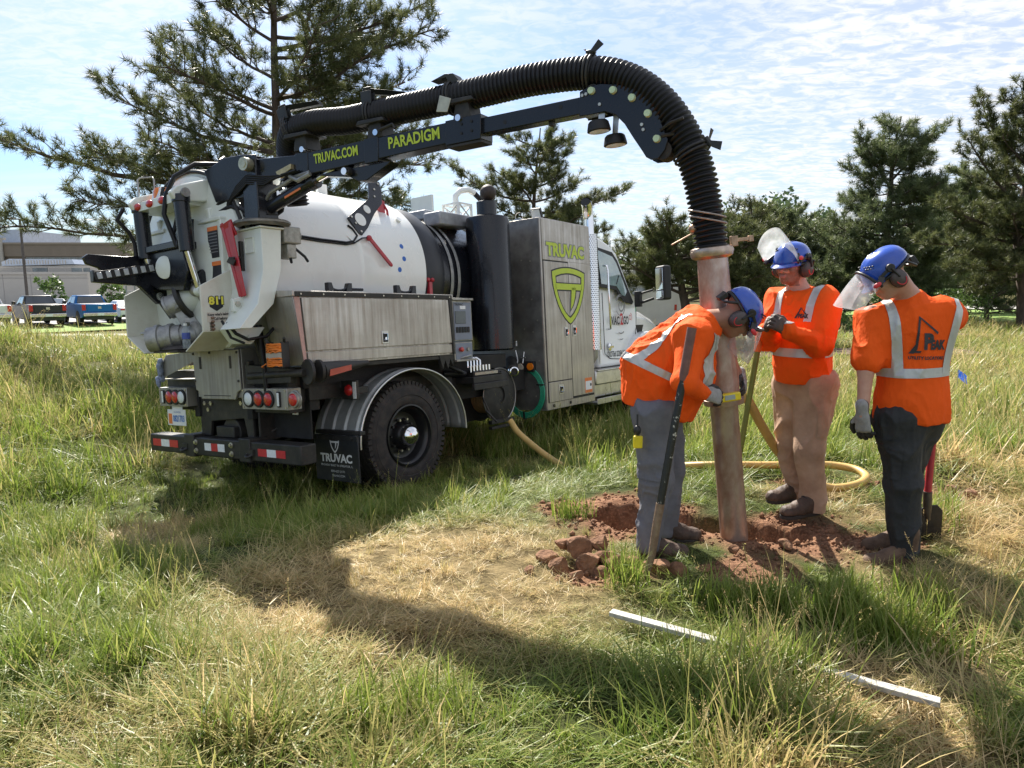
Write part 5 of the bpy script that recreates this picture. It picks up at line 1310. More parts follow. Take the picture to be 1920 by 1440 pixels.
# the 811 sticker on the near cheek
YC = -.6205
b = MB(); b.prism([(-1.63, 1.835), (-1.51, 1.845), (-1.51, 1.78), (-1.57, 1.745), (-1.63, 1.78)], 'Y', YC, YC - .0015); b.build('call_sticker', PRINTB, hop, 0, 0)
text_obj('811', .085, (-1.635, YC - .001, 1.80), (1, 0, .04), UZ, M_('yellow_print', (.80, .72, .08), .5), hop, bold=.004, width=.13, outline=(PRINTB, .006))
b = MB(); b.box((-1.66, YC - .001, 1.655), (-1.40, YC, 1.735)); b.build('sticker_paper', M_('sticker_paper', (.62, .55, .48), .6), hop, 0, 0)
text_obj("Know what's below.", .030, (-1.655, YC - .0015, 1.705), (1, 0, .05), UZ, PRINTB, hop, bold=.001, width=.20)
text_obj('Call before you dig.', .032, (-1.60, YC - .0015, 1.672), (1, 0, .05), UZ, PRINTB, hop, bold=.001, width=.20)
# drain valve, caps and pipes at the door
b = MB(); b.cyl((-1.60, -.12, 1.98), (-1.74, .07, 1.88), .125, n=28); b.build('drain_stub', CREAM, door, .004)
b = MB(); b.cyl((-1.735, .065, 1.882), (-1.755, .095, 1.868), .175, n=28); fg = b.build('valve_flange', BLACK_D, door, .004)
b = MB(); bolts(b, [np.array((-1.75, .085, 1.872)) + .15 * (math.cos(a) * np.array((.0, .46, .88)) + math.sin(a) * np.array((.80, .45, -.2))) for a in np.linspace(0, 2 * PI, 7)[:6]], (-.6, .75, -.3), .014, .02); b.build('flange_bolts', BOLT, fg)
b = MB(); b.cyl((-1.755, .10, 1.868), (-1.84, .20, 1.82), .098, n=24); b.cyl((-1.83, .19, 1.825), (-1.845, .21, 1.815), .104, n=24); b.beam((-1.84, .16, 1.78), (-1.84, .02, 1.83), .03, .03); vc = b.build('cam_lock_cap', ALU_D, door, .004)
b = MB(); b.beam((-1.76, .12, 1.80), (-1.68, .02, 1.56), .13, .13, w1=.15, h1=.15); b.sphere((-1.70, .03, 1.60), (.10, .10, .11), 16, 10); b.cyl((-1.70, .0, 1.58), (-1.92, .27, 1.55), .088, n=24); b.build('drain_elbow', ALU_D, door, .006)
b = MB(); b.lathe((-1.86, .20, 1.558), (-.62, .76, -.09), [(-.12, .10), (-.05, .10), (-.045, .118), (-.01, .118), (-.005, .108), (.06, .108), (.068, .122), (.10, .122), (.105, .11), (.17, .11), (.175, .10), (.18, 0)], 28, caps=False); b.build('drain_cap', ALU_D, door, 0, 35)
b = MB(); b.tube([(-1.96, .22, 1.52), (-1.99, .30, 1.60), (-2.0, .40, 1.60)], .012, 6); b.beam((-1.80, .0, 1.66), (-1.88, -.14, 1.69), .035, .035); b.build('cap_lever', ALU_D, door)
b = MB(); b.cyl((-1.62, -.30, 1.90), (-1.55, -.36, 1.62), .030, n=12); b.cyl((-1.66, -.25, 1.96), (-1.60, -.32, 1.78), .045, n=12); b.sphere((-1.66, -.22, 1.95), .06, 12, 8); b.build('latch_screw', ALU_D, door, .002)
# red safety prop
b = MB()
p0, p1 = np.array((-1.50, -.725, 2.455)), np.array((-1.485, -.865, 1.85))
for off in (-.030, .030): b.beam(p0 + np.array([0, off * 1.9, 0]), p1 + np.array([0, off, 0]), .012, .035, (0, 1, .2))
b.beam(p0 + np.array([.006, 0, 0]), p1 + np.array([.006, 0, 0]), .135, .012, (1, 0, 0), w1=.075)
b.beam(p0 + np.array([0, 0, 0]), p0 + np.array([.03, -.03, -.12]), .155, .02, (1, 0, 0), w1=.14); b.build('safety_prop', RED, truck, .004)
b = MB(); b.tube([(-1.52, -.79, 2.16), (-1.44, -.82, 2.17)], .012, 6); b.box((-1.45, -.83, 2.06), (-1.42, -.80, 2.30)); b.beam((-1.53, -.78, 2.15), (-1.50, -.82, 2.12), .05, .05); b.build('prop_clip', BLACK_D, truck, .003)
b = MB(); b.prism([(-1.56, 1.73), (-1.56, 1.83), (-1.30, 1.90), (-1.30, 1.75), (-1.50, 1.72)], 'Y', -.84, -.80); lg = b.build('prop_lug', CREAM, truck, .006)
b = MB(); bolts(b, [(-1.52, -.84, 1.79), (-1.45, -.84, 1.79)], NRM, .024, .014); b.build('lug_bolt', BOLT, lg)
SHIFT = dict.fromkeys(('door_frame', 'hinge_arm', 'hinge_pin', 'door_cylinder', 'hydraulic_hose', 'latch_screw', 'warning_decal', 'warning_header', 'caution_decal', 'caution_header', 'warning_text'), (.165, 0))
SHIFT.update(dict.fromkeys(('drain_stub', 'valve_flange', 'cam_lock_cap', 'drain_elbow', 'drain_cap', 'cap_lever'), (.27, -.10)), lamp_deck=(.25, 0), door_lock_frame=(.25, 0))
for o_ in door.children:
    if o_.name.split('.')[0] in SHIFT: o_.location.x, o_.location.y = SHIFT[o_.name.split('.')[0]]
# --- boom column
b = MB()
def col(rings):
    v = []
    for z, x0, x1, y0, y1 in rings: v += [(x0, y0, z), (x1, y0, z), (x1, y1, z), (x0, y1, z)]
    f = [(0, 1, 2, 3)]
    for i in range(len(rings) - 1):
        for k in range(4): f.append((i * 4 + k, i * 4 + (k + 1) % 4, i * 4 + 4 + (k + 1) % 4, i * 4 + 4 + k))
    f.append(tuple((len(rings) - 1) * 4 + k for k in range(4)))
    return v, f
b.add(*col([(1.585, -1.66, -1.55, -1.05, -.78), (1.78, -1.48, -1.33, -1.05, -.76), (2.055, -1.405, -1.235, -1.05, -.74), (2.385, -1.405, -1.21, -1.05, -.74)]))
b.prism([(-1.38, 2.04), (-1.50, 1.60), (-1.46, 1.55), (-1.38, 1.62), (-1.36, 1.80)], 'Y', -.74, -.60); b.box((-1.425, -1.07, 2.385), (-1.19, -.72, 2.40))
colm = b.build('boom_column', CREAM, truck, .006)
b = MB(); b.add([(-1.417, -.84, 2.20), (-1.417, -.95, 2.20), (-1.417, -.95, 2.32), (-1.417, -.84, 2.32), (-1.4055, -.84, 2.20), (-1.4055, -.95, 2.20), (-1.4055, -.95, 2.32), (-1.4055, -.84, 2.32)], [(0, 1, 5, 4), (1, 2, 6, 5), (2, 3, 7, 6), (3, 0, 4, 7)]); b.build('column_slot', CREAM, colm, 0, 0)
b = MB(); b.pprism([(-1.58, -.84, 1.60), (-1.42, -.84, 1.60), (-1.28, -.84, 1.60), (-1.34, -.84, 1.53), (-1.42, -.84, 1.46), (-1.49, -.84, 1.47)], (0, .2, 0)); disc(b, (-1.44, -.85, 1.51), NRM, .028, .02); b.build('column_foot', CREAM, colm, .004)
b = MB(); b.lathe((-1.30, -.93, 2.41), (0, 0, 1), [(0, .17), (.004, .20), (.02, .225), (.035, .225), (.045, .21), (.045, 0)], 40, caps=False); b.build('slew_ring', M_('slew_ring_steel', (.20, .185, .16), .45, .8, .3, 12), colm, 0, 35)
b = MB(); b.box((-1.19, -1.06, 2.28), (-1.02, -.86, 2.42)); b.cyl((-1.10, -.95, 2.42), (-1.10, -.95, 2.44), .03); b.box((-1.15, -1.04, 2.16), (-1.06, -.92, 2.28)); b.cyl((-1.02, -.96, 2.36), (-.97, -.96, 2.36), .05); mt = b.build('slew_motor', M_('slew_motor_cast', (.30, .29, .26), .5, .6, .3, 14, .1), truck, .01)
b = MB(); b.tube([(-1.06, -1.0, 2.26), (-.98, -1.04, 2.18), (-.95, -1.04, 2.14)], .012, 6); b.tube([(-1.1, -1.0, 2.24), (-1.12, -1.03, 2.16), (-1.09, -1.0, 2.13)], .012, 6); b.build('motor_hose', HOSE_M, mt)
b = MB(); b.tube([(-1.6, -.80, 1.64), (-1.58, -.88, 1.55), (-1.50, -.92, 1.50), (-1.35, -.95, 1.52), (-1.2, -.9, 1.62)], .014, 8); b.tube([(-1.62, -.76, 1.66), (-1.6, -.84, 1.52), (-1.52, -.9, 1.47)], .011, 8); b.tube([(-1.32, -.80, 1.62), (-1.30, -.82, 1.3), (-1.28, -.8, .9)], .02, 8); b.tube([(-1.28, -.76, 1.62), (-1.26, -.76, 1.3), (-1.22, -.76, .9)], .024, 8); b.tube([(-1.30, -.70, 1.62), (-1.25, -.72, 1.3), (-1.2, -.7, 1.0)], .02, 8); b.build('column_hose', HOSE_M, truck, 0, 60)
b = MB(); b.box((-1.645, -.62, 1.585), (-1.60, -.585, 1.70)); bolts(b, [(-1.62, -.62, 1.60 + .03 * i) for i in range(4)], NRM, .012, .03); b.build('grease_block', M_('rusty_block', (.22, .14, .10), .7, .3, .3, 20), hop, .004)
# transverse tube, rubber discs and stowed cone
b = MB(); b.cyl((-1.30, -.60, 1.19), (-1.24, -1.26, 1.21), .032, n=14); b.pprism([(-1.31, -.56, 1.29), (-1.27, -1.12, 1.245), (-1.27, -1.12, 1.13), (-1.31, -.56, 1.12)], (.06, 0, 0)); b.cyl((-1.31, -.60, 1.30), (-1.25, -.60, 1.30), .02); tt = b.build('cone_holder', BLACK_D, truck, .004)
b = MB()
for x, r in ((-1.23, .105), (-1.12, .095)): b.cyl((x, -1.28, 1.215), (x + .025, -1.285, 1.215), r, n=22)
b.cyl((-1.10, -1.30, 1.215), (-.58, -1.30, 1.255), .078, .02, n=18); b.build('stowed_cone', M_('dark_cone_rubber', (.03, .028, .027), .6), tt, .003)
b = MB(); b.pprism([(-1.08, -1.377, 1.17), (-1.07, -1.379, 1.225), (-.82, -1.352, 1.25), (-.82, -1.352, 1.205)], (0, -.003, 0)); b.build('cone_band', M_('red_cone_band', (.45, .09, .06), .5), tt, 0, 0)
b = MB(); b.box((-.9, -1.22, 1.225), (.66, -.80, 1.262)); b.prism([(.45, 1.265), (.50, 1.12), (.54, 1.21), (.58, 1.12), (.62, 1.22), (.66, 1.14), (.68, 1.30)], 'Y', -1.23, -1.19); b.build('toolbox_floor', BLACK_D, truck, .004)
# --- silencer
b = MB(); b.lathe((1.90, -.82, 1.26), (0, 0, 1), [(0, .235), (.02, .255), (1.52, .262), (1.57, .25), (1.60, .15), (1.60, .118), (1.76, .118), (1.765, .108), (1.765, .0)], 48, caps=False); sl = b.build('filter_silencer', BLACK, truck, 0, 40)
b = MB(); b.sphere((1.93, -.83, 3.13), .098, 18, 12); b.build('float_ball', M_('brown_float_ball', (.035, .024, .020), .6, 0, .3, 20, .1), sl, 0, 60)
quad('cleanout_label', [(2.03, -1.062, 1.30), (2.13, -1.010, 1.30), (2.13, -1.010, 1.36), (2.03, -1.062, 1.36)], RETRO_W, sl)
text_obj('CLEANOUT', .022, (2.035, -1.0635, 1.335), (.10, .052, 0), UZ, PRINTB, sl, width=.09)
b = MB(); b.box((1.75, -.1, 2.95), (1.78, .25, 3.2)); b.build('cage_post', CREAM, ft)
b = MB()
for x in (1.95, 2.2):
    for y in (-.35, -.10): b.box((x - .012, y - .012, 2.86), (x + .012, y + .012, 3.10))
for z in (2.9, 3.09):
    for y in (-.35, -.10): b.box((1.95, y - .01, z - .01), (2.2, y + .01, z + .01))
    for x in (1.95, 2.2): b.box((x - .01, -.35, z - .01), (x + .01, -.10, z + .01))
for y in (-.36, -.10): b.tube([(1.96, y, 2.9), (2.19, y, 3.08)], .01, 6); b.tube([(2.19, y, 2.9), (1.96, y, 3.08)], .01, 6)
for x in (1.95, 2.2): b.tube([(x, -.35, 2.9), (x, -.1, 3.08)], .01, 6); b.tube([(x, -.1, 2.9), (x, -.35, 3.08)], .01, 6)
b.build('float_cage', WHITE, ft)
b = MB(); b.tube([(2.06, -.22, 3.06), (2.06, -.22, 3.2), (2.12, -.25, 3.27), (2.22, -.30, 3.29), (2.30, -.34, 3.25)], .038, 10); b.build('white_vent_pipe', WHITE, ft, 0, 60)
b = MB(); b.tube([(2.29, -.335, 3.255), (2.37, -.38, 3.17), (2.42, -.40, 3.02), (2.44, -.42, 2.86)], .034, 10); b.build('vent_hose', HOSE_M, ft, 0, 60)
# --- tall cabinet
b = MB(); b.box((2.395, -1.235, .48), (3.615, .95, 2.845)); cab_ = b.build('tall_cabinet', STEEL, truck, .006)
b = MB(); b.box((2.388, -1.22, .50), (2.394, .9, 2.83)); b.build('cabinet_back', M_('dark_steel_back', (.34, .33, .315), .45, .85, .25, 5, .03, 20), cab_)
b = MB(); bolts(b, [(2.388, -.95 - .13 * (i % 2), z) for i, z in enumerate((2.35, 2.33, 1.9, 1.86, 1.5, 1.46, .7, .66))] + [(2.388, -1.15, z) for z in (.62, 1.1, 1.6)], (-1, 0, 0), .010, .005); b.build('cabinet_rivets', BOLT, cab_)
YD = -1.2365
b = MB(); b.box((2.435, YD, .835), (3.005, YD - .010, 2.320)); d1 = b.build('cabinet_door', STEEL, cab_, .003)
b = MB(); b.box((3.017, YD, .60), (3.575, YD - .010, 2.335)); d2 = b.build('cabinet_door', STEEL, cab_, .003)
b = MB(); b.box((2.44, YD, .575), (3.005, YD - .010, .823)); d3 = b.build('lower_door', STEEL, cab_, .003)
b = MB(); b.box((2.425, YD, 2.336), (3.59, YD - .006, 2.83)); b.build('header_panel', STEEL, cab_, .003)
b = MB(); b.box((2.425, YD - .0008, .57), (3.585, YD - .0002, 2.336)); b.build('door_gap', GASKET, cab_, 0, 0)
latch(2.90, 1.44, YD - .010, d1, .075, .13); latch(3.10, 1.455, YD - .010, d2, .085, .14); latch(2.72, .72, YD - .010, d3, .11, .12)
b = MB(); bolts(b, [(x, YD, .53) for x in (2.55, 2.95)], NRM, .022, .008); b.build('drain_plugs', GASKET, cab_)
text_obj('TRUVAC', .215, (2.515, YD - .0065, 2.40), (1, 0, 0), UZ, LIME, cab_, bold=.010, width=.93, outline=(PRINTGR, .011))
shield((3.012, YD - .0105, 1.905), (1, 0, 0), .80, .70, LIME, cab_, PRINTB, lw=.19)
b = MB(); b.box((3.33, YD - .010, .615), (3.52, YD - .0115, .815)); b.build('safety_sticker', PRINTO, d2, 0, 0)
b = MB(); b.box((3.34, YD - .0115, .655), (3.51, YD - .0125, .77)); b.build('safety_label', RETRO_W, d2, 0, 0)
b = MB(); b.box((3.46, YD - .0128, .70), (3.50, YD - .0125, .735)); b.build('label_symbol', PRINTB, d2, 0, 0)
b = MB(); b.obox((2.52, -1.12, 2.92), ((1, .3, .4), (-.3, 1, 0), (-.4, 0, 1)), (.035, .065, .06)); cl = b.build('cabinet_lamp', GASKET, cab_, .008)
b = MB(); b.obox((2.483, -1.13, 2.905), ((1, .3, .4), (-.3, 1, 0), (-.4, 0, 1)), (.004, .055, .05)); b.build('lamp_glass', CLEARL, cl)
b = MB(); b.lathe((2.45, -.9, 2.90), (1, .2, 0), [(0, .05), (.02, .05)], 16, caps=False); b.box((2.42, -.95, 2.845), (2.5, -.86, 2.87)); b.build('lifting_eye', ALU, cab_)
# lamps, pipe and hose coil on the back of the cabinet
b = MB(); b.box((2.33, -1.10, .97), (2.388, -.92, 1.10)); cl2 = b.build('side_lamp_box', GASKET, cab_, .006)
b = MB(); disc(b, (2.33, -1.055, 1.035), (-1, 0, 0), .046, .015, 20); b.build('amber_lamp', AMBER, cl2)
b = MB(); disc(b, (2.33, -.90, 1.025), (-1, 0, 0), .05, .01, 20); b.build('gauge_face', M_('dusty_gauge', (.62, .58, .48), .5), cl2)
b = MB(); b.cyl((2.0, -1.02, 1.0), (2.36, -.74, 1.10), .075, n=20); pp = b.build('suction_port', BLACK_D, truck, .004)
b = MB(); b.lathe((2.0, -1.02, 1.0), (-.5, -.72, -.05), [(-.03, .062), (.02, .066), (.05, .058), (.055, .045), (.0, .040)], 24, caps=False); b.build('port_ring', CHROME, pp, 0, 40)
b = MB(); b.tube([(2.30, -.86, 1.24), (2.28, -.90, 1.12), (2.24, -.92, 1.08)], .010, 6); b.tube([(2.31, -.98, 1.22), (2.27, -.98, 1.08)], .009, 6); b.tube([(2.28, -.95, 1.15), (2.28, -1.02, 1.15)], .008, 6); b.build('port_handle', ALU, pp)
b = MB()
for i in range(4):
    r = .265 + .019 * i
    b.tube([(2.365, -.93 - .9 * r * math.cos(t), .715 + r * math.sin(t)) for t in np.linspace(-2.6, 1.75 - .25 * (i == 0), 30)], .0105, 7)
b.tube([(2.36, -.98, 1.03), (2.36, -.9, 1.045), (2.36, -.8, 1.05)], .012, 7); gc = b.build('green_hose_coil', GREENH, truck, 0, 60)
b = MB(); b.box((2.345, -1.22, .80), (2.388, -1.12, .815)); b.box((2.345, -.92, .37), (2.388, -.90, .47)); b.build('coil_strap', GASKET, gc)
# valve bank and hose reel
b = MB(); b.box((1.02, -1.20, .93), (1.55, -.85, 1.0)); b.box((1.10, -1.14, 1.0), (1.5, -.9, 1.06)); b.box((.98, -1.24, .86), (1.6, -1.20, .93)); vb = b.build('valve_bank', BLACK_D, truck, .006)
b = MB()
for i in range(7):
    x = 1.10 + .055 * i; b.cyl((x, -1.10, 1.05), (x, -1.10, 1.12), .014, n=8)
    if i < 5: b.tube([(x, -1.06, 1.10), (x, -1.06, 1.17), (x - .02, -1.03, 1.20), (x - .05, -1.0, 1.20), (x - .06, -.98, 1.16)], .013, 7)
b.build('valve_fittings', CHROME, vb, 0, 60)
b = MB()
for i in range(26): b.cyl((1.12 + .016 * (i % 26), -1.145, 1.015), (1.12 + .016 * i, -1.145, 1.045), .006, n=6)
b.build('valve_screws', BOLT, vb)
b = MB(); b.tube([(.75, -1.0, 1.06), (.9, -1.05, 1.05), (1.05, -1.05, 1.04)], .035, 10); b.tube([(.7, -1.1, 1.16), (.8, -1.14, 1.10), (.95, -1.1, 1.06)], .022, 8); b.tube([(1.5, -1.0, 1.03), (1.7, -1.05, 1.0), (1.9, -.9, 1.02)], .02, 8); b.build('valve_hose', HOSE_M, vb, 0, 60)
rc = np.array([1.72, -.88, .74])
b = MB()
for yy in (-1.0, -.72): b.lathe((rc[0], yy, rc[2]), (0, -1, 0), [(0, .10), (.004, .31), (.012, .315), (.016, .31), (.016, .1)], 44, caps=False)
b.cyl((rc[0], -1.0, rc[2]), (rc[0], -.72, rc[2]), .12, n=24); rl = b.build('hose_reel', BLACK_D, truck, 0, 40)
b = MB(); b.tube([(rc[0] + .316 * math.cos(t), -1.017, rc[2] + .316 * math.sin(t)) for t in np.linspace(0, 2 * PI, 60)], .008, 6, caps=False); b.build('reel_rim', STEEL_D, rl, 0, 60)
b = MB()
for k in range(7): b.tube([(rc[0] + (.20 + .0) * math.cos(t), -.97 + .036 * k, rc[2] + .20 * math.sin(t)) for t in np.linspace(0, 2 * PI, 40)], .019, 7, caps=False)
b.build('reel_hose', M_('tan_reel_hose', (.30, .17, .07), .6, 0, .2, 12), rl, 0, 60)
b = MB(); b.box((1.5, -1.05, .42), (1.95, -1.0, .46)); b.box((1.5, -1.05, .36), (1.95, -1.0, .39)); b.tube([(1.35, -1.05, .75), (1.42, -1.12, .5)], .012, 6); b.tube([(1.36, -1.08, .60), (1.46, -1.15, .46)], .014, 6); b.build('roller_guide', BLACK_D, rl, .003)
# --- exhaust
def perforated():
    m = bpy.data.materials.new('perforated_chrome'); m.use_nodes = True
    nt = m.node_tree; N, L = nt.nodes, nt.links; bs = N['Principled BSDF']
    tc = N.new('ShaderNodeTexCoord'); sp = N.new('ShaderNodeSeparateXYZ'); L.new(tc.outputs['Object'], sp.inputs[0])
    def mt(op, a, c=None, d=None):
        n = N.new('ShaderNodeMath'); n.operation = op
        for i, q in enumerate((a, c, d)):
            if q is None: continue
            if isinstance(q, (int, float)): n.inputs[i].default_value = q
            else: L.new(q, n.inputs[i])
        return n.outputs[0]
    ang = mt('ARCTAN2', mt('ADD', sp.outputs[1], 1.06), mt('SUBTRACT', sp.outputs[0], 3.93))
    u = mt('MULTIPLY', ang, 28 / (2 * PI)); v = mt('MULTIPLY', sp.outputs[2], 36.0)
    sh = mt('MULTIPLY', mt('MODULO', mt('FLOOR', v), 2.0), .5)
    fu = mt('SUBTRACT', mt('FRACT', mt('ADD', u, sh)), .5); fv = mt('SUBTRACT', mt('FRACT', v), .5)
    r2 = mt('ADD', mt('MULTIPLY', fu, fu), mt('MULTIPLY', fv, fv))
    hole = mt('LESS_THAN', r2, .085)
    mx = N.new('ShaderNodeMix'); mx.data_type = 'RGBA'; L.new(hole, mx.inputs['Factor']); mx.inputs['A'].default_value = lin((.78, .78, .77)); mx.inputs['B'].default_value = lin((.012, .012, .012))
    L.new(mx.outputs['Result'], bs.inputs['Base Color']); inv = mt('SUBTRACT', 1.0, hole); L.new(inv, bs.inputs['Metallic'])
    rr = mt('MULTIPLY_ADD', hole, .6, .14); L.new(rr, bs.inputs['Roughness'])
    return m
b = MB(); b.cyl((3.93, -1.06, 1.17), (3.93, -1.06, 2.78), .115, n=36); ex = b.build('exhaust_stack', perforated(), truck, 0, 60)
b = MB(); b.tube([(3.93, -1.06, 2.76), (3.93, -1.06, 2.98), (3.92, -1.06, 3.08), (3.87, -1.08, 3.17), (3.80, -1.10, 3.22)], .075, 18, caps=False); b.build('stack_tip', CHROME, ex, 0, 60)
b = MB(); b.tube([(3.82, -1.09, 3.205), (3.805, -1.097, 3.215)], .068, 18); b.build('stack_mouth', GASKET, ex, 0, 60)
b = MB(); b.tube([(3.93, -1.06, 1.18), (3.93, -1.06, 1.08), (3.90, -1.0, .98), (3.84, -.85, .90), (3.80, -.6, .88)], .062, 14); b.build('exhaust_elbow', STEEL_D, ex, 0, 60)
# --- cab
CY = 1.06
b = MB()
prof = [(4.10, .90), (4.10, 2.62), (4.13, 2.80), (4.22, 2.86), (4.55, 2.83), (4.80, 2.72), (4.93, 2.58), (5.30, 1.86), (5.40, 1.76), (5.40, 1.05), (5.10, .90)]
def cab_ring(prof):
    v = []
    for x, z in prof:
        inset = .0 if z < 1.9 else (z - 1.9) * .10 + (max(0, z - 2.6)) * .45
        v.append((x, CY - inset, z))
    n = len(prof); V = [(x, -y, z) for x, y, z in v] + v
    f = [tuple(range(n))[::-1], tuple(range(n, 2 * n))] + [(i, (i + 1) % n, n + (i + 1) % n, n + i) for i in range(n)]
    return V, f
b.add(*cab_ring(prof)); cabn = b.build('cab', CABW, truck, .05, 40, 3)
def yin(z): return -(CY - (max(0, z - 1.9) * .10 + max(0, z - 2.6) * .45))
def cpoly(pts, off): return [(x, yin(z) - off, z) for x, z in pts]
b = MB(); b.pprism(cpoly([(4.22, 2.66), (4.72, 2.60), (4.86, 2.48), (5.24, 1.86), (5.20, 1.82), (4.90, 1.86), (4.70, 2.03), (4.22, 2.06)], .001), (0, -.012, 0)); wn = b.build('window_frame', GASKET, cabn, .004)
b = MB(); b.pprism(cpoly([(4.25, 2.60), (4.70, 2.53), (4.80, 2.44), (5.04, 2.02), (4.96, 1.94), (4.86, 1.96), (4.72, 2.09), (4.25, 2.11)], .0145), (0, -.003, 0)); b.build('window_pane', GLASS, wn, 0, 0)
b = MB(); b.tube([(4.72, yin(2.1) - .0185, 2.12), (4.80, yin(2.2) - .0185, 2.22), (4.83, yin(2.2) - .0185, 2.25)], .008, 6); b.build('steering_wheel', GASKET, wn)
b = MB(); b.tube([(4.24, -1.064, 1.98), (4.26, -1.064, 1.10), (4.42, -1.064, 1.02), (4.98, -1.064, .98), (5.28, -1.064, 1.20), (5.34, -1.064, 1.74)], .006, 5); b.build('door_seam', GASKET, cabn, 0, 60)
b = MB(); b.tube([(4.30, -1.07, 2.37), (4.26, -1.15, 2.36), (4.26, -1.16, 2.30), (4.28, -1.16, 1.52), (4.30, -1.15, 1.46), (4.33, -1.07, 1.45)], .016, 8); b.build('grab_handle', CHROME, cabn, 0, 60)
b = MB(); b.lathe((4.42, -1.06, 1.19), NRM, [(0, .06), (.012, .058), (.02, .04), (.02, 0)], 20, caps=False); b.beam((4.36, -1.09, 1.19), (4.48, -1.09, 1.19), .02, .03); b.build('door_handle', CHROME, cabn)
b = MB(); b.box((4.12, -1.058, .96), (4.14, -1.05, 2.6)); b.build('rear_corner', CABW, cabn)
text_obj('DOT# 2256130', .115, (4.34, -1.0635, 1.045), (1, 0, .0), UZ, PRINTB, cabn, bold=.002, width=.62)
text_obj('VAC', .165, (4.50, -1.0635, 1.52), (1, 0, 0), UZ, PRINTB, cabn, bold=.006, width=.27)
text_obj('2', .24, (4.78, -1.0650, 1.515), (1, 0, 0), UZ, PRINTR, cabn, bold=.006, width=.10)
text_obj('GO', .165, (4.885, -1.0635, 1.52), (1, 0, 0), UZ, PRINTB, cabn, bold=.006, width=.18)
b = MB()
def band(c, r0, r1, a0, a1, w0, w1, n=26):
    v, f = [], []
    for i in range(n + 1):
        k = i / n; a = a0 + (a1 - a0) * k; r = r0 + (r1 - r0) * k; w = w0 + (w1 - w0) * k
        for q in (r - w, r + w): v.append((c[0] + q * math.cos(a), -1.0655, c[1] + q * math.sin(a)))
    f = [(2 * i, 2 * i + 1, 2 * i + 3, 2 * i + 2) for i in range(n)]
    return v, f
b.add(*band((4.80, 1.80), .15, .15, -2.6, 2.6, .004, .022)); b.add(*band((4.82, 1.80), .03, .10, -1, 6.4, .006, .016)); b.add(*band((4.80, 1.55), .17, .17, -2.1, -1.0, .004, .012)); b.add(*band((4.80, 1.45), .16, .16, -1.9, -1.2, .004, .008))
b.build('door_swirl', PRINTGR, cabn, 0, 0)
b = MB(); b.add(*band((5.12, 1.62), .035, .035, 0, 6.28, .006, .006)); b.add(*band((5.12, 1.62), .065, .065, -.8, 1.4, .006, .006)); b.build('door_ring', PRINTR, cabn, 0, 0)
b = MB(); b.box((5.28, -1.066, 1.70), (5.34, -1.0645, 1.78)); b.build('inspection_sticker', M_('green_sticker', (.06, .40, .22), .5), cabn, 0, 0)
b = MB(); b.pprism([(4.98, -.92, 2.50), (5.34, -.98, 1.86), (5.34, .98, 1.86), (4.98, .92, 2.50)], (.03, 0, .02)); b.build('windscreen', GLASS, cabn)
# bonnet and front fender
b = MB()
secs = [(5.36, 1.02, 1.05, 1.80), (5.9, .98, 1.0, 1.74), (6.6, .84, .95, 1.62), (7.1, .70, .90, 1.42), (7.25, .62, .85, 1.2)]
v = []
for x, w, z0, z1 in secs: v += [(x, -w, z0), (x, -w, z1 - .16), (x, -w * .86, z1 - .03), (x, -w * .5, z1), (x, w * .5, z1), (x, w * .86, z1 - .03), (x, w, z1 - .16), (x, w, z0)]
f = [tuple(range(8))[::-1], tuple(range(32, 40))] + [(i * 8 + k, i * 8 + (k + 1) % 8, i * 8 + 8 + (k + 1) % 8, i * 8 + 8 + k) for i in range(4) for k in range(8)]
b.add(v, f); bon = b.build('bonnet', CABW, truck, .02, 40)
for s in (-1, 1):
    b = MB(); pts = []
    for i in range(17):
        a = math.radians(8 + 176 * i / 16); pts.append((5.50 + .66 * math.cos(a), .62 + .66 * math.sin(a) * 1.18))
    out = pts + [(x + (5.50 - x) * .14, z - .09) for x, z in pts[::-1]]
    b.prism(out, 'Y', s * .78, s * 1.19); b.build('front_fender', CABW, truck, .03, 50)
b = MB(); b.pprism([(5.30, -1.07, 1.50), (5.52, -1.10, 1.50), (5.60, -1.02, 1.34), (5.3, -1.04, 1.30)], (0, .01, 0)); b.build('fender_vent', GASKET, bon, .01)
# mirror
b = MB(); b.box((5.30, -1.16, 1.78), (5.38, -1.06, 2.02)); b.tube([(5.34, -1.12, 1.98), (5.40, -1.34, 2.03)], .018, 8); b.tube([(5.34, -1.12, 1.83), (5.42, -1.34, 1.90)], .022, 8); mr_ = b.build('mirror_arm', GASKET, cabn, .01)
b = MB(); b.obox((5.52, -1.46, 2.13), ((.86, -.50, 0), (.50, .86, 0), (0, 0, 1)), (.075, .115, .265)); mb_ = b.build('wing_mirror', GASKET, cabn, .035, 40, 3)
b = MB(); b.obox((5.453, -1.421, 2.19), ((.86, -.50, 0), (.50, .86, 0), (0, 0, 1)), (.006, .088, .165)); b.obox((5.453, -1.421, 1.95), ((.86, -.50, 0), (.50, .86, 0), (0, 0, 1)), (.006, .088, .06)); b.build('mirror_glass', M_('mirror_glass', (.62, .66, .70), .04, 1.0, .02, 3), mb_, .004)
# aluminium step tank
b = MB(); b.box((3.72, -1.20, .68), (5.0, -.55, .88)); b.box((3.66, -1.10, .50), (5.05, -.55, .70)); st_ = b.build('step_tank', ALU, truck, .02)
b = MB(); b.box((3.66, -1.24, .42), (5.0, -.80, .455)); b.box((3.66, -1.245, .42), (5.0, -1.235, .50)); b.box((3.75, -1.22, .872), (5.0, -.9, .89)); b.build('step_tread', ALU, st_, .004)
b = MB(); b.cyl((3.70, -1.0, .76), (4.0, -1.0, .76), .09, n=20); b.build('step_end', ALU, st_, .01)
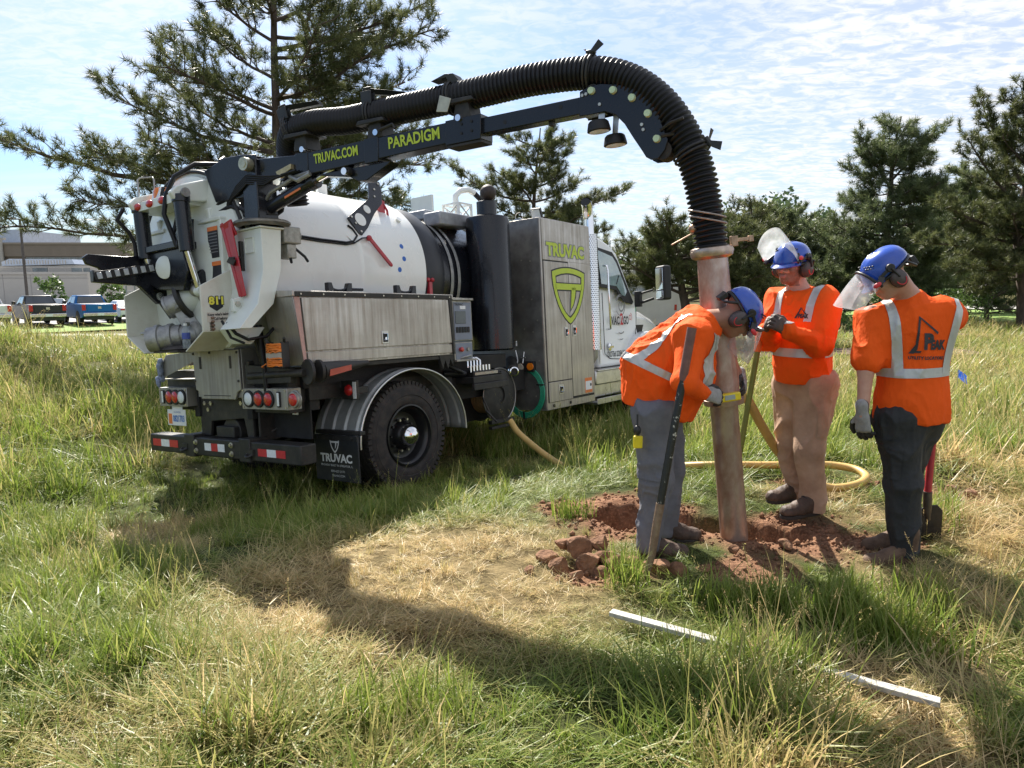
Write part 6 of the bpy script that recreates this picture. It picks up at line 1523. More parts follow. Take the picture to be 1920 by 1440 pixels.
# ------------------------------------------------------------------ boom and suction hose (a frame at the mast head: s outwards along the boom, t across, z up)
BO = np.array([-2.057, 5.998, 2.566]); BD_ = np.array([0.88555829, -0.46452826, 0.0]); BN = np.array([0.46452826, 0.88555829, 0.0])
TINV = TRUCK_M.inverted()
def bw(s, z, t=0.0):
    """boom frame to truck frame; t > 0 is away from the camera side"""
    p = BO + BD_ * s + BN * t + np.array([0, 0, z])
    return np.array(TINV @ Vector(p))
def bdir(s, z, t=0.0): return bw(s, z, t) - bw(0, 0, 0)
class BB(MB):
    def bprism(s, poly, t0, t1, mi=0): return s.pprism([bw(x, z, t0) for x, z in poly], bdir(0, 0, t1 - t0), mi)
    def bcyl(s, c, t0, t1, r, n=18, mi=0): return s.cyl(bw(c[0], c[1], t0), bw(c[0], c[1], t1), r, r, n, mi)
    def btube(s, pts, r, n=8, mi=0): return s.tube([bw(*p) for p in pts], r, n, mi)
H = .075
# mast
b = BB(); mb0 = np.array([-1.30, -.93, 2.455])
b.beam(mb0, mb0 + np.array([0, 0, .30]), .19, .19, (1, 0, 0)); mtop = bw(-.03, -.02)
b.beam(mb0 + np.array([0, 0, .28]), mtop, .155, .155, (1, 0, 0), w1=.17, h1=.17)
mast = b.build('boom_mast', BLACK, truck, .008)
b = BB(); b.bprism([(-.55, -.06), (-.43, -.32), (-.10, -.30), (.06, -.18), (.06, .03), (-.10, .04), (-.30, .03)], -.10, -.085); b.bprism([(-.30, .0), (.02, .0), (.02, .03), (-.28, .05)], -.06, .12); b.build('pivot_plate', BLACK, mast, .006)
b = BB(); b.bcyl((-.015, -.045), -.17, .13, .030); b.bcyl((-.015, -.045), -.165, -.10, .052, 24); b.build('pivot_pin', M_('worn_pin', (.50, .48, .36), .4, .7, .2, 20), mast)
b = BB(); b.bcyl((-.015, -.045), -.10, -.085, .062, 24); b.build('pivot_collar', BLACK_D, mast)
# main boom tube (outer), inner boom, curved end
b = BB(); b.bprism([(-.06, -.085), (.0, .0), (.45, -.003), (2.10, .122), (2.10, -.012), (1.2, -.099), (.5, -.164), (.30, -.155), (.0, -.13)], -H, H); boom = b.build('boom', BLACK, truck, .006)
b = BB(); b.bprism([(.62, -.165), (1.10, -.13), (1.36, -.11), (1.34, -.135), (1.14, -.235), (1.06, -.235), (.98, -.20)], -.06, .06); b.build('boom_gusset', BLACK, boom, .005)
b = BB()
for s0 in (.46, 1.14): b.bprism([(s0, .004 + (s0 - .45) * .075), (s0 + .13, .014 + (s0 - .45) * .075), (s0 + .13, -.163 + (s0 - .45) * .078), (s0, -.173 + (s0 - .45) * .078)], -H - .006, H + .006); b.build('boom_collar', BLACK, boom, .004); b = BB()
b.bprism([(1.85, .112), (2.13, .134), (2.13, -.028), (1.85, -.050)], -H - .008, H + .008); b.build('boom_collar', BLACK, boom, .004)
b = BB(); b.bprism([(2.08, .108), (2.86, .166), (2.86, .062), (2.08, .005)], -.055, .055); b.build('inner_boom', BLACK, boom, .006)
b = BB(); b.bprism([(1.86, -.052), (2.13, -.03), (2.13, -.046), (1.86, -.068)], -H, H); b.bprism([(2.60, .020), (2.63, .022), (2.63, .045), (2.60, .043)], -.02, .02); b.build('wear_pad', BLACK_D, boom)
b = BB()
for c in ((2.30, .066), (2.70, .118)): b.bcyl(c, -.0565, -.050, .013, 12)
for c in ((1.98, .08), (2.06, .09), (1.98, .02), (2.06, .03)): b.bcyl(c, -H - .014, -H - .006, .010, 8)
b.build('boom_holes', GASKET, boom)
# curved head plates with rollers
headp = [(2.835, .19), (2.835, .045), (2.90, .045), (3.0, .055), (3.07, .03), (3.13, -.03), (3.19, -.12), (3.24, -.19), (3.27, -.235), (3.30, -.252), (3.345, -.250), (3.385, -.20), (3.40, -.14), (3.37, -.08), (3.34, .0), (3.275, .10), (3.19, .165), (3.08, .205), (2.97, .222), (2.90, .215)]
b = BB(); b.bprism(headp, -.075, -.063); b.bprism(headp, .063, .075); b.bprism([(2.84, .18), (2.98, .20), (2.98, .06), (2.84, .05)], -.06, .06); head = b.build('boom_head', BLACK, boom, .004)
ROLL = [(2.915, .185), (3.055, .172), (3.175, .115), (3.275, .015), (3.335, -.135)]
b = BB()
for c in ROLL: b.bcyl(c, -.062, .062, .045, 18)
b.build('head_roller', BLACK_D, head)
b = BB()
for c in ROLL: b.cyl(bw(c[0], c[1], -.098), bw(c[0], c[1], -.074), .020, .024, 16)
b.build('roller_cap', M_('green_white_cap', (.55, .68, .45), .4, 0, .1, 20), head)
b = BB()
for c in ((2.855, .165), (2.88, .17), (2.97, .10), (3.24, -.045), (3.25, -.075)): b.bcyl(c, -.085, -.073, .010, 8)
b.build('head_bolts', BOLT, head)
b = BB(); b.bcyl((3.365, -.20), -.06, .06, .055, 22); b.build('end_roller', RUBBER, head)
# work lamps under the head
b = BB(); b.bprism([(2.955, .07), (2.995, .07), (2.995, -.02), (2.955, -.02)], -.055, -.045); b.bprism([(3.02, .06), (3.055, .055), (3.05, -.08), (3.015, -.08)], .03, .04); lbk = b.build('lamp_bracket', ALU, head)
for s_, z_, t_ in ((2.955, -.022, -.05), (3.035, -.098, .03)):
    b = BB(); b.lathe(bw(s_, z_, t_), bdir(.12, -1, 0), [(-.035, .030), (-.030, .055), (-.02, .064), (.015, .072), (.03, .074), (.034, .066), (.034, 0)], 24, caps=False); wl = b.build('boom_lamp', GASKET, head, 0, 40)
    b = BB(); b.lathe(bw(s_, z_, t_), bdir(.12, -1, 0), [(.035, .062), (.036, 0)], 24, caps=False); b.build('lamp_glass', CLEARL, wl)
# lift cylinder
b = BB(); b.cyl(bw(.10, -.385, -.02), bw(.60, -.20, -.02), .052, n=22); b.cyl(bw(.56, -.215, -.02), bw(.62, -.195, -.02), .060, n=22); cyl_ = b.build('lift_cylinder', BLACK, boom, .004)
b = BB(); b.cyl(bw(.60, -.20, -.02), bw(.84, -.112, -.02), .028, n=16); b.build('cylinder_rod', CHROME, cyl_)
b = BB(); b.cyl(bw(.84, -.112, -.02), bw(1.08, -.205, -.02) * 0 + bw(.95, -.072, -.02), .030, n=14); b.bcyl((.98, -.165), -.10, .10, .03); b.bprism([(.83, -.13), (.99, -.20), (1.01, -.14), (.86, -.08)], -.05, .01); b.bcyl((.085, -.39), -.09, .06, .028); b.bprism([(-.02, -.33), (-.02, -.45), (.14, -.44), (.10, -.36)], -.07, .04); b.build('cylinder_lug', BLACK_D, cyl_, .004)
b = BB(); b.bcyl((.98, -.165), -.125, -.10, .026, 14); b.build('lug_pin', CHROME, cyl_)
b = BB(); b.pprism([bw(.28, -.283, -.0745), bw(.36, -.253, -.0745), bw(.355, -.24, -.0745), bw(.275, -.270, -.0745)], bdir(0, 0, -.002)); b.build('cylinder_label', PRINTW, cyl_, 0, 0)
b = BB(); b.pprism([bw(.33, -.325, -.071), bw(.50, -.262, -.071), bw(.495, -.248, -.071), bw(.325, -.31, -.071)], bdir(0, 0, -.004)); b.build('cylinder_decal', PRINTO, cyl_, 0, 0)
b = BB(); b.btube([(.02, -.40, -.04), (.16, -.27, -.06), (.45, -.165, -.07), (.6, -.14, -.07)], .016, 8); b.btube([(.40, -.16, -.08), (.5, -.20, -.10), (.62, -.155, -.09)], .018, 8); b.build('cylinder_pipe', ALU_D, cyl_)
# hydraulic hoses looped at the mast
b = BB(); r_ = np.random.default_rng(5)
for k in range(5):
    o = r_.uniform(-.03, .03, 3); z0 = -.13 - .016 * k
    b.btube([(-.40 + o[0], -.42 + .02 * k, .02 + o[1]), (-.30, -.34 + o[2], -.09), (-.16, z0 - .08, -.115), (-.02, z0, -.13), (.16, z0 - .02, -.12), (.32 + o[0], -.15, -.10), (.50, -.125, -.09 + o[1])], .0095, 7)
for k in range(6):
    o = r_.uniform(-.04, .04, 3)
    b.btube([(-.50 + o[0], -.36 + o[1], .05), (-.36, -.36 + .012 * k, -.02), (-.2 + o[2], -.34 - .02 * k, -.05), (-.10, -.44, -.04 + o[2]), (-.06, -.56, .02)], .013, 7)
for k in range(5):
    o = r_.uniform(-.03, .03, 3); b.btube([(.10 + o[0], -.20, .08), (.20, -.26 + o[1], .06), (.16, -.38 + o[2], .06), (.06, -.46, .04)], .015, 7)
b.build('boom_hoses', HOSE_M, mast, 0, 60)
b = BB(); b.btube([(-.60, -.40, .0), (-.50, -.36, -.05), (-.36, -.31, -.08), (-.30, -.29, -.08)], .022, 8); b.btube([(-.52, -.48, -.02), (-.40, -.39, -.07), (-.26, -.36, -.08), (-.12, -.40, -.05)], .024, 8); b.build('return_hose', HOSE_M, mast, 0, 60)
b = BB(); b.bprism([(-.05, -.14), (-.005, -.14), (-.005, -.21), (-.05, -.21)], -.102, -.095); b.bprism([(.28, -.12), (.44, -.07), (.44, -.11), (.3, -.17)], -.11, -.06); b.build('hose_block', M_('brass_block', (.50, .42, .25), .45, .6, .2, 20), mast, .006)
# lettering on the boom
u1 = bdir(1.65, .128 - .0); u1 /= np.linalg.norm(u1); vz = bdir(0, 1)
up1 = vz - u1 * (u1 @ vz); up1 /= np.linalg.norm(up1)
text_obj('TRUVAC.COM', .098, bw(.655, -.082, -H - .003), u1, up1, LIME, boom, bold=.003, width=.43)
text_obj('PARADIGM', .108, bw(1.36, -.030, -H - .003), u1, up1, LIME, boom, bold=.003, width=.44)
# suction hose: ribbed tube along its path
def catmull(P, n):
    P = np.asarray(P, float); P = np.vstack([2 * P[0] - P[1], P, 2 * P[-1] - P[-2]]); out = []
    for i in range(1, len(P) - 2):
        t = np.linspace(0, 1, n, endpoint=False)[:, None]
        a, b_, c, d = P[i - 1], P[i], P[i + 1], P[i + 2]
        out.append(.5 * ((2 * b_) + (-a + c) * t + (2 * a - 5 * b_ + 4 * c - d) * t ** 2 + (-a + 3 * b_ - 3 * c + d) * t ** 3))
    return np.vstack(out + [P[-2][None]])
HP = [(.10, -.34, .30), (.10, -.16, .27), (.13, .0, .20), (.20, .12, .13), (.33, .200, .05), (.58, .232, .0), (.92, .222, 0), (1.17, .236, 0), (1.64, .262, 0), (2.08, .292, 0), (2.48, .322, 0), (2.88, .312, 0), (3.13, .236, 0), (3.33, .085, 0), (3.475, -.115, 0), (3.565, -.325, 0), (3.62, -.545, 0), (3.652, -.70, 0), (3.664, -.795, 0)]
def hose_path():
    c = catmull([bw(s, z, t) for s, z, t in HP], 40)
    d = np.r_[0, np.cumsum(np.linalg.norm(np.diff(c, axis=0), axis=1))]
    n = int(d[-1] / .0062)
    q = np.linspace(0, d[-1], n)
    return np.stack([np.interp(q, d, c[:, k]) for k in range(3)], -1), q
hpts, hq = hose_path()
ph = (hq / .031) % 1.0
hr = .091 + .010 * np.clip(np.cos((ph - .5) * 2 * PI) * 1.6, -1, 1)
V_ = MB(); V_.tube(hpts, hr, 28); hose = V_.build('suction_hose', HOSE_M, truck, 0, 0)
hose.data.polygons.foreach_set('use_smooth', [True] * len(hose.data.polygons))
# hose straps and saddles
def strap(s, z, ang, tilt_pl, kind):
    """ring around the hose plus the wing plates that stick out of it"""
    d = np.array([math.cos(ang), math.sin(ang)])
    nrm = np.array([-d[1], d[0]])
    b = BB()
    for off in (-.012, .012):
        b.btube([(s + d[0] * off + nrm[0] * .107 * math.cos(a), z + d[1] * off + nrm[1] * .107 * math.cos(a), .107 * math.sin(a)) for a in np.linspace(0, 2 * PI, 30)], .008, 6)
    o = b.build('hose_strap', BLACK_D, hose, 0, 60)
    b = BB()
    def pt(al, up, t): return (s + d[0] * al + nrm[0] * up, z + d[1] * al + nrm[1] * up, t)
    def pl(pts, th): b.pprism([bw(*pt(*p)) for p in pts], th)
    if kind == 'guard':
        for t in (-.075, -.03): pl([(-.045, .06, t), (.045, .06, t), (.045, .155, t), (-.045, .155, t)], bdir(0, 0, .012))
        pl([(-.04, .155, -.07), (.02, .175, -.05), (.26, .135, .05), (.26, .110, .08), (.0, .145, -.02)], bdir(0, 0, .05))
        b.btube([pt(-.04, .15, -.05), pt(-.03, .18, -.05), pt(.02, .185, -.03)], .01, 6)
    elif kind == 'leaf':
        pl([(-.13, .125, -.06), (-.02, .155, -.05), (.04, .15, -.04), (.08, .09, -.02), (.0, .09, -.04), (-.01, .13, -.05)], bdir(0, 0, .10))
    else:
        pl([(-.02, .10, -.04), (.04, .12, -.04), (.085, .155, -.05), (.045, .185, -.05), (.010, .14, -.04)], bdir(0, 0, .006))
        pl([(-.04, .12, .03), (-.02, .10, .03), (-.075, .155, .04), (-.085, .15, .04)], bdir(0, 0, .05))
        b.btube([pt(-.03, .11, -.03), pt(.03, .12, -.03)], .016, 8)
    b.build('strap_wing', M_('dark_wing_plate', (.035, .036, .035), .45, .3, .2, 12), o, .002)
strap(.37, .212, .30, 0, 'guard'); strap(1.17, .236, .05, 0, 'guard'); strap(1.86, .276, .08, 0, 'leaf'); strap(2.875, .313, -.12, 0, 'wing'); strap(3.525, -.22, -1.1, 0, 'wing')
b = BB(); b.bprism([(1.80, .17), (1.89, .16), (1.92, .245), (1.83, .275)], -.118, -.112); b.build('saddle_tab', M_('pale_tab', (.45, .45, .38), .5, .3, .15, 12), hose, .003)
b = BB()
for s0, z0 in ((.47, .04), (1.19, .07), (1.93, .13)):
    b.bprism([(s0 - .02, z0 - .02), (s0 + .12, z0 - .01), (s0 + .10, z0 + .10), (s0 + .0, z0 + .10)], -.08, .08); b.bprism([(s0 - .10, z0 + .075), (s0 + .16, z0 + .095), (s0 + .14, z0 + .12), (s0 - .08, z0 + .11)], -.11, .11); b.build('hose_saddle', BLACK_D, boom, .006); b = BB()
b.btube([(1.30, .10, -.10), (1.42, .13, -.10), (1.44, .10, -.10)], .012, 6); b.build('saddle_hook', BLACK_D, boom)
b = BB()
for s0, z0 in ((.55, .03), (1.26, .09), (1.96, .12)): b.bcyl((s0, z0), -.10, -.08, .022, 12)
b.build('saddle_bolt', CHROME, boom)
# guard eye near the elbow and the roller between hose and head
b = BB(); b.btube([(3.355, -.09, -.08), (3.42, -.06, -.115), (3.50, -.04, -.12)], .010, 6); b.btube([(3.36, -.12, -.075), (3.44, -.115, -.08)], .012, 6); b.build('strap_rod', BLACK_D, hose)
# hose clamps at the lower end
b = BB()
for k in (-.575, -.61): b.btube([(3.628 + (k + .575) * -.2 + .110 * math.cos(a) * .98, k + .110 * math.cos(a) * -.20, .110 * math.sin(a)) for a in np.linspace(0, 2 * PI, 34)], .0055, 6)
b.build('hose_clamp', M_('rusty_steel', (.36, .30, .26), .5, .7, .3, 30), hose, 0, 60)
# ------------------------------------------------------------------ suction tube (clamped to the hose, stands in the trench)
pt_, pb_ = Vector((1.186, 4.300, 1.80)), Vector((1.42, 4.25, -.26))
tube_m = M_('dirty_aluminium_tube', (.50, .405, .35), .40, .68, .1, 9, .08, 26, col2=(.30, .165, .115), lo=.40, hi=.72, stretch=(1, 1, .55), rvar=.12)
st = empty('suction_tube', tuple(pb_), label='dented aluminium suction tube clamped to the hose end and standing in the trench', cat='tube')
dT = (pt_ - pb_); Lt = dT.length; dTn = np.array(dT.normalized())
b = MB(); O0 = np.zeros(3)
zj = Lt * .535
b.lathe(O0, dTn, [(-.0, .078), (.0, .083), (zj, .083), (zj + .01, .086), (zj + .012, .118), (zj + .045, .122), (zj + .05, .104), (zj + .075, .098), (zj + .20, .100), (Lt - .10, .090), (Lt - .06, .088), (Lt - .0, .088), (Lt, .08)], 36, caps=False)
b.build('tube', tube_m, st, 0, 40)
b = MB(); b.lathe(O0, dTn, [(Lt - .075, .09), (Lt - .06, .120), (Lt - .03, .128), (Lt - .01, .122), (Lt, .092)], 36, caps=False); fl_ = b.build('flange', M_('bronze_flange', (.46, .36, .29), .35, .9, .3, 12, .05), st, 0, 40)
b = MB(); uu, ww, _ = basis(dTn); X_ = np.array([1.0, 0, 0]); X_ = X_ - dTn * (X_ @ dTn); X_ /= np.linalg.norm(X_); Yc = np.cross(dTn, X_)
top = dTn * (Lt + .0)
def tp_(a, r, h): return dTn * (Lt + h) + (X_ * math.cos(a) + Yc * math.sin(a)) * r
b = MB(); b.obox(tp_(0, .135, .015), (X_, Yc, dTn), (.02, .018, .03)); b.obox(tp_(0, .20, .02), (X_, Yc, dTn), (.05, .012, .010)); b.obox(tp_(0, .235, .02), (X_, Yc, dTn), (.014, .016, .018)); b.build('clamp_bolt', M_('rusty_steel2', (.40, .27, .18), .45, .7, .3, 30), st, .002); b = MB()
lv = tp_(PI, .10, .10); b.beam(tp_(PI, .10, .09), tp_(PI, .235, .035), .03, .008, tuple(dTn)); b.sphere(tp_(PI, .10, .115), .028, 10, 6); b.build('clamp_lever', M_('rusty_steel2', (.40, .27, .18), .45, .7, .3, 30), st, .002)
# ------------------------------------------------------------------ smooth bodies from distance fields
class Field:
    """distance field on a grid; shapes melt into one another; skin() turns it into one continuous mesh"""
    def __init__(s, lo, hi, h):
        s.lo = np.array(lo, float); s.h = h; s.n = np.ceil((np.array(hi, float) - s.lo) / h).astype(int) + 1
        s.f = np.full(s.n, .5, np.float32)
    def _sub(s, lo, hi, pad):
        a = np.clip(((np.minimum(lo, hi) - pad - s.lo) / s.h).astype(int), 0, s.n - 1); b = np.clip(((np.maximum(lo, hi) + pad - s.lo) / s.h).astype(int) + 2, 1, s.n)
        sl = tuple(slice(int(i), int(j)) for i, j in zip(a, b))
        ax = [(s.lo[k] + s.h * np.arange(a[k], b[k])).astype(np.float32) for k in range(3)]
        return sl, np.meshgrid(*ax, indexing='ij')
    def _join(s, sl, d, k):
        g = s.f[sl]
        if k > 0:
            h = np.clip(.5 + .5 * (g - d) / k, 0, 1); s.f[sl] = g * (1 - h) + d * h - k * h * (1 - h)
        else: s.f[sl] = np.minimum(g, d)
    def cone(s, a, b, ra, rb, k=.03, sub=False, flat=None):
        """tapered round limb; flat=(axis, factor) squashes it across an axis"""
        a, b = np.asarray(a, float), np.asarray(b, float); m = max(ra, rb)
        sl, (X, Y, Z) = s._sub(np.minimum(a, b) - m, np.maximum(a, b) + m, k + 3 * s.h)
        ab = b - a; L2 = ab @ ab + 1e-12
        t = np.clip(((X - a[0]) * ab[0] + (Y - a[1]) * ab[1] + (Z - a[2]) * ab[2]) / L2, 0, 1)
        dx, dy, dz = X - a[0] - t * ab[0], Y - a[1] - t * ab[1], Z - a[2] - t * ab[2]
        q = dx * dx + dy * dy + dz * dz
        if flat is not None:
            w = np.asarray(flat[0], float); p = dx * w[0] + dy * w[1] + dz * w[2]; q = q + p * p * (flat[1] ** 2 - 1)
        d = (np.sqrt(q) - (ra + (rb - ra) * t)).astype(np.float32)
        if sub: s.f[sl] = np.maximum(s.f[sl], -d)
        else: s._join(sl, d, k)
        return s
    def ell(s, c, r, R=None, k=.03, sub=False):
        """ellipsoid with half axes r along the columns of R"""
        c, r = np.asarray(c, float), np.asarray(r, float); m = r.max()
        sl, (X, Y, Z) = s._sub(c - m, c + m, k + 3 * s.h)
        P = np.stack([X - c[0], Y - c[1], Z - c[2]], -1)
        if R is not None: P = P @ np.asarray(R, np.float32)
        k0 = np.sqrt(((P / r) ** 2).sum(-1)); k1 = np.sqrt(((P / (r * r)) ** 2).sum(-1)) + 1e-6
        d = (k0 * (k0 - 1) / k1).astype(np.float32)
        if sub:
            g = s.f[sl]; h = np.clip(.5 - .5 * (g + d) / max(k, 1e-4), 0, 1); s.f[sl] = g * (1 - h) - d * h + k * h * (1 - h)
        else: s._join(sl, d, k)
        return s
    def cut(s, p, n):
        """keep the side of the plane that n points away from"""
        ax = [(s.lo[k] + s.h * np.arange(s.n[k])).astype(np.float32) for k in range(3)]; n = np.asarray(n, float); n = n / np.linalg.norm(n)
        d = (ax[0][:, None, None] - p[0]) * n[0] + (ax[1][None, :, None] - p[1]) * n[1] + (ax[2][None, None, :] - p[2]) * n[2]
        s.f = np.maximum(s.f, d.astype(np.float32)); return s
    def skin(s):
        f = s.f; neg = f < 0; nx, ny, nz = f.shape
        cnt = np.zeros((nx - 1, ny - 1, nz - 1), np.float32); acc = np.zeros((nx - 1, ny - 1, nz - 1, 3), np.float32)
        edges = []
        for ax in range(3):
            a = [slice(None)] * 3; b = [slice(None)] * 3; a[ax] = slice(0, -1); b[ax] = slice(1, None)
            fa, fb = f[tuple(a)], f[tuple(b)]; ch = (fa < 0) != (fb < 0)
            idx = np.argwhere(ch); ta = fa[ch]; t = ta / (ta - fb[ch]); pos = idx.astype(np.float32); pos[:, ax] += t
            o1, o2 = [k for k in range(3) if k != ax]
            for d1 in (0, -1):
                for d2 in (0, -1):
                    c = idx.copy(); c[:, o1] += d1; c[:, o2] += d2
                    ok = (c >= 0).all(1) & (c[:, 0] < nx - 1) & (c[:, 1] < ny - 1) & (c[:, 2] < nz - 1)
                    ci = c[ok]; np.add.at(cnt, tuple(ci.T), 1); np.add.at(acc, tuple(ci.T), pos[ok])
            edges.append((ax, idx, ta < 0))
        act = np.argwhere(cnt > 0); num = np.full(cnt.shape, -1, np.int64); num[tuple(act.T)] = np.arange(len(act))
        V = s.lo + s.h * (acc[tuple(act.T)] / cnt[tuple(act.T)][:, None])
        F = []
        for ax, idx, ina in edges:
            o1, o2 = [(1, 2), (2, 0), (0, 1)][ax]
            ok = (idx[:, o1] > 0) & (idx[:, o2] > 0) & (idx[:, o1] < f.shape[o1] - 1) & (idx[:, o2] < f.shape[o2] - 1)
            i, fl = idx[ok], ina[ok]; q = []
            for d1, d2 in ((-1, -1), (0, -1), (0, 0), (-1, 0)):
                c = i.copy(); c[:, o1] += d1; c[:, o2] += d2; q.append(num[tuple(c.T)])
            q = np.stack(q, 1); q[~fl] = q[~fl][:, ::-1]; F.append(q)
        return V, np.concatenate(F)
def vn3(P, seed=0):
    i = np.floor(P).astype(int); f = P - i; f = f * f * (3 - 2 * f)
    def h(a, b, c):
        n = (a * 374761393 + b * 668265263 + c * 1274126177 + seed * 974711) & 0x7fffffff
        n = ((n ^ (n >> 13)) * 1274126177) & 0x7fffffff
        return ((n ^ (n >> 16)) & 0xffff) / 65535.0
    o = 0
    for dx in (0, 1):
        for dy in (0, 1):
            for dz in (0, 1):
                o = o + h(i[:, 0] + dx, i[:, 1] + dy, i[:, 2] + dz) * (f[:, 0] if dx else 1 - f[:, 0]) * (f[:, 1] if dy else 1 - f[:, 1]) * (f[:, 2] if dz else 1 - f[:, 2])
    return o
def vnormals(V, F):
    a = V[F[:, 2]] - V[F[:, 0]]; b = V[F[:, 3]] - V[F[:, 1]]; n = np.cross(a, b); N_ = np.zeros_like(V)
    for k in range(4): np.add.at(N_, F[:, k], n)
    return N_ / (np.linalg.norm(N_, axis=1)[:, None] + 1e-12)
def relax(V, F, it=2, lam=.5):
    for _ in range(it):
        A = np.zeros_like(V); c = np.zeros(len(V))
        for k in range(4):
            for j in ((k + 1) % 4, (k - 1) % 4): np.add.at(A, F[:, k], V[F[:, j]]); np.add.at(c, F[:, k], 1)
        V = V + lam * (A / c[:, None] - V)
    return V
def folds(V, F, amp, freq, seed, stretch=(1, 1, 1), off=(0, 0, 0)):
    """cloth creases: soft billows plus crisp ridged wrinkles pushed along the normals"""
    N_ = vnormals(V, F); Q = (V - np.asarray(off)) * np.asarray(stretch) * freq
    Q = Q + 1.1 * np.stack([vn3(Q * .6 + 7, seed + 1), vn3(Q * .6 + 3, seed + 2), vn3(Q * .6, seed + 3)], -1)
    msk = np.clip((vn3(Q * .45 + 11, seed + 9) - .30) * 2.6, 0, 1)
    a = 1 - np.abs(2 * vn3(Q, seed) - 1); b = 1 - np.abs(2 * vn3(Q * 1.9 + 5, seed + 5) - 1); c = 1 - np.abs(2 * vn3(Q * 3.7 + 9, seed + 6) - 1)
    d = (a ** 3 - .3) * .9 + (b ** 4 - .22) * .75 * msk + (c ** 4 - .2) * .22 * msk
    return V + N_ * (amp * d)[:, None]
def cloth_obj(name, fld, m, parent, amp=.006, freq=7, seed=1, stretch=(1, 1, .6), it=2, label=None):
    V, F = fld.skin(); V = relax(V, F, it); V = folds(V, F, amp, freq, seed, stretch)
    o = raw_mesh(name, V, F, m, None, smooth=True); attach(o, parent)
    return o, V, F
def attach(o, parent):
    """children keep world coordinates: the thing's base is subtracted from the mesh"""
    if parent is None: return
    off, q = np.zeros(3), parent
    while q is not None: off = off - np.array(q.matrix_basis.translation); q = q.parent
    me = o.data; n = len(me.vertices); c = np.zeros(n * 3, np.float32); me.vertices.foreach_get('co', c); c = c.reshape(-1, 3) + off.astype(np.float32)
    me.vertices.foreach_set('co', c.ravel()); me.update(); o.parent = parent
def patch(name, V, F, g, lift, m, parent, mask=None):
    """strip sewn on a garment: the cloth where g < 0, cut clean along g = 0 and lifted 2-3 mm"""
    N_ = vnormals(V, F); W = V + N_ * lift; g = np.where(mask, g, 1.0) if mask is not None else g
    T = np.concatenate([F[:, [0, 1, 2]], F[:, [0, 2, 3]]]); gt = g[T]; T = T[(gt < 0).any(1)]; gt = g[T]; ins = (gt < 0).all(1)
    P, Q = [W[T[ins]].reshape(-1, 3)], []
    for t, q in zip(T[~ins], gt[~ins]):
        poly = []
        for a in range(3):
            b = (a + 1) % 3
            if q[a] < 0: poly.append(W[t[a]])
            if (q[a] < 0) != (q[b] < 0): k = q[a] / (q[a] - q[b]); poly.append(W[t[a]] * (1 - k) + W[t[b]] * k)
        for a in range(1, len(poly) - 1): Q += [poly[0], poly[a], poly[a + 1]]
    A = np.concatenate(P + ([np.array(Q)] if Q else [])); A_, inv = np.unique(np.round(A, 5), axis=0, return_inverse=True); inv = inv.reshape(-1, 3)
    inv = inv[(inv[:, 0] != inv[:, 1]) & (inv[:, 1] != inv[:, 2]) & (inv[:, 0] != inv[:, 2])]
    o = raw_mesh(name, A_, inv, m, None, smooth=True); attach(o, parent); return o
SKIN1 = mat('skin_fair', (.46, .235, .165), .5, 0, .10, 9, .08, 90, spec=.4, col2=(.56, .32, .235))
SKIN2 = mat('skin_ruddy', (.50, .25, .18), .5, 0, .10, 14, .05, 120, spec=.4, col2=(.58, .32, .24))
SKIN3 = mat('skin_tan', (.30, .16, .105), .5, 0, .10, 14, .05, 120, spec=.4, col2=(.36, .20, .14))
STUB = mat('stubble_skin', (.24, .13, .09), .6, 0, .18, 60, .1, 200)
HAIRM = mat('cropped_hair', (.16, .10, .065), .8, 0, .3, 120, .4, 300)
LIPM = mat('lips', (.40, .17, .14), .5)
EYEM = mat('eye', (.08, .06, .05), .2)
def hivis(name, c):
    return mat(name, c, .8, 0, .045, 5, .45, 22, spec=.25, transl=.12, stretch=(1.2, 1.2, .7))
ORG = hivis('hi_vis_orange', (.94, .115, .008))
SILV = mat('reflective_silver', (.50, .51, .49), .38, .25, .07, 12, .05, 60)
PGREY = mat('grey_work_trousers', (.115, .115, .135), .85, 0, .10, 9, .22, 30, col2=(.16, .16, .18))
PTAN = mat('brown_duck_trousers', (.33, .205, .135), .85, 0, .12, 7,   .22, 30, col2=(.46, .31, .215))
PBLK = mat('black_work_trousers', (.016, .017, .018), .8, 0, .2, 8, .25, 30, col2=(.028, .029, .030))
BOOT = mat('brown_boot_leather', (.045, .027, .019), .65, 0, .25, 14, .2, 80, col2=(.095, .058, .040))
BOOTT = mat('tan_boot_suede', (.085, .050, .030), .8, 0, .2, 16, .2, 90, col2=(.15, .092, .058))
SOLE = mat('boot_sole', (.03, .025, .022), .8)
GLOVE_G = mat('grey_knit_glove', (.30, .29, .28), .85, 0, .12, 40, .3, 260)
GLOVE_B = mat('dark_leather_glove', (.055, .042, .036), .6, 0, .3, 22, .2, 120, col2=(.13, .085, .06))
GLOVE_D = mat('black_glove_palm', (.03, .03, .03), .6, 0, .2, 30, .2, 160)
HATB = mat('blue_hard_hat', (.018, .075, .42), .24, 0, .06, 12, 0, coat=.5, rvar=.06)
PLB = mat('black_plastic', (.018, .017, .017), .42, 0, .2, 20)
MUFF = mat('grey_ear_muff', (.075, .058, .055), .5, 0, .15, 20)
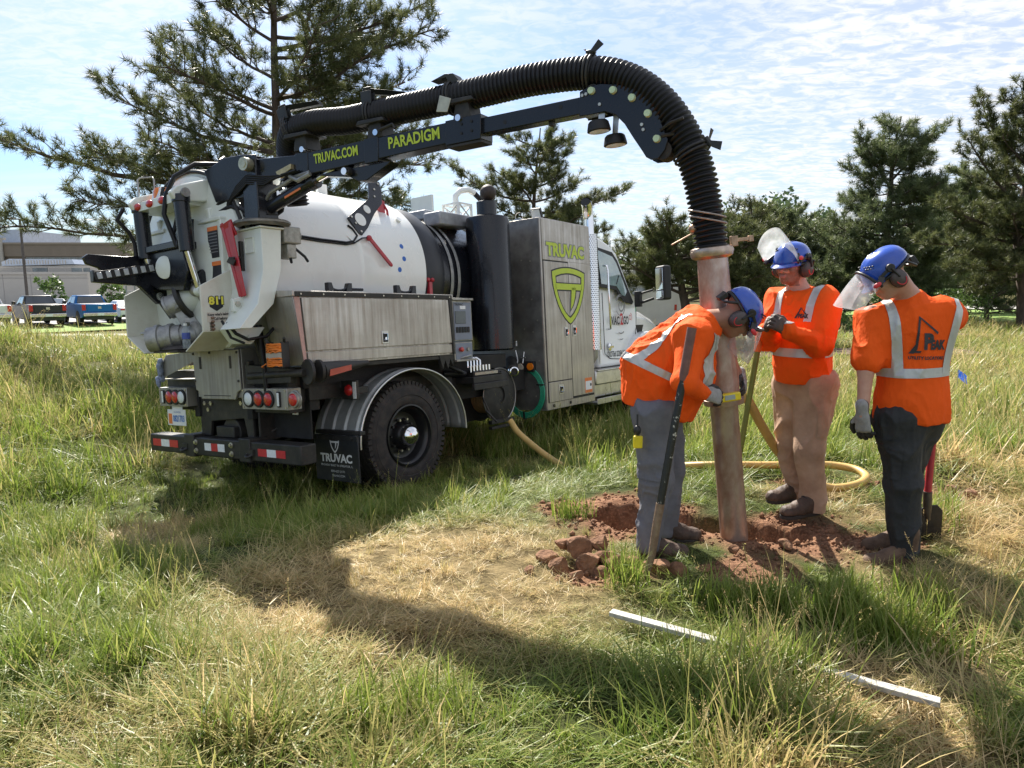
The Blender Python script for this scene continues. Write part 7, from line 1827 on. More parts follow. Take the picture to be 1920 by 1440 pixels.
def clear_mat(name, tint, a, rough=.05):
    m = bpy.data.materials.new(name); m.use_nodes = True
    nt = m.node_tree; N, L = nt.nodes, nt.links; b = N['Principled BSDF']; b.inputs['Base Color'].default_value = lin(tint); b.inputs['Roughness'].default_value = .12; b.inputs['Coat Weight'].default_value = .6
    t = N.new('ShaderNodeBsdfTransparent'); t.inputs[0].default_value = (.96, .97, .97, 1)
    tc = N.new('ShaderNodeTexCoord'); nz = N.new('ShaderNodeTexNoise'); nz.inputs['Scale'].default_value = 14; nz.inputs['Detail'].default_value = 6; L.new(tc.outputs['Object'], nz.inputs[0])
    mr = N.new('ShaderNodeMapRange'); mr.inputs['From Min'].default_value = .35; mr.inputs['From Max'].default_value = .75; mr.inputs['To Min'].default_value = a * .7; mr.inputs['To Max'].default_value = min(1, a * 1.6); L.new(nz.outputs['Fac'], mr.inputs['Value'])
    ms = N.new('ShaderNodeMixShader'); L.new(mr.outputs[0], ms.inputs[0]); tl = N.new('ShaderNodeBsdfTranslucent'); tl.inputs[0].default_value = lin(tint); m2 = N.new('ShaderNodeMixShader'); m2.inputs[0].default_value = .55; L.new(b.outputs[0], m2.inputs[1]); L.new(tl.outputs[0], m2.inputs[2]); L.new(t.outputs[0], ms.inputs[1]); L.new(m2.outputs[0], ms.inputs[2]); L.new(ms.outputs[0], N['Material Output'].inputs[0]); return m
VISOR = clear_mat('scratched_clear_visor', (.68, .72, .73), .46)
LENS = clear_mat('safety_glass_lens', (.35, .36, .37), .32)
REDTAB = mat('red_clip', (.55, .03, .04), .4)
def headframe(c, fwd, up):
    x = np.asarray(fwd, float); x = x / np.linalg.norm(x); z = np.asarray(up, float); z = z - x * (z @ x); z /= np.linalg.norm(z)
    return np.stack([x, np.cross(z, x), z], 1), np.asarray(c, float)
def add_head(fl, R, c):
    P = lambda *p: c + R @ np.array(p)
    fl.ell(P(-.012, 0, .040), (.098, .078, .084), R, .02); fl.ell(P(.026, 0, -.040), (.070, .060, .082), R, .03); fl.ell(P(.05, 0, -.095), (.040, .040, .030), R, .02); fl.ell(P(.012, .0, -.07), (.06, .056, .045), R, .02)
    fl.cone(P(.086, -.034, .022), P(.086, .034, .022), .013, .013, .014)
    for s in (-1, 1):
        fl.ell(P(.058, s * .040, -.032), (.034, .024, .026), R, .015); fl.ell(P(.097, s * .031, .003), (.016, .019, .013), R, .010, sub=True); fl.ell(P(.083, s * .031, .003), (.0125, .0135, .0125), R, .003)
        fl.ell(P(-.008, s * .080, -.008), (.020, .011, .032), R, .008); fl.cone(P(.09, s * .012, -.040), P(.094, s * .013, -.041), .009, .009, .008)
    fl.cone(P(.094, 0, .010), P(.116, 0, -.034), .008, .0125, .012); fl.ell(P(.088, 0, -.066), (.015, .025, .008), R, .006); fl.ell(P(.086, 0, -.078), (.014, .021, .008), R, .006); fl.cone(P(.108, -.022, -.0715), P(.108, .022, -.0715), .0035, .0035, 0, sub=True)
def paint_head(V, F, R, c, base, stub=True):
    """material of each face: skin 0, stubble 1, hair 2, lips 3, eyes 4"""
    q = (V[F].mean(1) - c) @ R; x, y, z = q[:, 0], q[:, 1], q[:, 2]; m = np.zeros(len(F), np.int32)
    r = np.linalg.norm(q, axis=1) < .17
    if stub: m[r & (x > .0) & (z < -.048 + .02 * (np.abs(y) > .04)) & (z > -.135) & (x > -.02)] = 1
    m[r & (z > .012 - .5 * x) & (x < .03) & (z > -.06)] = 2
    m[r & (np.abs(np.abs(y) - .032) < .022) & (np.abs(z - .030) < .006) & (x > .07)] = 2
    m[r & (np.abs(y) < .024) & (np.abs(z + .071) < .010) & (x > .093)] = 3
    m[r & (np.abs(np.abs(y) - .031) < .012) & (np.abs(z - .003) < .0065) & (x > .085)] = 4
    return m
class HB(MB):
    """shapes given in the head frame"""
    def __init__(s, R, c): super().__init__(); s.R, s.c = R, c
    def add(s, v, f, mi=0): return super().add(s.c + np.asarray(v, float) @ s.R.T, f, mi)
def headgear(person, R, c, visor_deg, tilt=0.0):
    off = np.array(person.matrix_basis.translation); c = c - off
    # helmet shell
    hb = HB(R, c); n, m = 40, 14; v, f = [], []
    for i in range(m + 1):
        ph = (PI / 2) * i / m
        for j in range(n):
            a = 2 * PI * j / n; ca, sa = math.cos(a), math.sin(a)
            low = .022 - .022 * ca - .0 * sa * sa
            rx, ry = (.138 if ca > 0 else .132), .108
            k = math.cos(ph) ** .80
            ridge = .004 * max(0, math.cos(2 * a)) * 0 + (.004 if abs(sa) < .25 and ph > .5 else 0)
            v.append((rx * ca * k - .010, ry * sa * k, low + (.142 - low) * math.sin(ph) + ridge))
    for i in range(m):
        for j in range(n): f.append((i * n + j, i * n + (j + 1) % n, (i + 1) * n + (j + 1) % n, (i + 1) * n + j))
    hb.add(v, f)
    bv, bf = [], []                                                  # short brim at the front
    for j in range(15):
        a = -1.15 + 2.3 * j / 14; ca, sa = math.cos(a), math.sin(a)
        bv += [(.134 * ca - .010, .107 * sa, .022 - .022 * ca + .006), (.134 * ca - .010 + .034 * max(0, ca), .107 * sa * 1.04, .010 - .026 * ca), (.134 * ca - .010 + .030 * max(0, ca), .107 * sa * 1.03, .004 - .026 * ca), (.128 * ca - .01, .102 * sa, .014 - .022 * ca)]
    bf = [(4 * j + k, 4 * j + (k + 1) % 4, 4 * j + 4 + (k + 1) % 4, 4 * j + 4 + k) for j in range(14) for k in range(4)]
    hb.add(bv, bf); hat = hb.build('hard_hat', HATB, person, 0, 50)
    s_ = hat.modifiers.new('thick', 'SOLIDIFY'); s_.thickness = .003
    hb = HB(R, c)                                                    # dark band, cradle and vents
    hb.tube([(.128 * math.cos(a) - .010, .101 * math.sin(a), .010 - .022 * math.cos(a)) for a in np.linspace(.9, 2 * PI - .9, 30)], .010, 6)
    hb.box((-.16, -.03, -.04), (-.13, .03, .015)); hb.tube([(-.09, -.10, .02), (-.13, -.06, -.03), (-.145, 0, -.035), (-.13, .06, -.03), (-.09, .10, .02)], .009, 6); hb.build('suspension_band', PLB, hat, .004)
    hb = HB(R, c)
    for s in (-1, 1):
        for i in range(4):
            for q in (0, 1):
                a = 2.35 - .22 * i if False else (.5 + .14 * i); p = np.array((.138 * math.cos(a) * .80 - .01, s * .108 * math.sin(a) * .80 + s * .004, .094 + .014 * q - .004 * i)); hb.sphere(p, (.006, .006, .004), 6, 4)
    hb.build('vent_holes', PLB, hat)
    for s in (-1, 1):                                               # ear defenders on arms
        hb = HB(R, c); hb.cyl((.0, s * .108, .045), (.0, s * .128, .045), .024, .022, 16); hb.beam((.0, s * .126, .045), (-.012, s * .128, -.02), .022, .010, (1, 0, 0)); hb.build('ear_muff_arm', PLB, hat, .003)
        hb = HB(R, c); hb.lathe((-.012, s * .078, -.030), (0, s, 0), [(0, .030), (.004, .040), (.020, .043), (.040, .038), (.050, .026), (.052, 0)], 24, caps=False)
        vv = hb.v[0]; q = (vv - c) @ R; q[:, 2] = (q[:, 2] + .030) * 1.28 - .030; hb.v[0] = c + q @ R.T; em = hb.build('ear_muff', MUFF, hat, 0, 50)
        hb = HB(R, c); hb.lathe((-.012, s * .076, -.030), (0, s, 0), [(-.006, .032), (0, .043), (.012, .044), (.016, .038)], 24, caps=False)
        vv = hb.v[0]; q = (vv - c) @ R; q[:, 2] = (q[:, 2] + .030) * 1.28 - .030; hb.v[0] = c + q @ R.T; hb.build('ear_cushion', PLB, em, 0, 50)
        hb = HB(R, c); hb.tube([(-.012 + .026 * math.cos(a), s * .1285, -.030 + .036 * math.sin(a)) for a in np.linspace(PI * 1.05, 1.95 * PI, 12)], .003, 5); hb.build('red_ring', REDTAB, em)
    # visor: hinged at the temples, swung up by visor_deg
    th = math.radians(visor_deg); piv = np.array((.075, 0, .020))
    def rot(p):
        x, y, z = np.asarray(p) - piv; return np.array((x * math.cos(th) - z * math.sin(th), y, x * math.sin(th) + z * math.cos(th))) + piv
    hb = HB(R, c); v, f = [], []; na, nz_ = 24, 10
    for i in range(nz_ + 1):
        zz = -.205 * i / nz_
        for j in range(na + 1):
            a = -1.25 + 2.5 * j / na; w = 1 - .16 * max(0, (i / nz_ - .45)) * 1.8
            edge = .03 * (abs(a) / 1.25) ** 3 * (i / nz_)
            v.append(rot((.165 * math.cos(a) - .005 - .020 * (i / nz_) ** 2, .120 * math.sin(a) * w, zz - .005 + edge * 2)))
    for i in range(nz_):
        for j in range(na): f.append((i * (na + 1) + j, i * (na + 1) + j + 1, (i + 1) * (na + 1) + j + 1, (i + 1) * (na + 1) + j))
    hb.add(v, f); vs = hb.build('face_shield', VISOR, hat, 0, 60)
    hb = HB(R, c)
    hb.tube([rot((.167 * math.cos(a) - .005, .121 * math.sin(a), .0)) for a in np.linspace(-1.3, 1.3, 24)], .009, 6)
    for s in (-1, 1):
        hb.beam((.055, s * .108, .028), rot((.060, s * .120, -.004)), .030, .014, (0, 1, 0)); hb.beam((.06, s * .112, .03), (.01, s * .116, .045), .016, .010, (0, 1, 0))
    hb.build('shield_bracket', PLB, hat, .002)
    hb = HB(R, c)
    for s in (-1, 1): p = rot((.070, s * .128, -.012)); hb.sphere(p, (.024, .007, .013), 12, 6)
    hb.build('shield_clip', REDTAB, hat)
    # safety glasses
    hb = HB(R, c)
    for s in (-1, 1):
        hb.tube([(.106, s * .030, .018), (.098, s * .058, .017), (.075, s * .074, .016), (.02, s * .084, .010)], .0035, 5)
    hb.tube([(.098, -.058, .0165), (.110, -.03, .019), (.113, 0, .017), (.110, .03, .019), (.098, .058, .0165)], .0028, 5); gl = hb.build('safety_glasses', PLB, person, 0, 60)
    hb = HB(R, c); v, f = [], []
    for i in range(5):
        for j in range(17):
            y = -.060 + .12 * j / 16; k = i / 4; v.append((.1135 - 2.9 * y * y - .006 * k, y, .017 - .036 * k * (1 - .55 * (abs(y) < .012)) * (1 - (abs(y) / .064) ** 4 * .5)))
    for i in range(4):
        for j in range(16): f.append((i * 17 + j, i * 17 + j + 1, (i + 1) * 17 + j + 1, (i + 1) * 17 + j))
    hb.add(v, f); hb.build('glasses_lens', LENS, gl, 0, 60)
    return hat
def hand(person, name, org, xd, zd, curl, thumb, right, m, scale=1.0, spread=.10, mats=None):
    """glove: palm, four fingers of different length bent at the knuckles, thumb from the side of the palm. xd towards the fingers, zd out of the back of the hand"""
    x = np.asarray(xd, float); x /= np.linalg.norm(x); z = np.asarray(zd, float); z = z - x * (z @ x); z /= np.linalg.norm(z); y = np.cross(z, x) * (1 if right else -1)
    fl = Field((-.10, -.11, -.14), (.22, .13, .10), .0034); h = scale
    fl.cone((-.06, 0, 0), (.0, 0, 0), .036, .031, .01, flat=((0, 0, 1), 1.15))
    fl.cone((.01, .010, 0), (.075, .024, 0), .027, .022, .02, flat=((0, 0, 1), 1.35)); fl.cone((.01, -.012, 0), (.075, -.024, 0), .026, .020, .02, flat=((0, 0, 1), 1.35)); fl.cone((.02, 0, 0), (.075, 0, 0), .027, .023, .02, flat=((0, 0, 1), 1.35))
    Ls = [(.043, .026, .021), (.047, .030, .023), (.044, .028, .022), (.034, .021, .019)]
    for i, (l, ys) in enumerate(zip(Ls, (.030, .010, -.011, -.030))):
        a = spread * (1.2 - .8 * i); p = np.array((.082 - .004 * abs(i - 1.3), ys, .0)); c = curl[i] if hasattr(curl, '__len__') else curl; ang = 0
        for k, q in enumerate(l):
            ang += c * (.85, 1.15, .8)[k]
            d = np.array((math.cos(ang) * math.cos(a), math.cos(ang) * math.sin(a), -math.sin(ang))); e = p + d * q
            fl.cone(p, e, .0125 - .0012 * k - .001 * (i == 3), .0118 - .0012 * k - .001 * (i == 3), .004); p = e
    t0, t1, t2, t3 = np.array((.012, .026, -.008)), *[np.array(q) for q in thumb]
    fl.cone(t0, t1, .018, .0155, .012); fl.cone(t1, t2, .0145, .0132, .005); fl.cone(t2, t3, .0132, .0115, .004)
    V, F = fl.skin(); V = relax(V, F, 1); N_ = vnormals(V, F); V = V + N_ * (.0012 * (vn3(V * 140, 3) - .5))[:, None]
    cen = V[F].mean(1); mi = np.zeros(len(F), np.int32)
    if mats: mi[(cen[:, 2] < .002) | (cen[:, 0] > .10)] = 1
    W = np.asarray(org, float) + (V * h) @ np.stack([x, y, z], 1).T
    if not right: F = F[:, ::-1]
    o = raw_mesh(name, W, F, [m] + (mats or []), None, smooth=True, midx=mi); attach(o, person); return o
def boot(person, heel, toe, m, w=.047, shaft=None):
    """work boot: shaped upper, raised toe, separate sole"""
    heel, toe = np.asarray(heel, float), np.asarray(toe, float); d = toe - heel; L_ = np.linalg.norm(d[:2]); d = d / np.linalg.norm(d); up = np.array((0, 0, 1.0)); sd_ = np.cross(up, d)
    P = lambda a, b, c_: heel + d * a * L_ + sd_ * b + up * c_
    lo = np.minimum(heel, toe) - .12; hi = np.maximum(heel, toe) + np.array((.12, .12, .30)); fl = Field(lo, hi, .006)
    fl.cone(P(.10, 0, .055), P(.10, 0, .20), .050, .060, .02); fl.cone(P(.08, 0, .045), P(.55, 0, .045), .044, .046, .02); fl.cone(P(.18, 0, .10), P(.55, 0, .065), .042, .040, .03); fl.cone(P(.55, .0, .040), P(.84, 0, .038), .050, .044, .02, flat=((0, 0, 1), 1.1)); fl.cone(P(.80, .004, .042), P(.86, 0, .042), .046, .042, .02)
    fl.cut(heel + up * .018, (0, 0, -1)); o, V, F = cloth_obj('boot', fl, m, person, .003, 22, 5, it=2)
    off = np.array(person.matrix_basis.translation); b = MB(); out = []
    for a, hw in ((-.08, .020), (-.02, .040), (.15, .044), (.40, .040), (.62, .052), (.82, .052), (.95, .036), (1.01, .014)): out.append((a, hw))
    pts = [P(a, hw, 0) - off for a, hw in out] + [P(a, -hw, 0) - off for a, hw in out[::-1]]
    b.pprism(pts, (0, 0, .024)); b.build('sole', SOLE, o, .004)
    b = MB()
    for k in range(4):
        a = .28 + .09 * k; h_ = .150 - .022 * k; b.tube([P(a, -.026, h_ - .006) - off, P(a + .02, 0, h_ + .004) - off, P(a, .026, h_ - .006) - off], .0035, 5)
    b.build('laces', SOLE, o)
    return o
def leg(fl, hip, knee, ank, rh, rk, ra, k=.06): fl.cone(hip, knee, rh, rk, k); fl.cone(knee, ank, rk, ra, .03)
def body_base(lo, hi, R, hc, neck, sh, el, wr, hip, knee, ank, chest, pelvis, up):
    """bare body: head with features, neck, trunk, arms and legs as one skin"""
    fl = Field(lo, hi, .0062)
    for i in (0, 1):
        leg(fl, hip[i], knee[i], ank[i], .082, .055, .042); fl.cone(sh[i], el[i], .050, .042, .04); fl.cone(el[i], wr[i], .042, .029, .02)
    fl.cone(pelvis, chest, .105, .10, .05); fl.cone(chest, neck, .09, .062, .05); fl.cone(sh[0], sh[1], .055, .055, .06)
    fl.cone(neck, hc + R @ np.array((-.028, 0, -.055)), .062, .058, .03); add_head(fl, R, hc)
    V, F = fl.skin(); return relax(V, F, 1, .35), F
def stick_print(text, org, u, v, n, size, width, m, V, F, parent, name='lettering', bold=.002):
    """print laid on cloth: every point of the lettering is dropped onto the garment"""
    from mathutils.bvhtree import BVHTree
    o = text_obj(text, size, (0, 0, 0), (1, 0, 0), (0, 1, 0), m, None, name, bold=bold, width=width, thick=0)
    return drop(o, org, u, v, n, V, F, parent)
def drop(o, org, u, v, n, V, F, parent):
    from mathutils.bvhtree import BVHTree
    bm = bmesh.new(); bm.from_mesh(o.data); bmesh.ops.triangulate(bm, faces=bm.faces); bmesh.ops.subdivide_edges(bm, edges=bm.edges, cuts=1, use_grid_fill=False); bm.to_mesh(o.data); bm.free()
    t = BVHTree.FromPolygons(V.tolist(), F.tolist()); u, v, n = [np.asarray(q, float) / np.linalg.norm(q) for q in (u, v, n)]
    for w in o.data.vertices:
        p = np.asarray(org, float) + u * w.co[0] + v * w.co[1]; hit = t.ray_cast(Vector(p + n * .3), Vector(-n), .6)
        w.co = Vector(p) if hit[0] is None else hit[0] + Vector(n) * .006
    o.data.update(); attach(o, parent); return o
def poly2d(name, polys, m):
    b = MB()
    for p in polys: b.add([(x, y, 0) for x, y in p], [tuple(range(len(p)))])
    return b.build(name, m, None, 0, 0)
PEOPLE = 'crew of three around the suction tube'
A3 = np.array
# ================================================================== worker bending over the tube
def worker_bending():
    p = empty('person', (.90, 4.10, .0), label='person in grey trousers bent over the metal tube with a yellow gauge', cat='person', group=PEOPLE)
    R, hc = headframe((1.292, 4.07, 1.405), (.62, .10, -.78), (.80, -.05, .60))
    sh = [A3((.995, 3.895, 1.295)), A3((1.075, 4.285, 1.315))]; el = [A3((.925, 3.765, 1.065)), A3((1.385, 4.475, 1.075))]; wr = [A3((1.045, 3.855, .985)), A3((1.445, 4.43, .985))]
    hip = [A3((.815, 4.0, .85)), A3((.90, 4.20, .84))]; knee = [A3((.830, 3.98, .47)), A3((.965, 4.24, .46))]; ank = [A3((.800, 3.99, .10)), A3((.955, 4.25, .10))]
    neck, chest, pelvis = A3((1.125, 4.09, 1.365)), A3((.985, 4.09, 1.20)), A3((.855, 4.10, .88))
    V, F = body_base((.55, 3.65, .0), (1.6, 4.65, 1.62), R, hc, neck, sh, el, wr, hip, knee, ank, chest, pelvis, None)
    o = raw_mesh('body', V, F, [SKIN3, STUB, HAIRM, LIPM, EYEM], None, smooth=True, midx=paint_head(V, F, R, hc, None, False)); attach(o, p)
    fl = Field((.55, 3.62, .62), (1.62, 4.68, 1.5), .0068)              # loose long sleeved shirt
    fl.cone((.865, 4.10, .86), (.955, 4.09, 1.16), .190, .185, .06, flat=((.2, -1, 0), 1.12)); fl.cone((.955, 4.09, 1.15), (1.06, 4.09, 1.31), .180, .125, .08); fl.cone(sh[0], sh[1], .098, .098, .08); fl.cone((1.06, 4.09, 1.32), neck, .10, .078, .05)
    fl.cone((.80, 4.10, .93), (.80, 4.09, 1.10), .15, .16, .06); fl.cone((.93, 4.08, .90), (1.02, 4.08, 1.05), .13, .14, .07)
    for i in (0, 1): fl.cone(sh[i], el[i], .088, .070, .028); fl.cone(el[i], wr[i], .070, .047, .016)
    fl.cut((1.135, 4.09, 1.378), (.80, 0, .60)); fl.cut((.845, 4.1, .845), (-.28, .0, -.96))
    for i in (0, 1): pass
    s, SV, SF = cloth_obj('shirt', fl, ORG, p, .018, 7.5, 11, (1, 1, .7))
    c = SV; N_ = vnormals(SV, SF)
    ax = A3((.42, 0, .91)); h = (c - A3((.865, 4.1, .86))) @ ax
    segd = lambda a, b_: np.linalg.norm(c - a - np.clip(((c - a) @ (b_ - a)) / ((b_ - a) @ (b_ - a)), 0, 1)[:, None] * (b_ - a), axis=1)
    near = np.minimum(np.minimum(segd(sh[0], el[0]) - .012, segd(el[0], wr[0])), np.minimum(segd(sh[1], el[1]) - .012, segd(el[1], wr[1]))) < .086
    patch('reflective_band', SV, SF, np.abs(h - .1965) - .0215, .003, SILV, s, ~near)
    patch('reflective_brace', SV, SF, np.minimum(np.abs(c[:, 1] - 3.975 + .05 * (c[:, 2] - 1.2)), np.abs(c[:, 1] - 4.21)) - .018, .0042, SILV, s, (h > .20) & (N_[:, 0] < .35) & (h < .56))
    patch('chest_brace', SV, SF, np.abs(c[:, 1] - 3.965) - .028, .0042, SILV, s, (N_[:, 0] > .1) & (h > .17) & (h < .52) & ~near)
    fl = Field((.6, 3.75, .03), (1.2, 4.5, 1.0), .007)
    fl.cone((.84, 4.02, .86), (.885, 4.19, .85), .128, .120, .06); leg(fl, hip[0], knee[0], ank[0] + A3((0, 0, -.03)), .118, .085, .066); leg(fl, hip[1], knee[1], ank[1] + A3((0, 0, -.03)), .112, .083, .066); fl.cut((.85, 4.1, .93), (0, 0, 1))
    t, TV, TF = cloth_obj('trousers', fl, PGREY, p, .020, 8.5, 21, (1, 1, .55))
    c = TV; patch('cargo_pocket', TV, TF, np.maximum(np.abs(c[:, 2] - .57) - .09, np.abs(c[:, 0] - .80) - .075), .008, PGREY, t, c[:, 1] < 3.985)
    boot(p, (.775, 3.985, -.012), (1.03, 3.975, -.018), BOOT); boot(p, (.92, 4.25, .0), (1.165, 4.225, -.005), BOOT)
    headgear(p, R, hc, 40)
    hand(p, 'glove', wr[0] + A3((.028, .004, -.004)), (.84, .34, -.24), (-.05, -.88, .40), (.55, .6, .65, .7), ((.055, .058, -.018), (.09, .060, -.028), (.118, .052, -.036)), True, GLOVE_G, mats=[GLOVE_D])
    hand(p, 'glove', wr[1] + A3((.0, -.01, -.0)), (-.05, -.72, -.60), (.86, .08, .30), (.6, .62, .65, .7), ((.05, .062, -.02), (.085, .066, -.04), (.108, .052, -.056)), False, GLOVE_G, mats=[GLOVE_D])
    off = A3(p.matrix_basis.translation)
    b = MB(); q = A3((.70, 3.90, .80)) - off; b.tube([q + A3((.0, 0, .06)), q + A3((0, -.01, 0))], .006, 6); b.sphere(q + A3((.0, -.01, -.03)), (.022, .015, .03), 10, 6); b.build('belt_clip', PLB, t)
    b = MB(); b.box(q + A3((-.02, -.025, -.13)), q + A3((.03, .0, -.06))); b.build('yellow_tape_measure', mat('yellow_plastic', (.75, .60, .02), .4), t, .006)
    g = empty('gauge', (1.252, 4.085, .925), label='small yellow handheld gauge held flat against the tube below its flange', cat='gauge')
    b = MB(); b.obox((0, 0, 0), ((.97, .02, .15), (0, 1, 0), (-.15, 0, .97)), (.078, .022, .024)); b.build('case', MATS['yellow_plastic'], g, .008)
    b = MB(); b.obox((.012, -.0235, .003), ((.97, .02, .15), (0, 1, 0), (-.15, 0, .97)), (.030, .002, .014)); b.obox((-.045, -.0235, -.004), ((.97, .02, .15), (0, 1, 0), (-.15, 0, .97)), (.014, .002, .010)); b.build('display', mat('lcd_grey', (.32, .37, .36), .3), g, .001)
worker_bending()
# ================================================================== worker in the middle, hands at his chest
def worker_middle():
    p = empty('person', (1.95, 4.58, .10), label='person in tan trousers with raised face shield and hands clasped at the chest', cat='person', group=PEOPLE)
    R, hc = headframe((1.782, 4.592, 1.700), (-.80, -.60, -.06), (-.03, 0, 1))
    sh = [A3((1.755, 4.715, 1.475)), A3((1.975, 4.490, 1.475))]; el = [A3((1.66, 4.60, 1.215)), A3((1.895, 4.375, 1.205))]; wr = [A3((1.585, 4.395, 1.300)), A3((1.665, 4.285, 1.300))]
    hip = [A3((1.87, 4.69, .93)), A3((1.955, 4.53, .93))]; knee = [A3((1.885, 4.70, .52)), A3((1.93, 4.49, .53))]; ank = [A3((1.975, 4.72, .17)), A3((1.985, 4.51, .17))]
    neck, chest, pelvis = A3((1.845, 4.615, 1.535)), A3((1.875, 4.60, 1.35)), A3((1.92, 4.61, .98))
    V, F = body_base((1.45, 4.15, .08), (2.2, 4.95, 1.86), R, hc, neck, sh, el, wr, hip, knee, ank, chest, pelvis, None)
    o = raw_mesh('body', V, F, [SKIN2, STUB, HAIRM, LIPM, EYEM], None, smooth=True, midx=paint_head(V, F, R, hc, None)); attach(o, p)
    fd = A3((-.75, -.66, 0)); sd_ = A3((.66, -.75, 0))
    fl = Field((1.45, 4.15, .86), (2.25, 4.98, 1.62), .0068)
    fl.cone((1.905, 4.605, .98), (1.885, 4.60, 1.30), .172, .178, .06, flat=(fd, 1.02)); fl.ell(A3((1.90, 4.60, 1.08)) + fd * .075, (.13, .15, .17), np.stack([fd, -sd_, A3((0, 0, 1))], 1), .08)
    fl.cone(A3((1.885, 4.60, 1.32)) + sd_ * .05, A3((1.885, 4.60, 1.32)) - sd_ * .05, .158, .158, .08, flat=(fd, 1.2)); fl.cone(sh[0] + A3((.02, -.02, -.02)), sh[1] + A3((-.02, .02, -.02)), .088, .088, .09); fl.cone((1.87, 4.60, 1.42), neck, .115, .080, .07)
    for i in (0, 1): fl.cone(sh[i], el[i], .088, .070, .035); fl.cone(el[i], wr[i], .071, .046, .018)
    fl.cut((1.835, 4.61, 1.552), A3((-.28, -.2, .93))); fl.cut((1.9, 4.6, .945), (0, 0, -1))
    s, SV, SF = cloth_obj('shirt', fl, ORG, p, .017, 7.5, 31, (1, 1, .75))
    c = SV; N_ = vnormals(SV, SF); u = (c - A3((1.885, 4.60, 0))) @ sd_; w = (c - A3((1.885, 4.60, 0))) @ fd
    def armd(i): 
        d = (el[i] - sh[i]) / np.linalg.norm(el[i] - sh[i]); a = np.linalg.norm(np.cross(c - sh[i], d), axis=1); e = (wr[i] - el[i]) / np.linalg.norm(wr[i] - el[i]); t = (c - el[i]) @ e; b_ = np.linalg.norm(c - el[i] - np.clip(t, 0, 1)[:, None] * e, axis=1); return np.minimum(np.where(np.abs(u) > .15, a, 1), np.where(t > -.02, b_, 1))
    arm = np.minimum(armd(0), armd(1)) < .085
    patch('reflective_band', SV, SF, np.abs(c[:, 2] - 1.148) - .027, .003, SILV, s, ~arm)
    for sg in (-1, 1): patch('reflective_brace', SV, SF, np.abs(u - sg * (.105 + .10 * (1.46 - c[:, 2]) * -.5)) - .024, .003, SILV, s, (c[:, 2] > 1.34) & (N_[:, 2] < .97) & (np.abs(u) < .17))
    fn = fd; un = -sd_ * -1
    uu = A3((.66, -.75, 0)); o = poly2d('chest_emblem', [[(0, 0), (.012, 0), (.034, .058), (.030, .070)], [(.030, .070), (.034, .060), (.066, .02), (.070, .026)]], PRINTB); drop(o, A3((1.885, 4.60, 1.365)) + sd_ * .022 + fd * .1, uu, (0, 0, 1), fd, SV, SF, s)
    stick_print('PEAK', A3((1.885, 4.60, 1.368)) + sd_ * .042 + fd * .1, uu, (0, 0, 1), fd, .034, .062, PRINTB, SV, SF, s)
    fl = Field((1.65, 4.3, .10), (2.2, 4.95, 1.08), .007)
    fl.cone(A3((1.895, 4.665, .95)), A3((1.945, 4.56, .95)), .140, .140, .06); leg(fl, hip[0], knee[0], ank[0] + A3((0, 0, -.05)), .118, .088, .070); leg(fl, hip[1], knee[1], ank[1] + A3((0, 0, -.05)), .122, .092, .074); fl.cut((1.9, 4.6, 1.02), (0, 0, 1))
    t, TV, TF = cloth_obj('trousers', fl, PTAN, p, .022, 8, 41, (1, 1, .6))
    c = TV; patch('tool_pocket', TV, TF, np.maximum(np.abs(c[:, 2] - .70) - .08, np.abs(c[:, 0] - 1.98) - .055), .006, PTAN, t, c[:, 1] < 4.47)
    boot(p, (1.995, 4.50, .082), (1.745, 4.425, .072), BOOT); boot(p, (1.975, 4.725, .105), (1.735, 4.65, .105), BOOT)
    headgear(p, R, hc, 138)
    hand(p, 'glove', wr[0], (-.30, -.62, .48), (-.85, .35, .30), (.95, 1.0, 1.0, 1.0), ((.055, .055, -.03), (.085, .045, -.05), (.10, .02, -.058)), True, GLOVE_B)
    hand(p, 'glove', wr[1], (-.80, -.18, .50), (-.1, -.90, .15), (.85, .9, .95, 1.0), ((.06, .05, -.03), (.09, .045, -.045), (.112, .03, -.05)), False, GLOVE_B)
worker_middle()
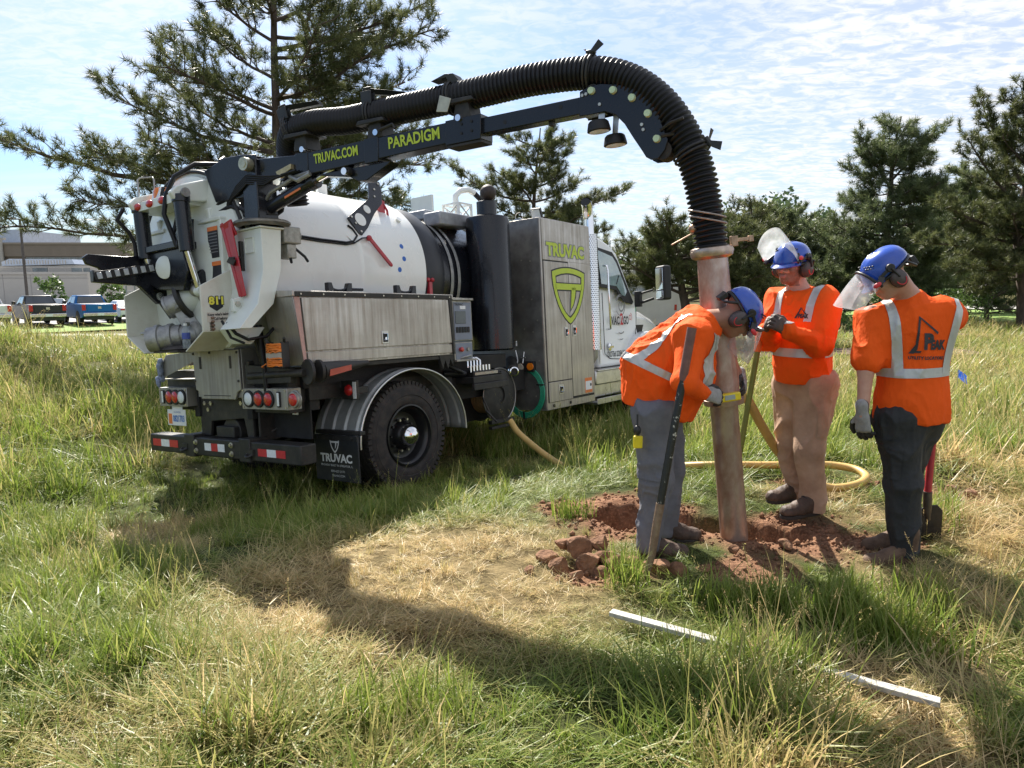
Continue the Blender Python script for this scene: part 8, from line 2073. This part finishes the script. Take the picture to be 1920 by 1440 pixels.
# ================================================================== worker on the right, back to the camera
def worker_back():
    p = empty('person', (2.26, 3.95, .0), label='person seen from behind in short orange sleeves and black trousers', cat='person', group=PEOPLE)
    R, hc = headframe((2.062, 3.955, 1.632), (-.80, .12, -.58), (-.50, .05, .85))
    sh = [A3((2.400, 3.955, 1.42)), A3((2.035, 4.020, 1.395))]; el = [A3((2.565, 4.10, 1.385)), A3((1.975, 3.935, 1.10))]; wr = [A3((2.46, 4.34, 1.25)), A3((1.955, 3.895, .855))]
    hip = [A3((2.335, 4.0, .83)), A3((2.195, 3.95, .83))]; knee = [A3((2.315, 4.06, .46)), A3((2.215, 3.90, .46))]; ank = [A3((2.325, 4.07, .10)), A3((2.235, 3.875, .10))]
    neck, chest, pelvis = A3((2.205, 3.985, 1.505)), A3((2.24, 3.98, 1.28)), A3((2.265, 3.98, .88))
    V, F = body_base((1.75, 3.6, .02), (2.8, 4.6, 1.82), R, hc, neck, sh, el, wr, hip, knee, ank, chest, pelvis, None)
    o = raw_mesh('body', V, F, [SKIN1, STUB, HAIRM, LIPM, EYEM], None, smooth=True, midx=paint_head(V, F, R, hc, None, False)); attach(o, p)
    bk = A3((-.19, -.98, 0)); sd_ = A3((.98, -.19, 0))                     # bk points out of his back, sd_ towards his right
    fl = Field((1.85, 3.62, .74), (2.75, 4.42, 1.6), .0068)
    fl.cone((2.272, 3.975, .88), (2.255, 3.975, 1.10), .178, .172, .06, flat=(bk, 1.18)); fl.cone((2.262, 3.975, .84), (2.262, 3.975, .90), .185, .18, .05, flat=(bk, 1.15))
    fl.cone(A3((2.243, 3.98, 1.29)) + sd_ * .055, A3((2.243, 3.98, 1.29)) - sd_ * .055, .150, .150, .10, flat=(bk, 1.2)); fl.cone(sh[0] + A3((-.03, 0, -.01)), sh[1] + A3((.03, 0, -.01)), .085, .085, .10); fl.cone((2.23, 3.98, 1.40), neck, .105, .072, .07)
    fl.cone(sh[0], sh[0] + (el[0] - sh[0]) * .66, .082, .076, .05); fl.cone(sh[1], sh[1] + (el[1] - sh[1]) * .80, .088, .086, .05)
    fl.cut((2.195, 3.985, 1.518), A3((-.35, .05, .93))); fl.cut((2.27, 3.975, .812), (0.03, -.0, -1))
    s, SV, SF = cloth_obj('shirt', fl, ORG, p, .015, 7, 51, (1, 1, .7))
    c = SV; N_ = vnormals(SV, SF); u = (c - A3((2.25, 3.975, 0))) @ sd_; nb = N_ @ bk; z = c[:, 2]
    arm = (np.linalg.norm(np.cross(c - sh[1], (el[1] - sh[1]) / np.linalg.norm(el[1] - sh[1])), axis=1) < .10) & (u < -.175) | (u > .215)
    patch('reflective_band', SV, SF, np.abs(z - (1.098 + .05 * u)) - .026, .003, SILV, s, ~arm)
    for sg in (-1, 1): patch('reflective_brace', SV, SF, np.abs(u - sg * ((.145 if sg > 0 else .105) + .20 * np.clip(z - 1.12, 0, 1) ** 1.3)) - .025, .0042, SILV, s, (nb > -.05) & (z > 1.095) & (N_[:, 2] < .96))
    # black peak print on the back
    oo = A3((2.25, 3.975, 1.205)) + sd_ * -.052 + bk * .12; n_ = bk
    P_ = [[(-.012, .0), (.014, .0), (.030, .024), (.038, .19), (.028, .205), (.018, .05)], [(.028, .205), (.038, .188), (.130, .105), (.134, .118)], [(.0, .004), (.045, .004), (.050, .016), (.010, .016)]]
    drop(poly2d('peak_emblem', P_, PRINTB), oo, sd_, (0, 0, 1), n_, SV, SF, s)
    stick_print('P', oo + sd_ * .058 + A3((0, 0, .028)), sd_, (0, 0, 1), n_, .115, .052, PRINTB, SV, SF, s, bold=.006)
    stick_print('EAK', oo + sd_ * .098 + A3((0, 0, .026)), sd_, (0, 0, 1), n_, .068, .078, PRINTB, SV, SF, s, bold=.004)
    stick_print('UTILITY LOCATORS', oo + sd_ * -.012 + A3((0, 0, -.030)), sd_, (0, 0, 1), n_, .023, .185, PRINTB, SV, SF, s, bold=.001)
    fl = Field((1.95, 3.65, .05), (2.6, 4.3, .98), .007)
    fl.cone(A3((2.335, 3.985, .83)), A3((2.195, 3.965, .83)), .122, .122, .06); leg(fl, hip[0], knee[0], ank[0] + A3((0, 0, -.04)), .112, .085, .066); leg(fl, hip[1], knee[1], ank[1] + A3((0, 0, -.04)), .115, .088, .068); fl.cut((2.2, 3.9, .93), (0, 0, 1))
    t, TV, TF = cloth_obj('trousers', fl, PBLK, p, .020, 8, 61, (1, 1, .55))
    c = TV; patch('thigh_pocket', TV, TF, np.abs(c[:, 2] - .61) - .11, .007, PBLK, t, c[:, 0] < 2.16)
    boot(p, (2.275, 3.865, -.015), (2.0, 3.845, -.022), BOOTT); boot(p, (2.36, 4.08, .0), (2.10, 4.06, -.01), BOOTT)
    headgear(p, R, hc, 74)
    hand(p, 'glove', wr[1] + A3((.0, 0, .0)), (.16, .05, -.98), (-.75, -.62, -.1), (.34, .40, .48, .55), ((.045, .062, -.012), (.085, .074, -.022), (.115, .072, -.036)), False, GLOVE_G, mats=[GLOVE_D])
    hand(p, 'glove', wr[0], (-.20, .85, -.42), (.5, .3, .6), (.9, .95, 1.0, 1.0), ((.055, .055, -.03), (.085, .05, -.045), (.105, .03, -.05)), True, GLOVE_G, mats=[GLOVE_D])
worker_back()
# ------------------------------------------------------------------ tools, hoses and small things on the ground
FIBRE = mat('black_fibreglass_handle', (.016, .016, .015), .4, 0, .2, 30, .1, 80, col2=(.42, .40, .34), lo=.62, hi=.66)
GRIP = mat('worn_red_brown_grip', (.16, .075, .06), .55, 0, .2, 18, .1, 60)
RUST = mat('rusty_tool_steel', (.20, .125, .085), .6, .5, .3, 16, .2, 60, col2=(.30, .22, .15))
WORNW = mat('worn_grey_steel', (.10, .085, .07), .5, .6, .3, 16, .1, 60)
def straight(name, p0, p1, label, cat):
    return empty(name, tuple(p1), label=label, cat=cat), A3(p0) - A3(p1), A3((0, 0, 0.0))
sh_, a, b0 = straight('shovel', (.943, 3.72, 1.362), (.722, 3.655, -.06), 'long black handled shovel with red brown grip before the bent worker', 'shovel')
d = a / np.linalg.norm(a); L_ = np.linalg.norm(a)
bent = [d * L_, d * (L_ * .72), d * (L_ * .34)]
b = MB(); b.tube([d * L_ * .995, d * L_ * .80], [.025, .023], 14); b.build('grip', GRIP, sh_, 0, 60)
b = MB(); b.tube([d * L_ * .80, d * L_ * .56, d * L_ * .30], [.021, .021, .021], 14); b.cyl(d * L_ * .575, d * L_ * .57, .0225, n=14); b.build('handle', FIBRE, sh_, 0, 60)
b = MB(); b.tube([d * L_ * .335, d * L_ * .24, d * L_ * .14 + A3((.004, 0, 0)), d * L_ * .06 + A3((-.008, -.005, 0)), A3((-.035, -.01, .02))], [.024, .023, .021, .019, .012], 12); b.build('socket', RUST, sh_, 0, 60)
b = MB(); b.pprism([(-.10, -.03, .035), (.05, -.035, .045), (.075, -.10, -.06), (.02, -.15, -.13), (-.06, -.14, -.12), (-.12, -.09, -.05)], (.0, .006, .004)); b.build('blade', WORNW, sh_, .003)
sp, a, b0 = straight('spade', (2.520, 4.16, 1.02), (2.545, 4.15, .02), 'red handled spade with a dark blade standing behind the legs of the right worker', 'spade')
b = MB(); b.tube([a, (-.035, .0, .30)], .021, 12); b.build('handle', mat('red_fibreglass', (.42, .03, .045), .4, 0, .1, 20), sp, 0, 60)
b = MB(); b.tube([(-.036, 0, .32), (-.03, 0, .22), (-.02, 0, .14)], [.026, .025, .014], 12); b.build('socket', WORNW, sp, 0, 60)
b = MB(); b.prism([(-.085, .20), (-.03, .235), (.03, .235), (.065, .20), (.07, .02), (.04, -.05), (-.05, -.05), (-.085, .0)], 'Y', -.004, .004); b.build('blade', mat('dark_blade', (.035, .03, .027), .5, .5, .3, 14, .1, 50), sp, .003)
gs, a, b0 = straight('probe_rod', (1.57, 4.5, 1.24), (1.415, 4.5, -.02), 'slim green rod with an orange tip leaning behind the suction tube', 'rod')
d = a / np.linalg.norm(a); L_ = np.linalg.norm(a)
b = MB(); b.tube([d * L_ * .93, d * .0], .019, 12); b.build('rod', mat('olive_green_rod', (.16, .18, .035), .45, 0, .15, 14), gs, 0, 60)
b = MB(); b.tube([d * L_ * 1.03, d * L_ * .93], .023, 12); b.build('tip_grip', mat('orange_grip', (.75, .15, .03), .5), gs, 0, 60)
YH = mat('yellow_water_hose', (.50, .33, .10), .5, 0, .12, 8, .05, 40)
hp = [(-.02, 7.05, .20), (.10, 6.95, .06), (.45, 6.55, -.12), (.75, 6.2, -.10), (1.109, 5.95, .0), (1.6, 5.62, .115), (2.05, 5.52, .14), (2.45, 5.50, .15), (2.66, 5.40, .145), (2.68, 5.22, .13), (2.52, 5.04, .12), (2.30, 4.98, .115), (2.12, 4.96, .20), (1.864, 4.80, .40), (1.66, 4.62, .64), (1.56, 4.54, .78), (1.52, 4.53, .84), (1.48, 4.54, .88)]
hc_ = catmull([A3(q) for q in hp], 12)
b = MB(); b.tube(hc_, .030, 12); hs = b.build('water_hose', YH, None, 0, 60); tag(hs, 'tan yellow water hose looped in the grass between the truck and the suction tube', 'hose')
BOARD = mat('weathered_white_board', (.54, .525, .48), .8, 0, .12, 6, .2, 30, col2=(.33, .31, .27), stretch=(1, 6, 6))
bw0, bw1 = A3((.465, 3.15, -.0)), A3((1.585, 2.43, .02)); dB = bw1 - bw0; lB = np.linalg.norm(dB[:2]); zz0, zz1 = gh(*bw0[:2]) + .072, gh(*bw1[:2]) + .066
b = MB(); b.beam((0, 0, zz0 + .0), (dB[0], dB[1], zz1), .046, .022); tag(b.build('board', BOARD, None, .003), 'long weathered white board lying in the foreground grass', 'board').location = (bw0[0], bw0[1], 0)
fg_ = empty('marker_flag', (5.70, 9.0, gh(5.7, 9)), label='small bright blue marker flag on a thin wire in the right meadow', cat='flag')
b = MB(); b.tube([(0, 0, -.05), (.0, 0, .57)], .004, 5); b.build('wire', GALV, fg_)
b = MB(); v = []; 
for i in range(6):
    for j in range(5): v.append((.024 * i, .012 * math.sin(i * 1.4 + j), .56 - .026 * j - .018 * i))
b.add(v, [(i * 5 + j, i * 5 + j + 1, i * 5 + j + 6, i * 5 + j + 5) for i in range(5) for j in range(4)]); b.build('flag', mat('blue_flag_plastic', (.02, .12, .62), .5, 0, .1, 8, transl=.3), fg_)
SOIL = mat('red_clod_soil', (.13, .062, .032), .95, 0, .35, 9, .9, 34, col2=(.27, .14, .075))
def clod(x, y, r, seed, zoff=0.0, flat=.8):
    g = np.random.default_rng(seed); bm = bmesh.new(); bmesh.ops.create_icosphere(bm, subdivisions=3, radius=1)
    n = g.normal(0, 1, (9, 3)); n /= np.linalg.norm(n, axis=1)[:, None]; dd = g.uniform(.40, .85, 9); sc = r * A3((g.uniform(.85, 1.35), g.uniform(.8, 1.1), flat * g.uniform(.8, 1.1)))
    P = A3([list(v.co) for v in bm.verts])
    for q, k in zip(n, dd): e = P @ q - k; P = P - np.clip(e, 0, None)[:, None] * q * .92
    P = P * (1 + .16 * (vn3(P * 3.1 + seed, seed)[:, None] - .5) + .08 * (vn3(P * 8 + seed, seed)[:, None] - .5)) * sc
    a = g.uniform(0, 6.28); c_, s_ = math.cos(a), math.sin(a); P = P @ A3([[c_, s_, 0], [-s_, c_, 0], [0, 0, 1]])
    for v, q in zip(bm.verts, P): v.co = q
    me = bpy.data.meshes.new('soil_clod'); bm.to_mesh(me); bm.free(); me.polygons.foreach_set('use_smooth', [True] * len(me.polygons)); me.set_sharp_from_angle(angle=math.radians(28)); me.materials.append(SOIL)
    o = bpy.data.objects.new('soil_clod', me); COL.objects.link(o); o.location = (x, y, gh(x, y) + r * flat * .55 + zoff); return o
CL = [(.21, 3.97, .075, 0, 'left end of the pile'), (.28, 3.86, .085, 0, 'front left of the pile'), (.38, 3.98, .10, .04, 'high middle of the pile'), (.30, 4.05, .065, .06, 'top left of the pile'), (.44, 3.88, .11, .0, 'large front middle of the pile'), (.52, 4.03, .075, .06, 'top right of the pile'), (.56, 3.93, .075, .02, 'right shoulder of the pile'), (.60, 3.84, .09, 0, 'front right of the pile'), (.50, 3.79, .06, 0, 'foot of the pile in front'), (.36, 3.77, .05, 0, 'small at the front edge'), (.10, 3.84, .04, 0, 'small and apart to the left'), (.26, 3.72, .035, 0, 'tiny crumb before the pile'), (.69, 3.90, .055, 0, 'right of the pile near the shovel'), (.80, 3.74, .085, 0, 'beside the shovel blade'), (.90, 3.70, .06, 0, 'right of the shovel blade'), (1.06, 3.72, .05, 0, 'small before the bent worker'), (3.15, 4.95, .075, .0, 'far right behind the spade'), (3.34, 5.02, .07, .0, 'rightmost at the edge of the photo'), (2.98, 4.88, .07, 0, 'behind the spade blade'), (2.18, 5.36, .06, 0, 'inside the hose loop'), (2.72, 5.15, .06, 0, 'just right of the hose loop'), (1.95, 4.08, .05, 0, 'before the boots of the middle worker'), (1.62, 4.02, .06, 0, 'on the near lip of the trench'), (1.30, 3.98, .045, 0, 'under the tube on the near lip'), (.30, 4.98, .05, 0, 'left end of the trench')]
for i, (x, y, r, zo, w) in enumerate(CL): tag(clod(x, y, r * .86, 500 + i, zo, .85), 'broken clod of dry red brown soil, ' + w, 'clod', 'clods of red soil dug from the trench')
g_ = np.random.default_rng(77); V_, F_ = [], []; k_ = 0                     # crumbs too many to count
oct_ = A3([(1, 0, 0), (-1, 0, 0), (0, 1, 0), (0, -1, 0), (0, 0, 1), (0, 0, -1)]); of = A3([(0, 2, 4), (2, 1, 4), (1, 3, 4), (3, 0, 4), (2, 0, 5), (1, 2, 5), (3, 1, 5), (0, 3, 5)])
xx, yy = g_.uniform(-.3, 2.9, 9000), g_.uniform(3.5, 5.5, 9000); dm = dirt_mask(xx, yy); ok = (g_.uniform(0, 1, 9000) < dm * .55) & (trench_d(xx, yy) > .02); xx, yy = xx[ok], yy[ok]; hz_ = height(xx, yy)
for x, y, z in zip(xx, yy, hz_):
    r = g_.uniform(.004, .017) * (1 if g_.uniform() < .9 else 1.8); V_.append(oct_ * g_.uniform(.6, 1.2, (6, 3)) * r + A3((x, y, z + r * .3))); F_.append(of + k_); k_ += 6
tag(raw_mesh('soil_crumbs', np.concatenate(V_), np.concatenate(F_), SOIL), 'loose crumbs of red soil strewn around the trench', 'soil', kind='stuff')
# things lying on or hanging from the truck
def on_truck(name, loc, label, cat):
    o = empty(name, (0, 0, 0), label=label, cat=cat); o.matrix_world = TRUCK_M @ Matrix.Translation(loc); return o
rl_ = on_truck('cord_reel', (-1.30, -1.06, 1.36), 'orange extension cord wound on a small holder on the toolbox end', 'cord reel')
b = MB()
for s in (-1, 1): b.tube([(-.05 - .04 * math.cos(a) * 0, s * .10, .10 * math.sin(a)) for a in np.linspace(-PI / 2, PI / 2, 8)], .012, 6); b.box((-.07, s * .10 - .012, -.10), (.0, s * .10 + .012, .11)); b.beam((-.04, s * .10, .10), (-.055, s * .125, .14), .02, .02)
b.build('holder', PLB, rl_, .004)
b = MB(); b.box((-.075, -.10, -.022), (-.06, .10, .022)); b.build('label_plate', mat('grey_plate', (.42, .38, .33), .5), rl_)
b = MB(); g2 = np.random.default_rng(9)
for k in range(13):
    z = -.085 + .0145 * k
    if abs(z) < .018: continue
    b.tube([(-.045 + .03 * math.sin(a) * 1.0 - .01, .105 * math.cos(a), z + g2.normal(0, .003)) for a in np.linspace(0, 2 * PI, 20)], .0075, 6)
b.tube([(-.05, .10, -.05), (-.08, .16, -.09), (-.03, .20, -.10)], .005, 5); b.build('cord', ORANGE, rl_, 0, 60)
rag = on_truck('rag', (-1.30, .80, 1.26), 'crumpled pale blue rag hanging from the steel shelf at the truck rear', 'rag')
fl = Field((-.12, -.16, -.26), (.12, .14, .16), .007); g3 = np.random.default_rng(4)
for k in range(9): q = A3((-.02 + g3.normal(0, .02), g3.normal(-.02, .035), .10 - .03 * k)); fl.ell(q, (.028, .040 - .002 * k, .045), None, .012)
V, F = fl.skin(); V = folds(relax(V, F, 2), F, .016, 22, 8, (1, 1, .4)) * A3((.7, .7, .85)) + A3((0, .0, -.01)); o = raw_mesh('cloth', V, F, mat('pale_blue_rag', (.22, .26, .38), .9, 0, .15, 20), rag, smooth=True)
bt = on_truck('water_bottle', (-1.62, -.22, 1.45), 'clear plastic water bottle with blue label in the door hopper', 'bottle')
PET = clear_mat('clear_pet', (.70, .76, .80), .35)
b = MB(); b.lathe((0, 0, 0), (0, 0, 1), [(0, .028), (.01, .033), (.07, .032), (.075, .030), (.08, .033), (.14, .033), (.165, .026), (.185, .014), (.20, .013)], 24, caps=False); b.build('bottle', PET, bt, 0, 40)
b = MB(); b.lathe((0, 0, 0), (0, 0, 1), [(.082, .0335), (.135, .0335)], 24, caps=False); b.build('label', mat('bottle_label', (.06, .09, .35), .5), bt, 0, 60)
b = MB(); b.cyl((0, 0, .195), (0, 0, .215), .015, n=14); b.build('cap', PRINTW, bt)
print('objects', len(bpy.data.objects))
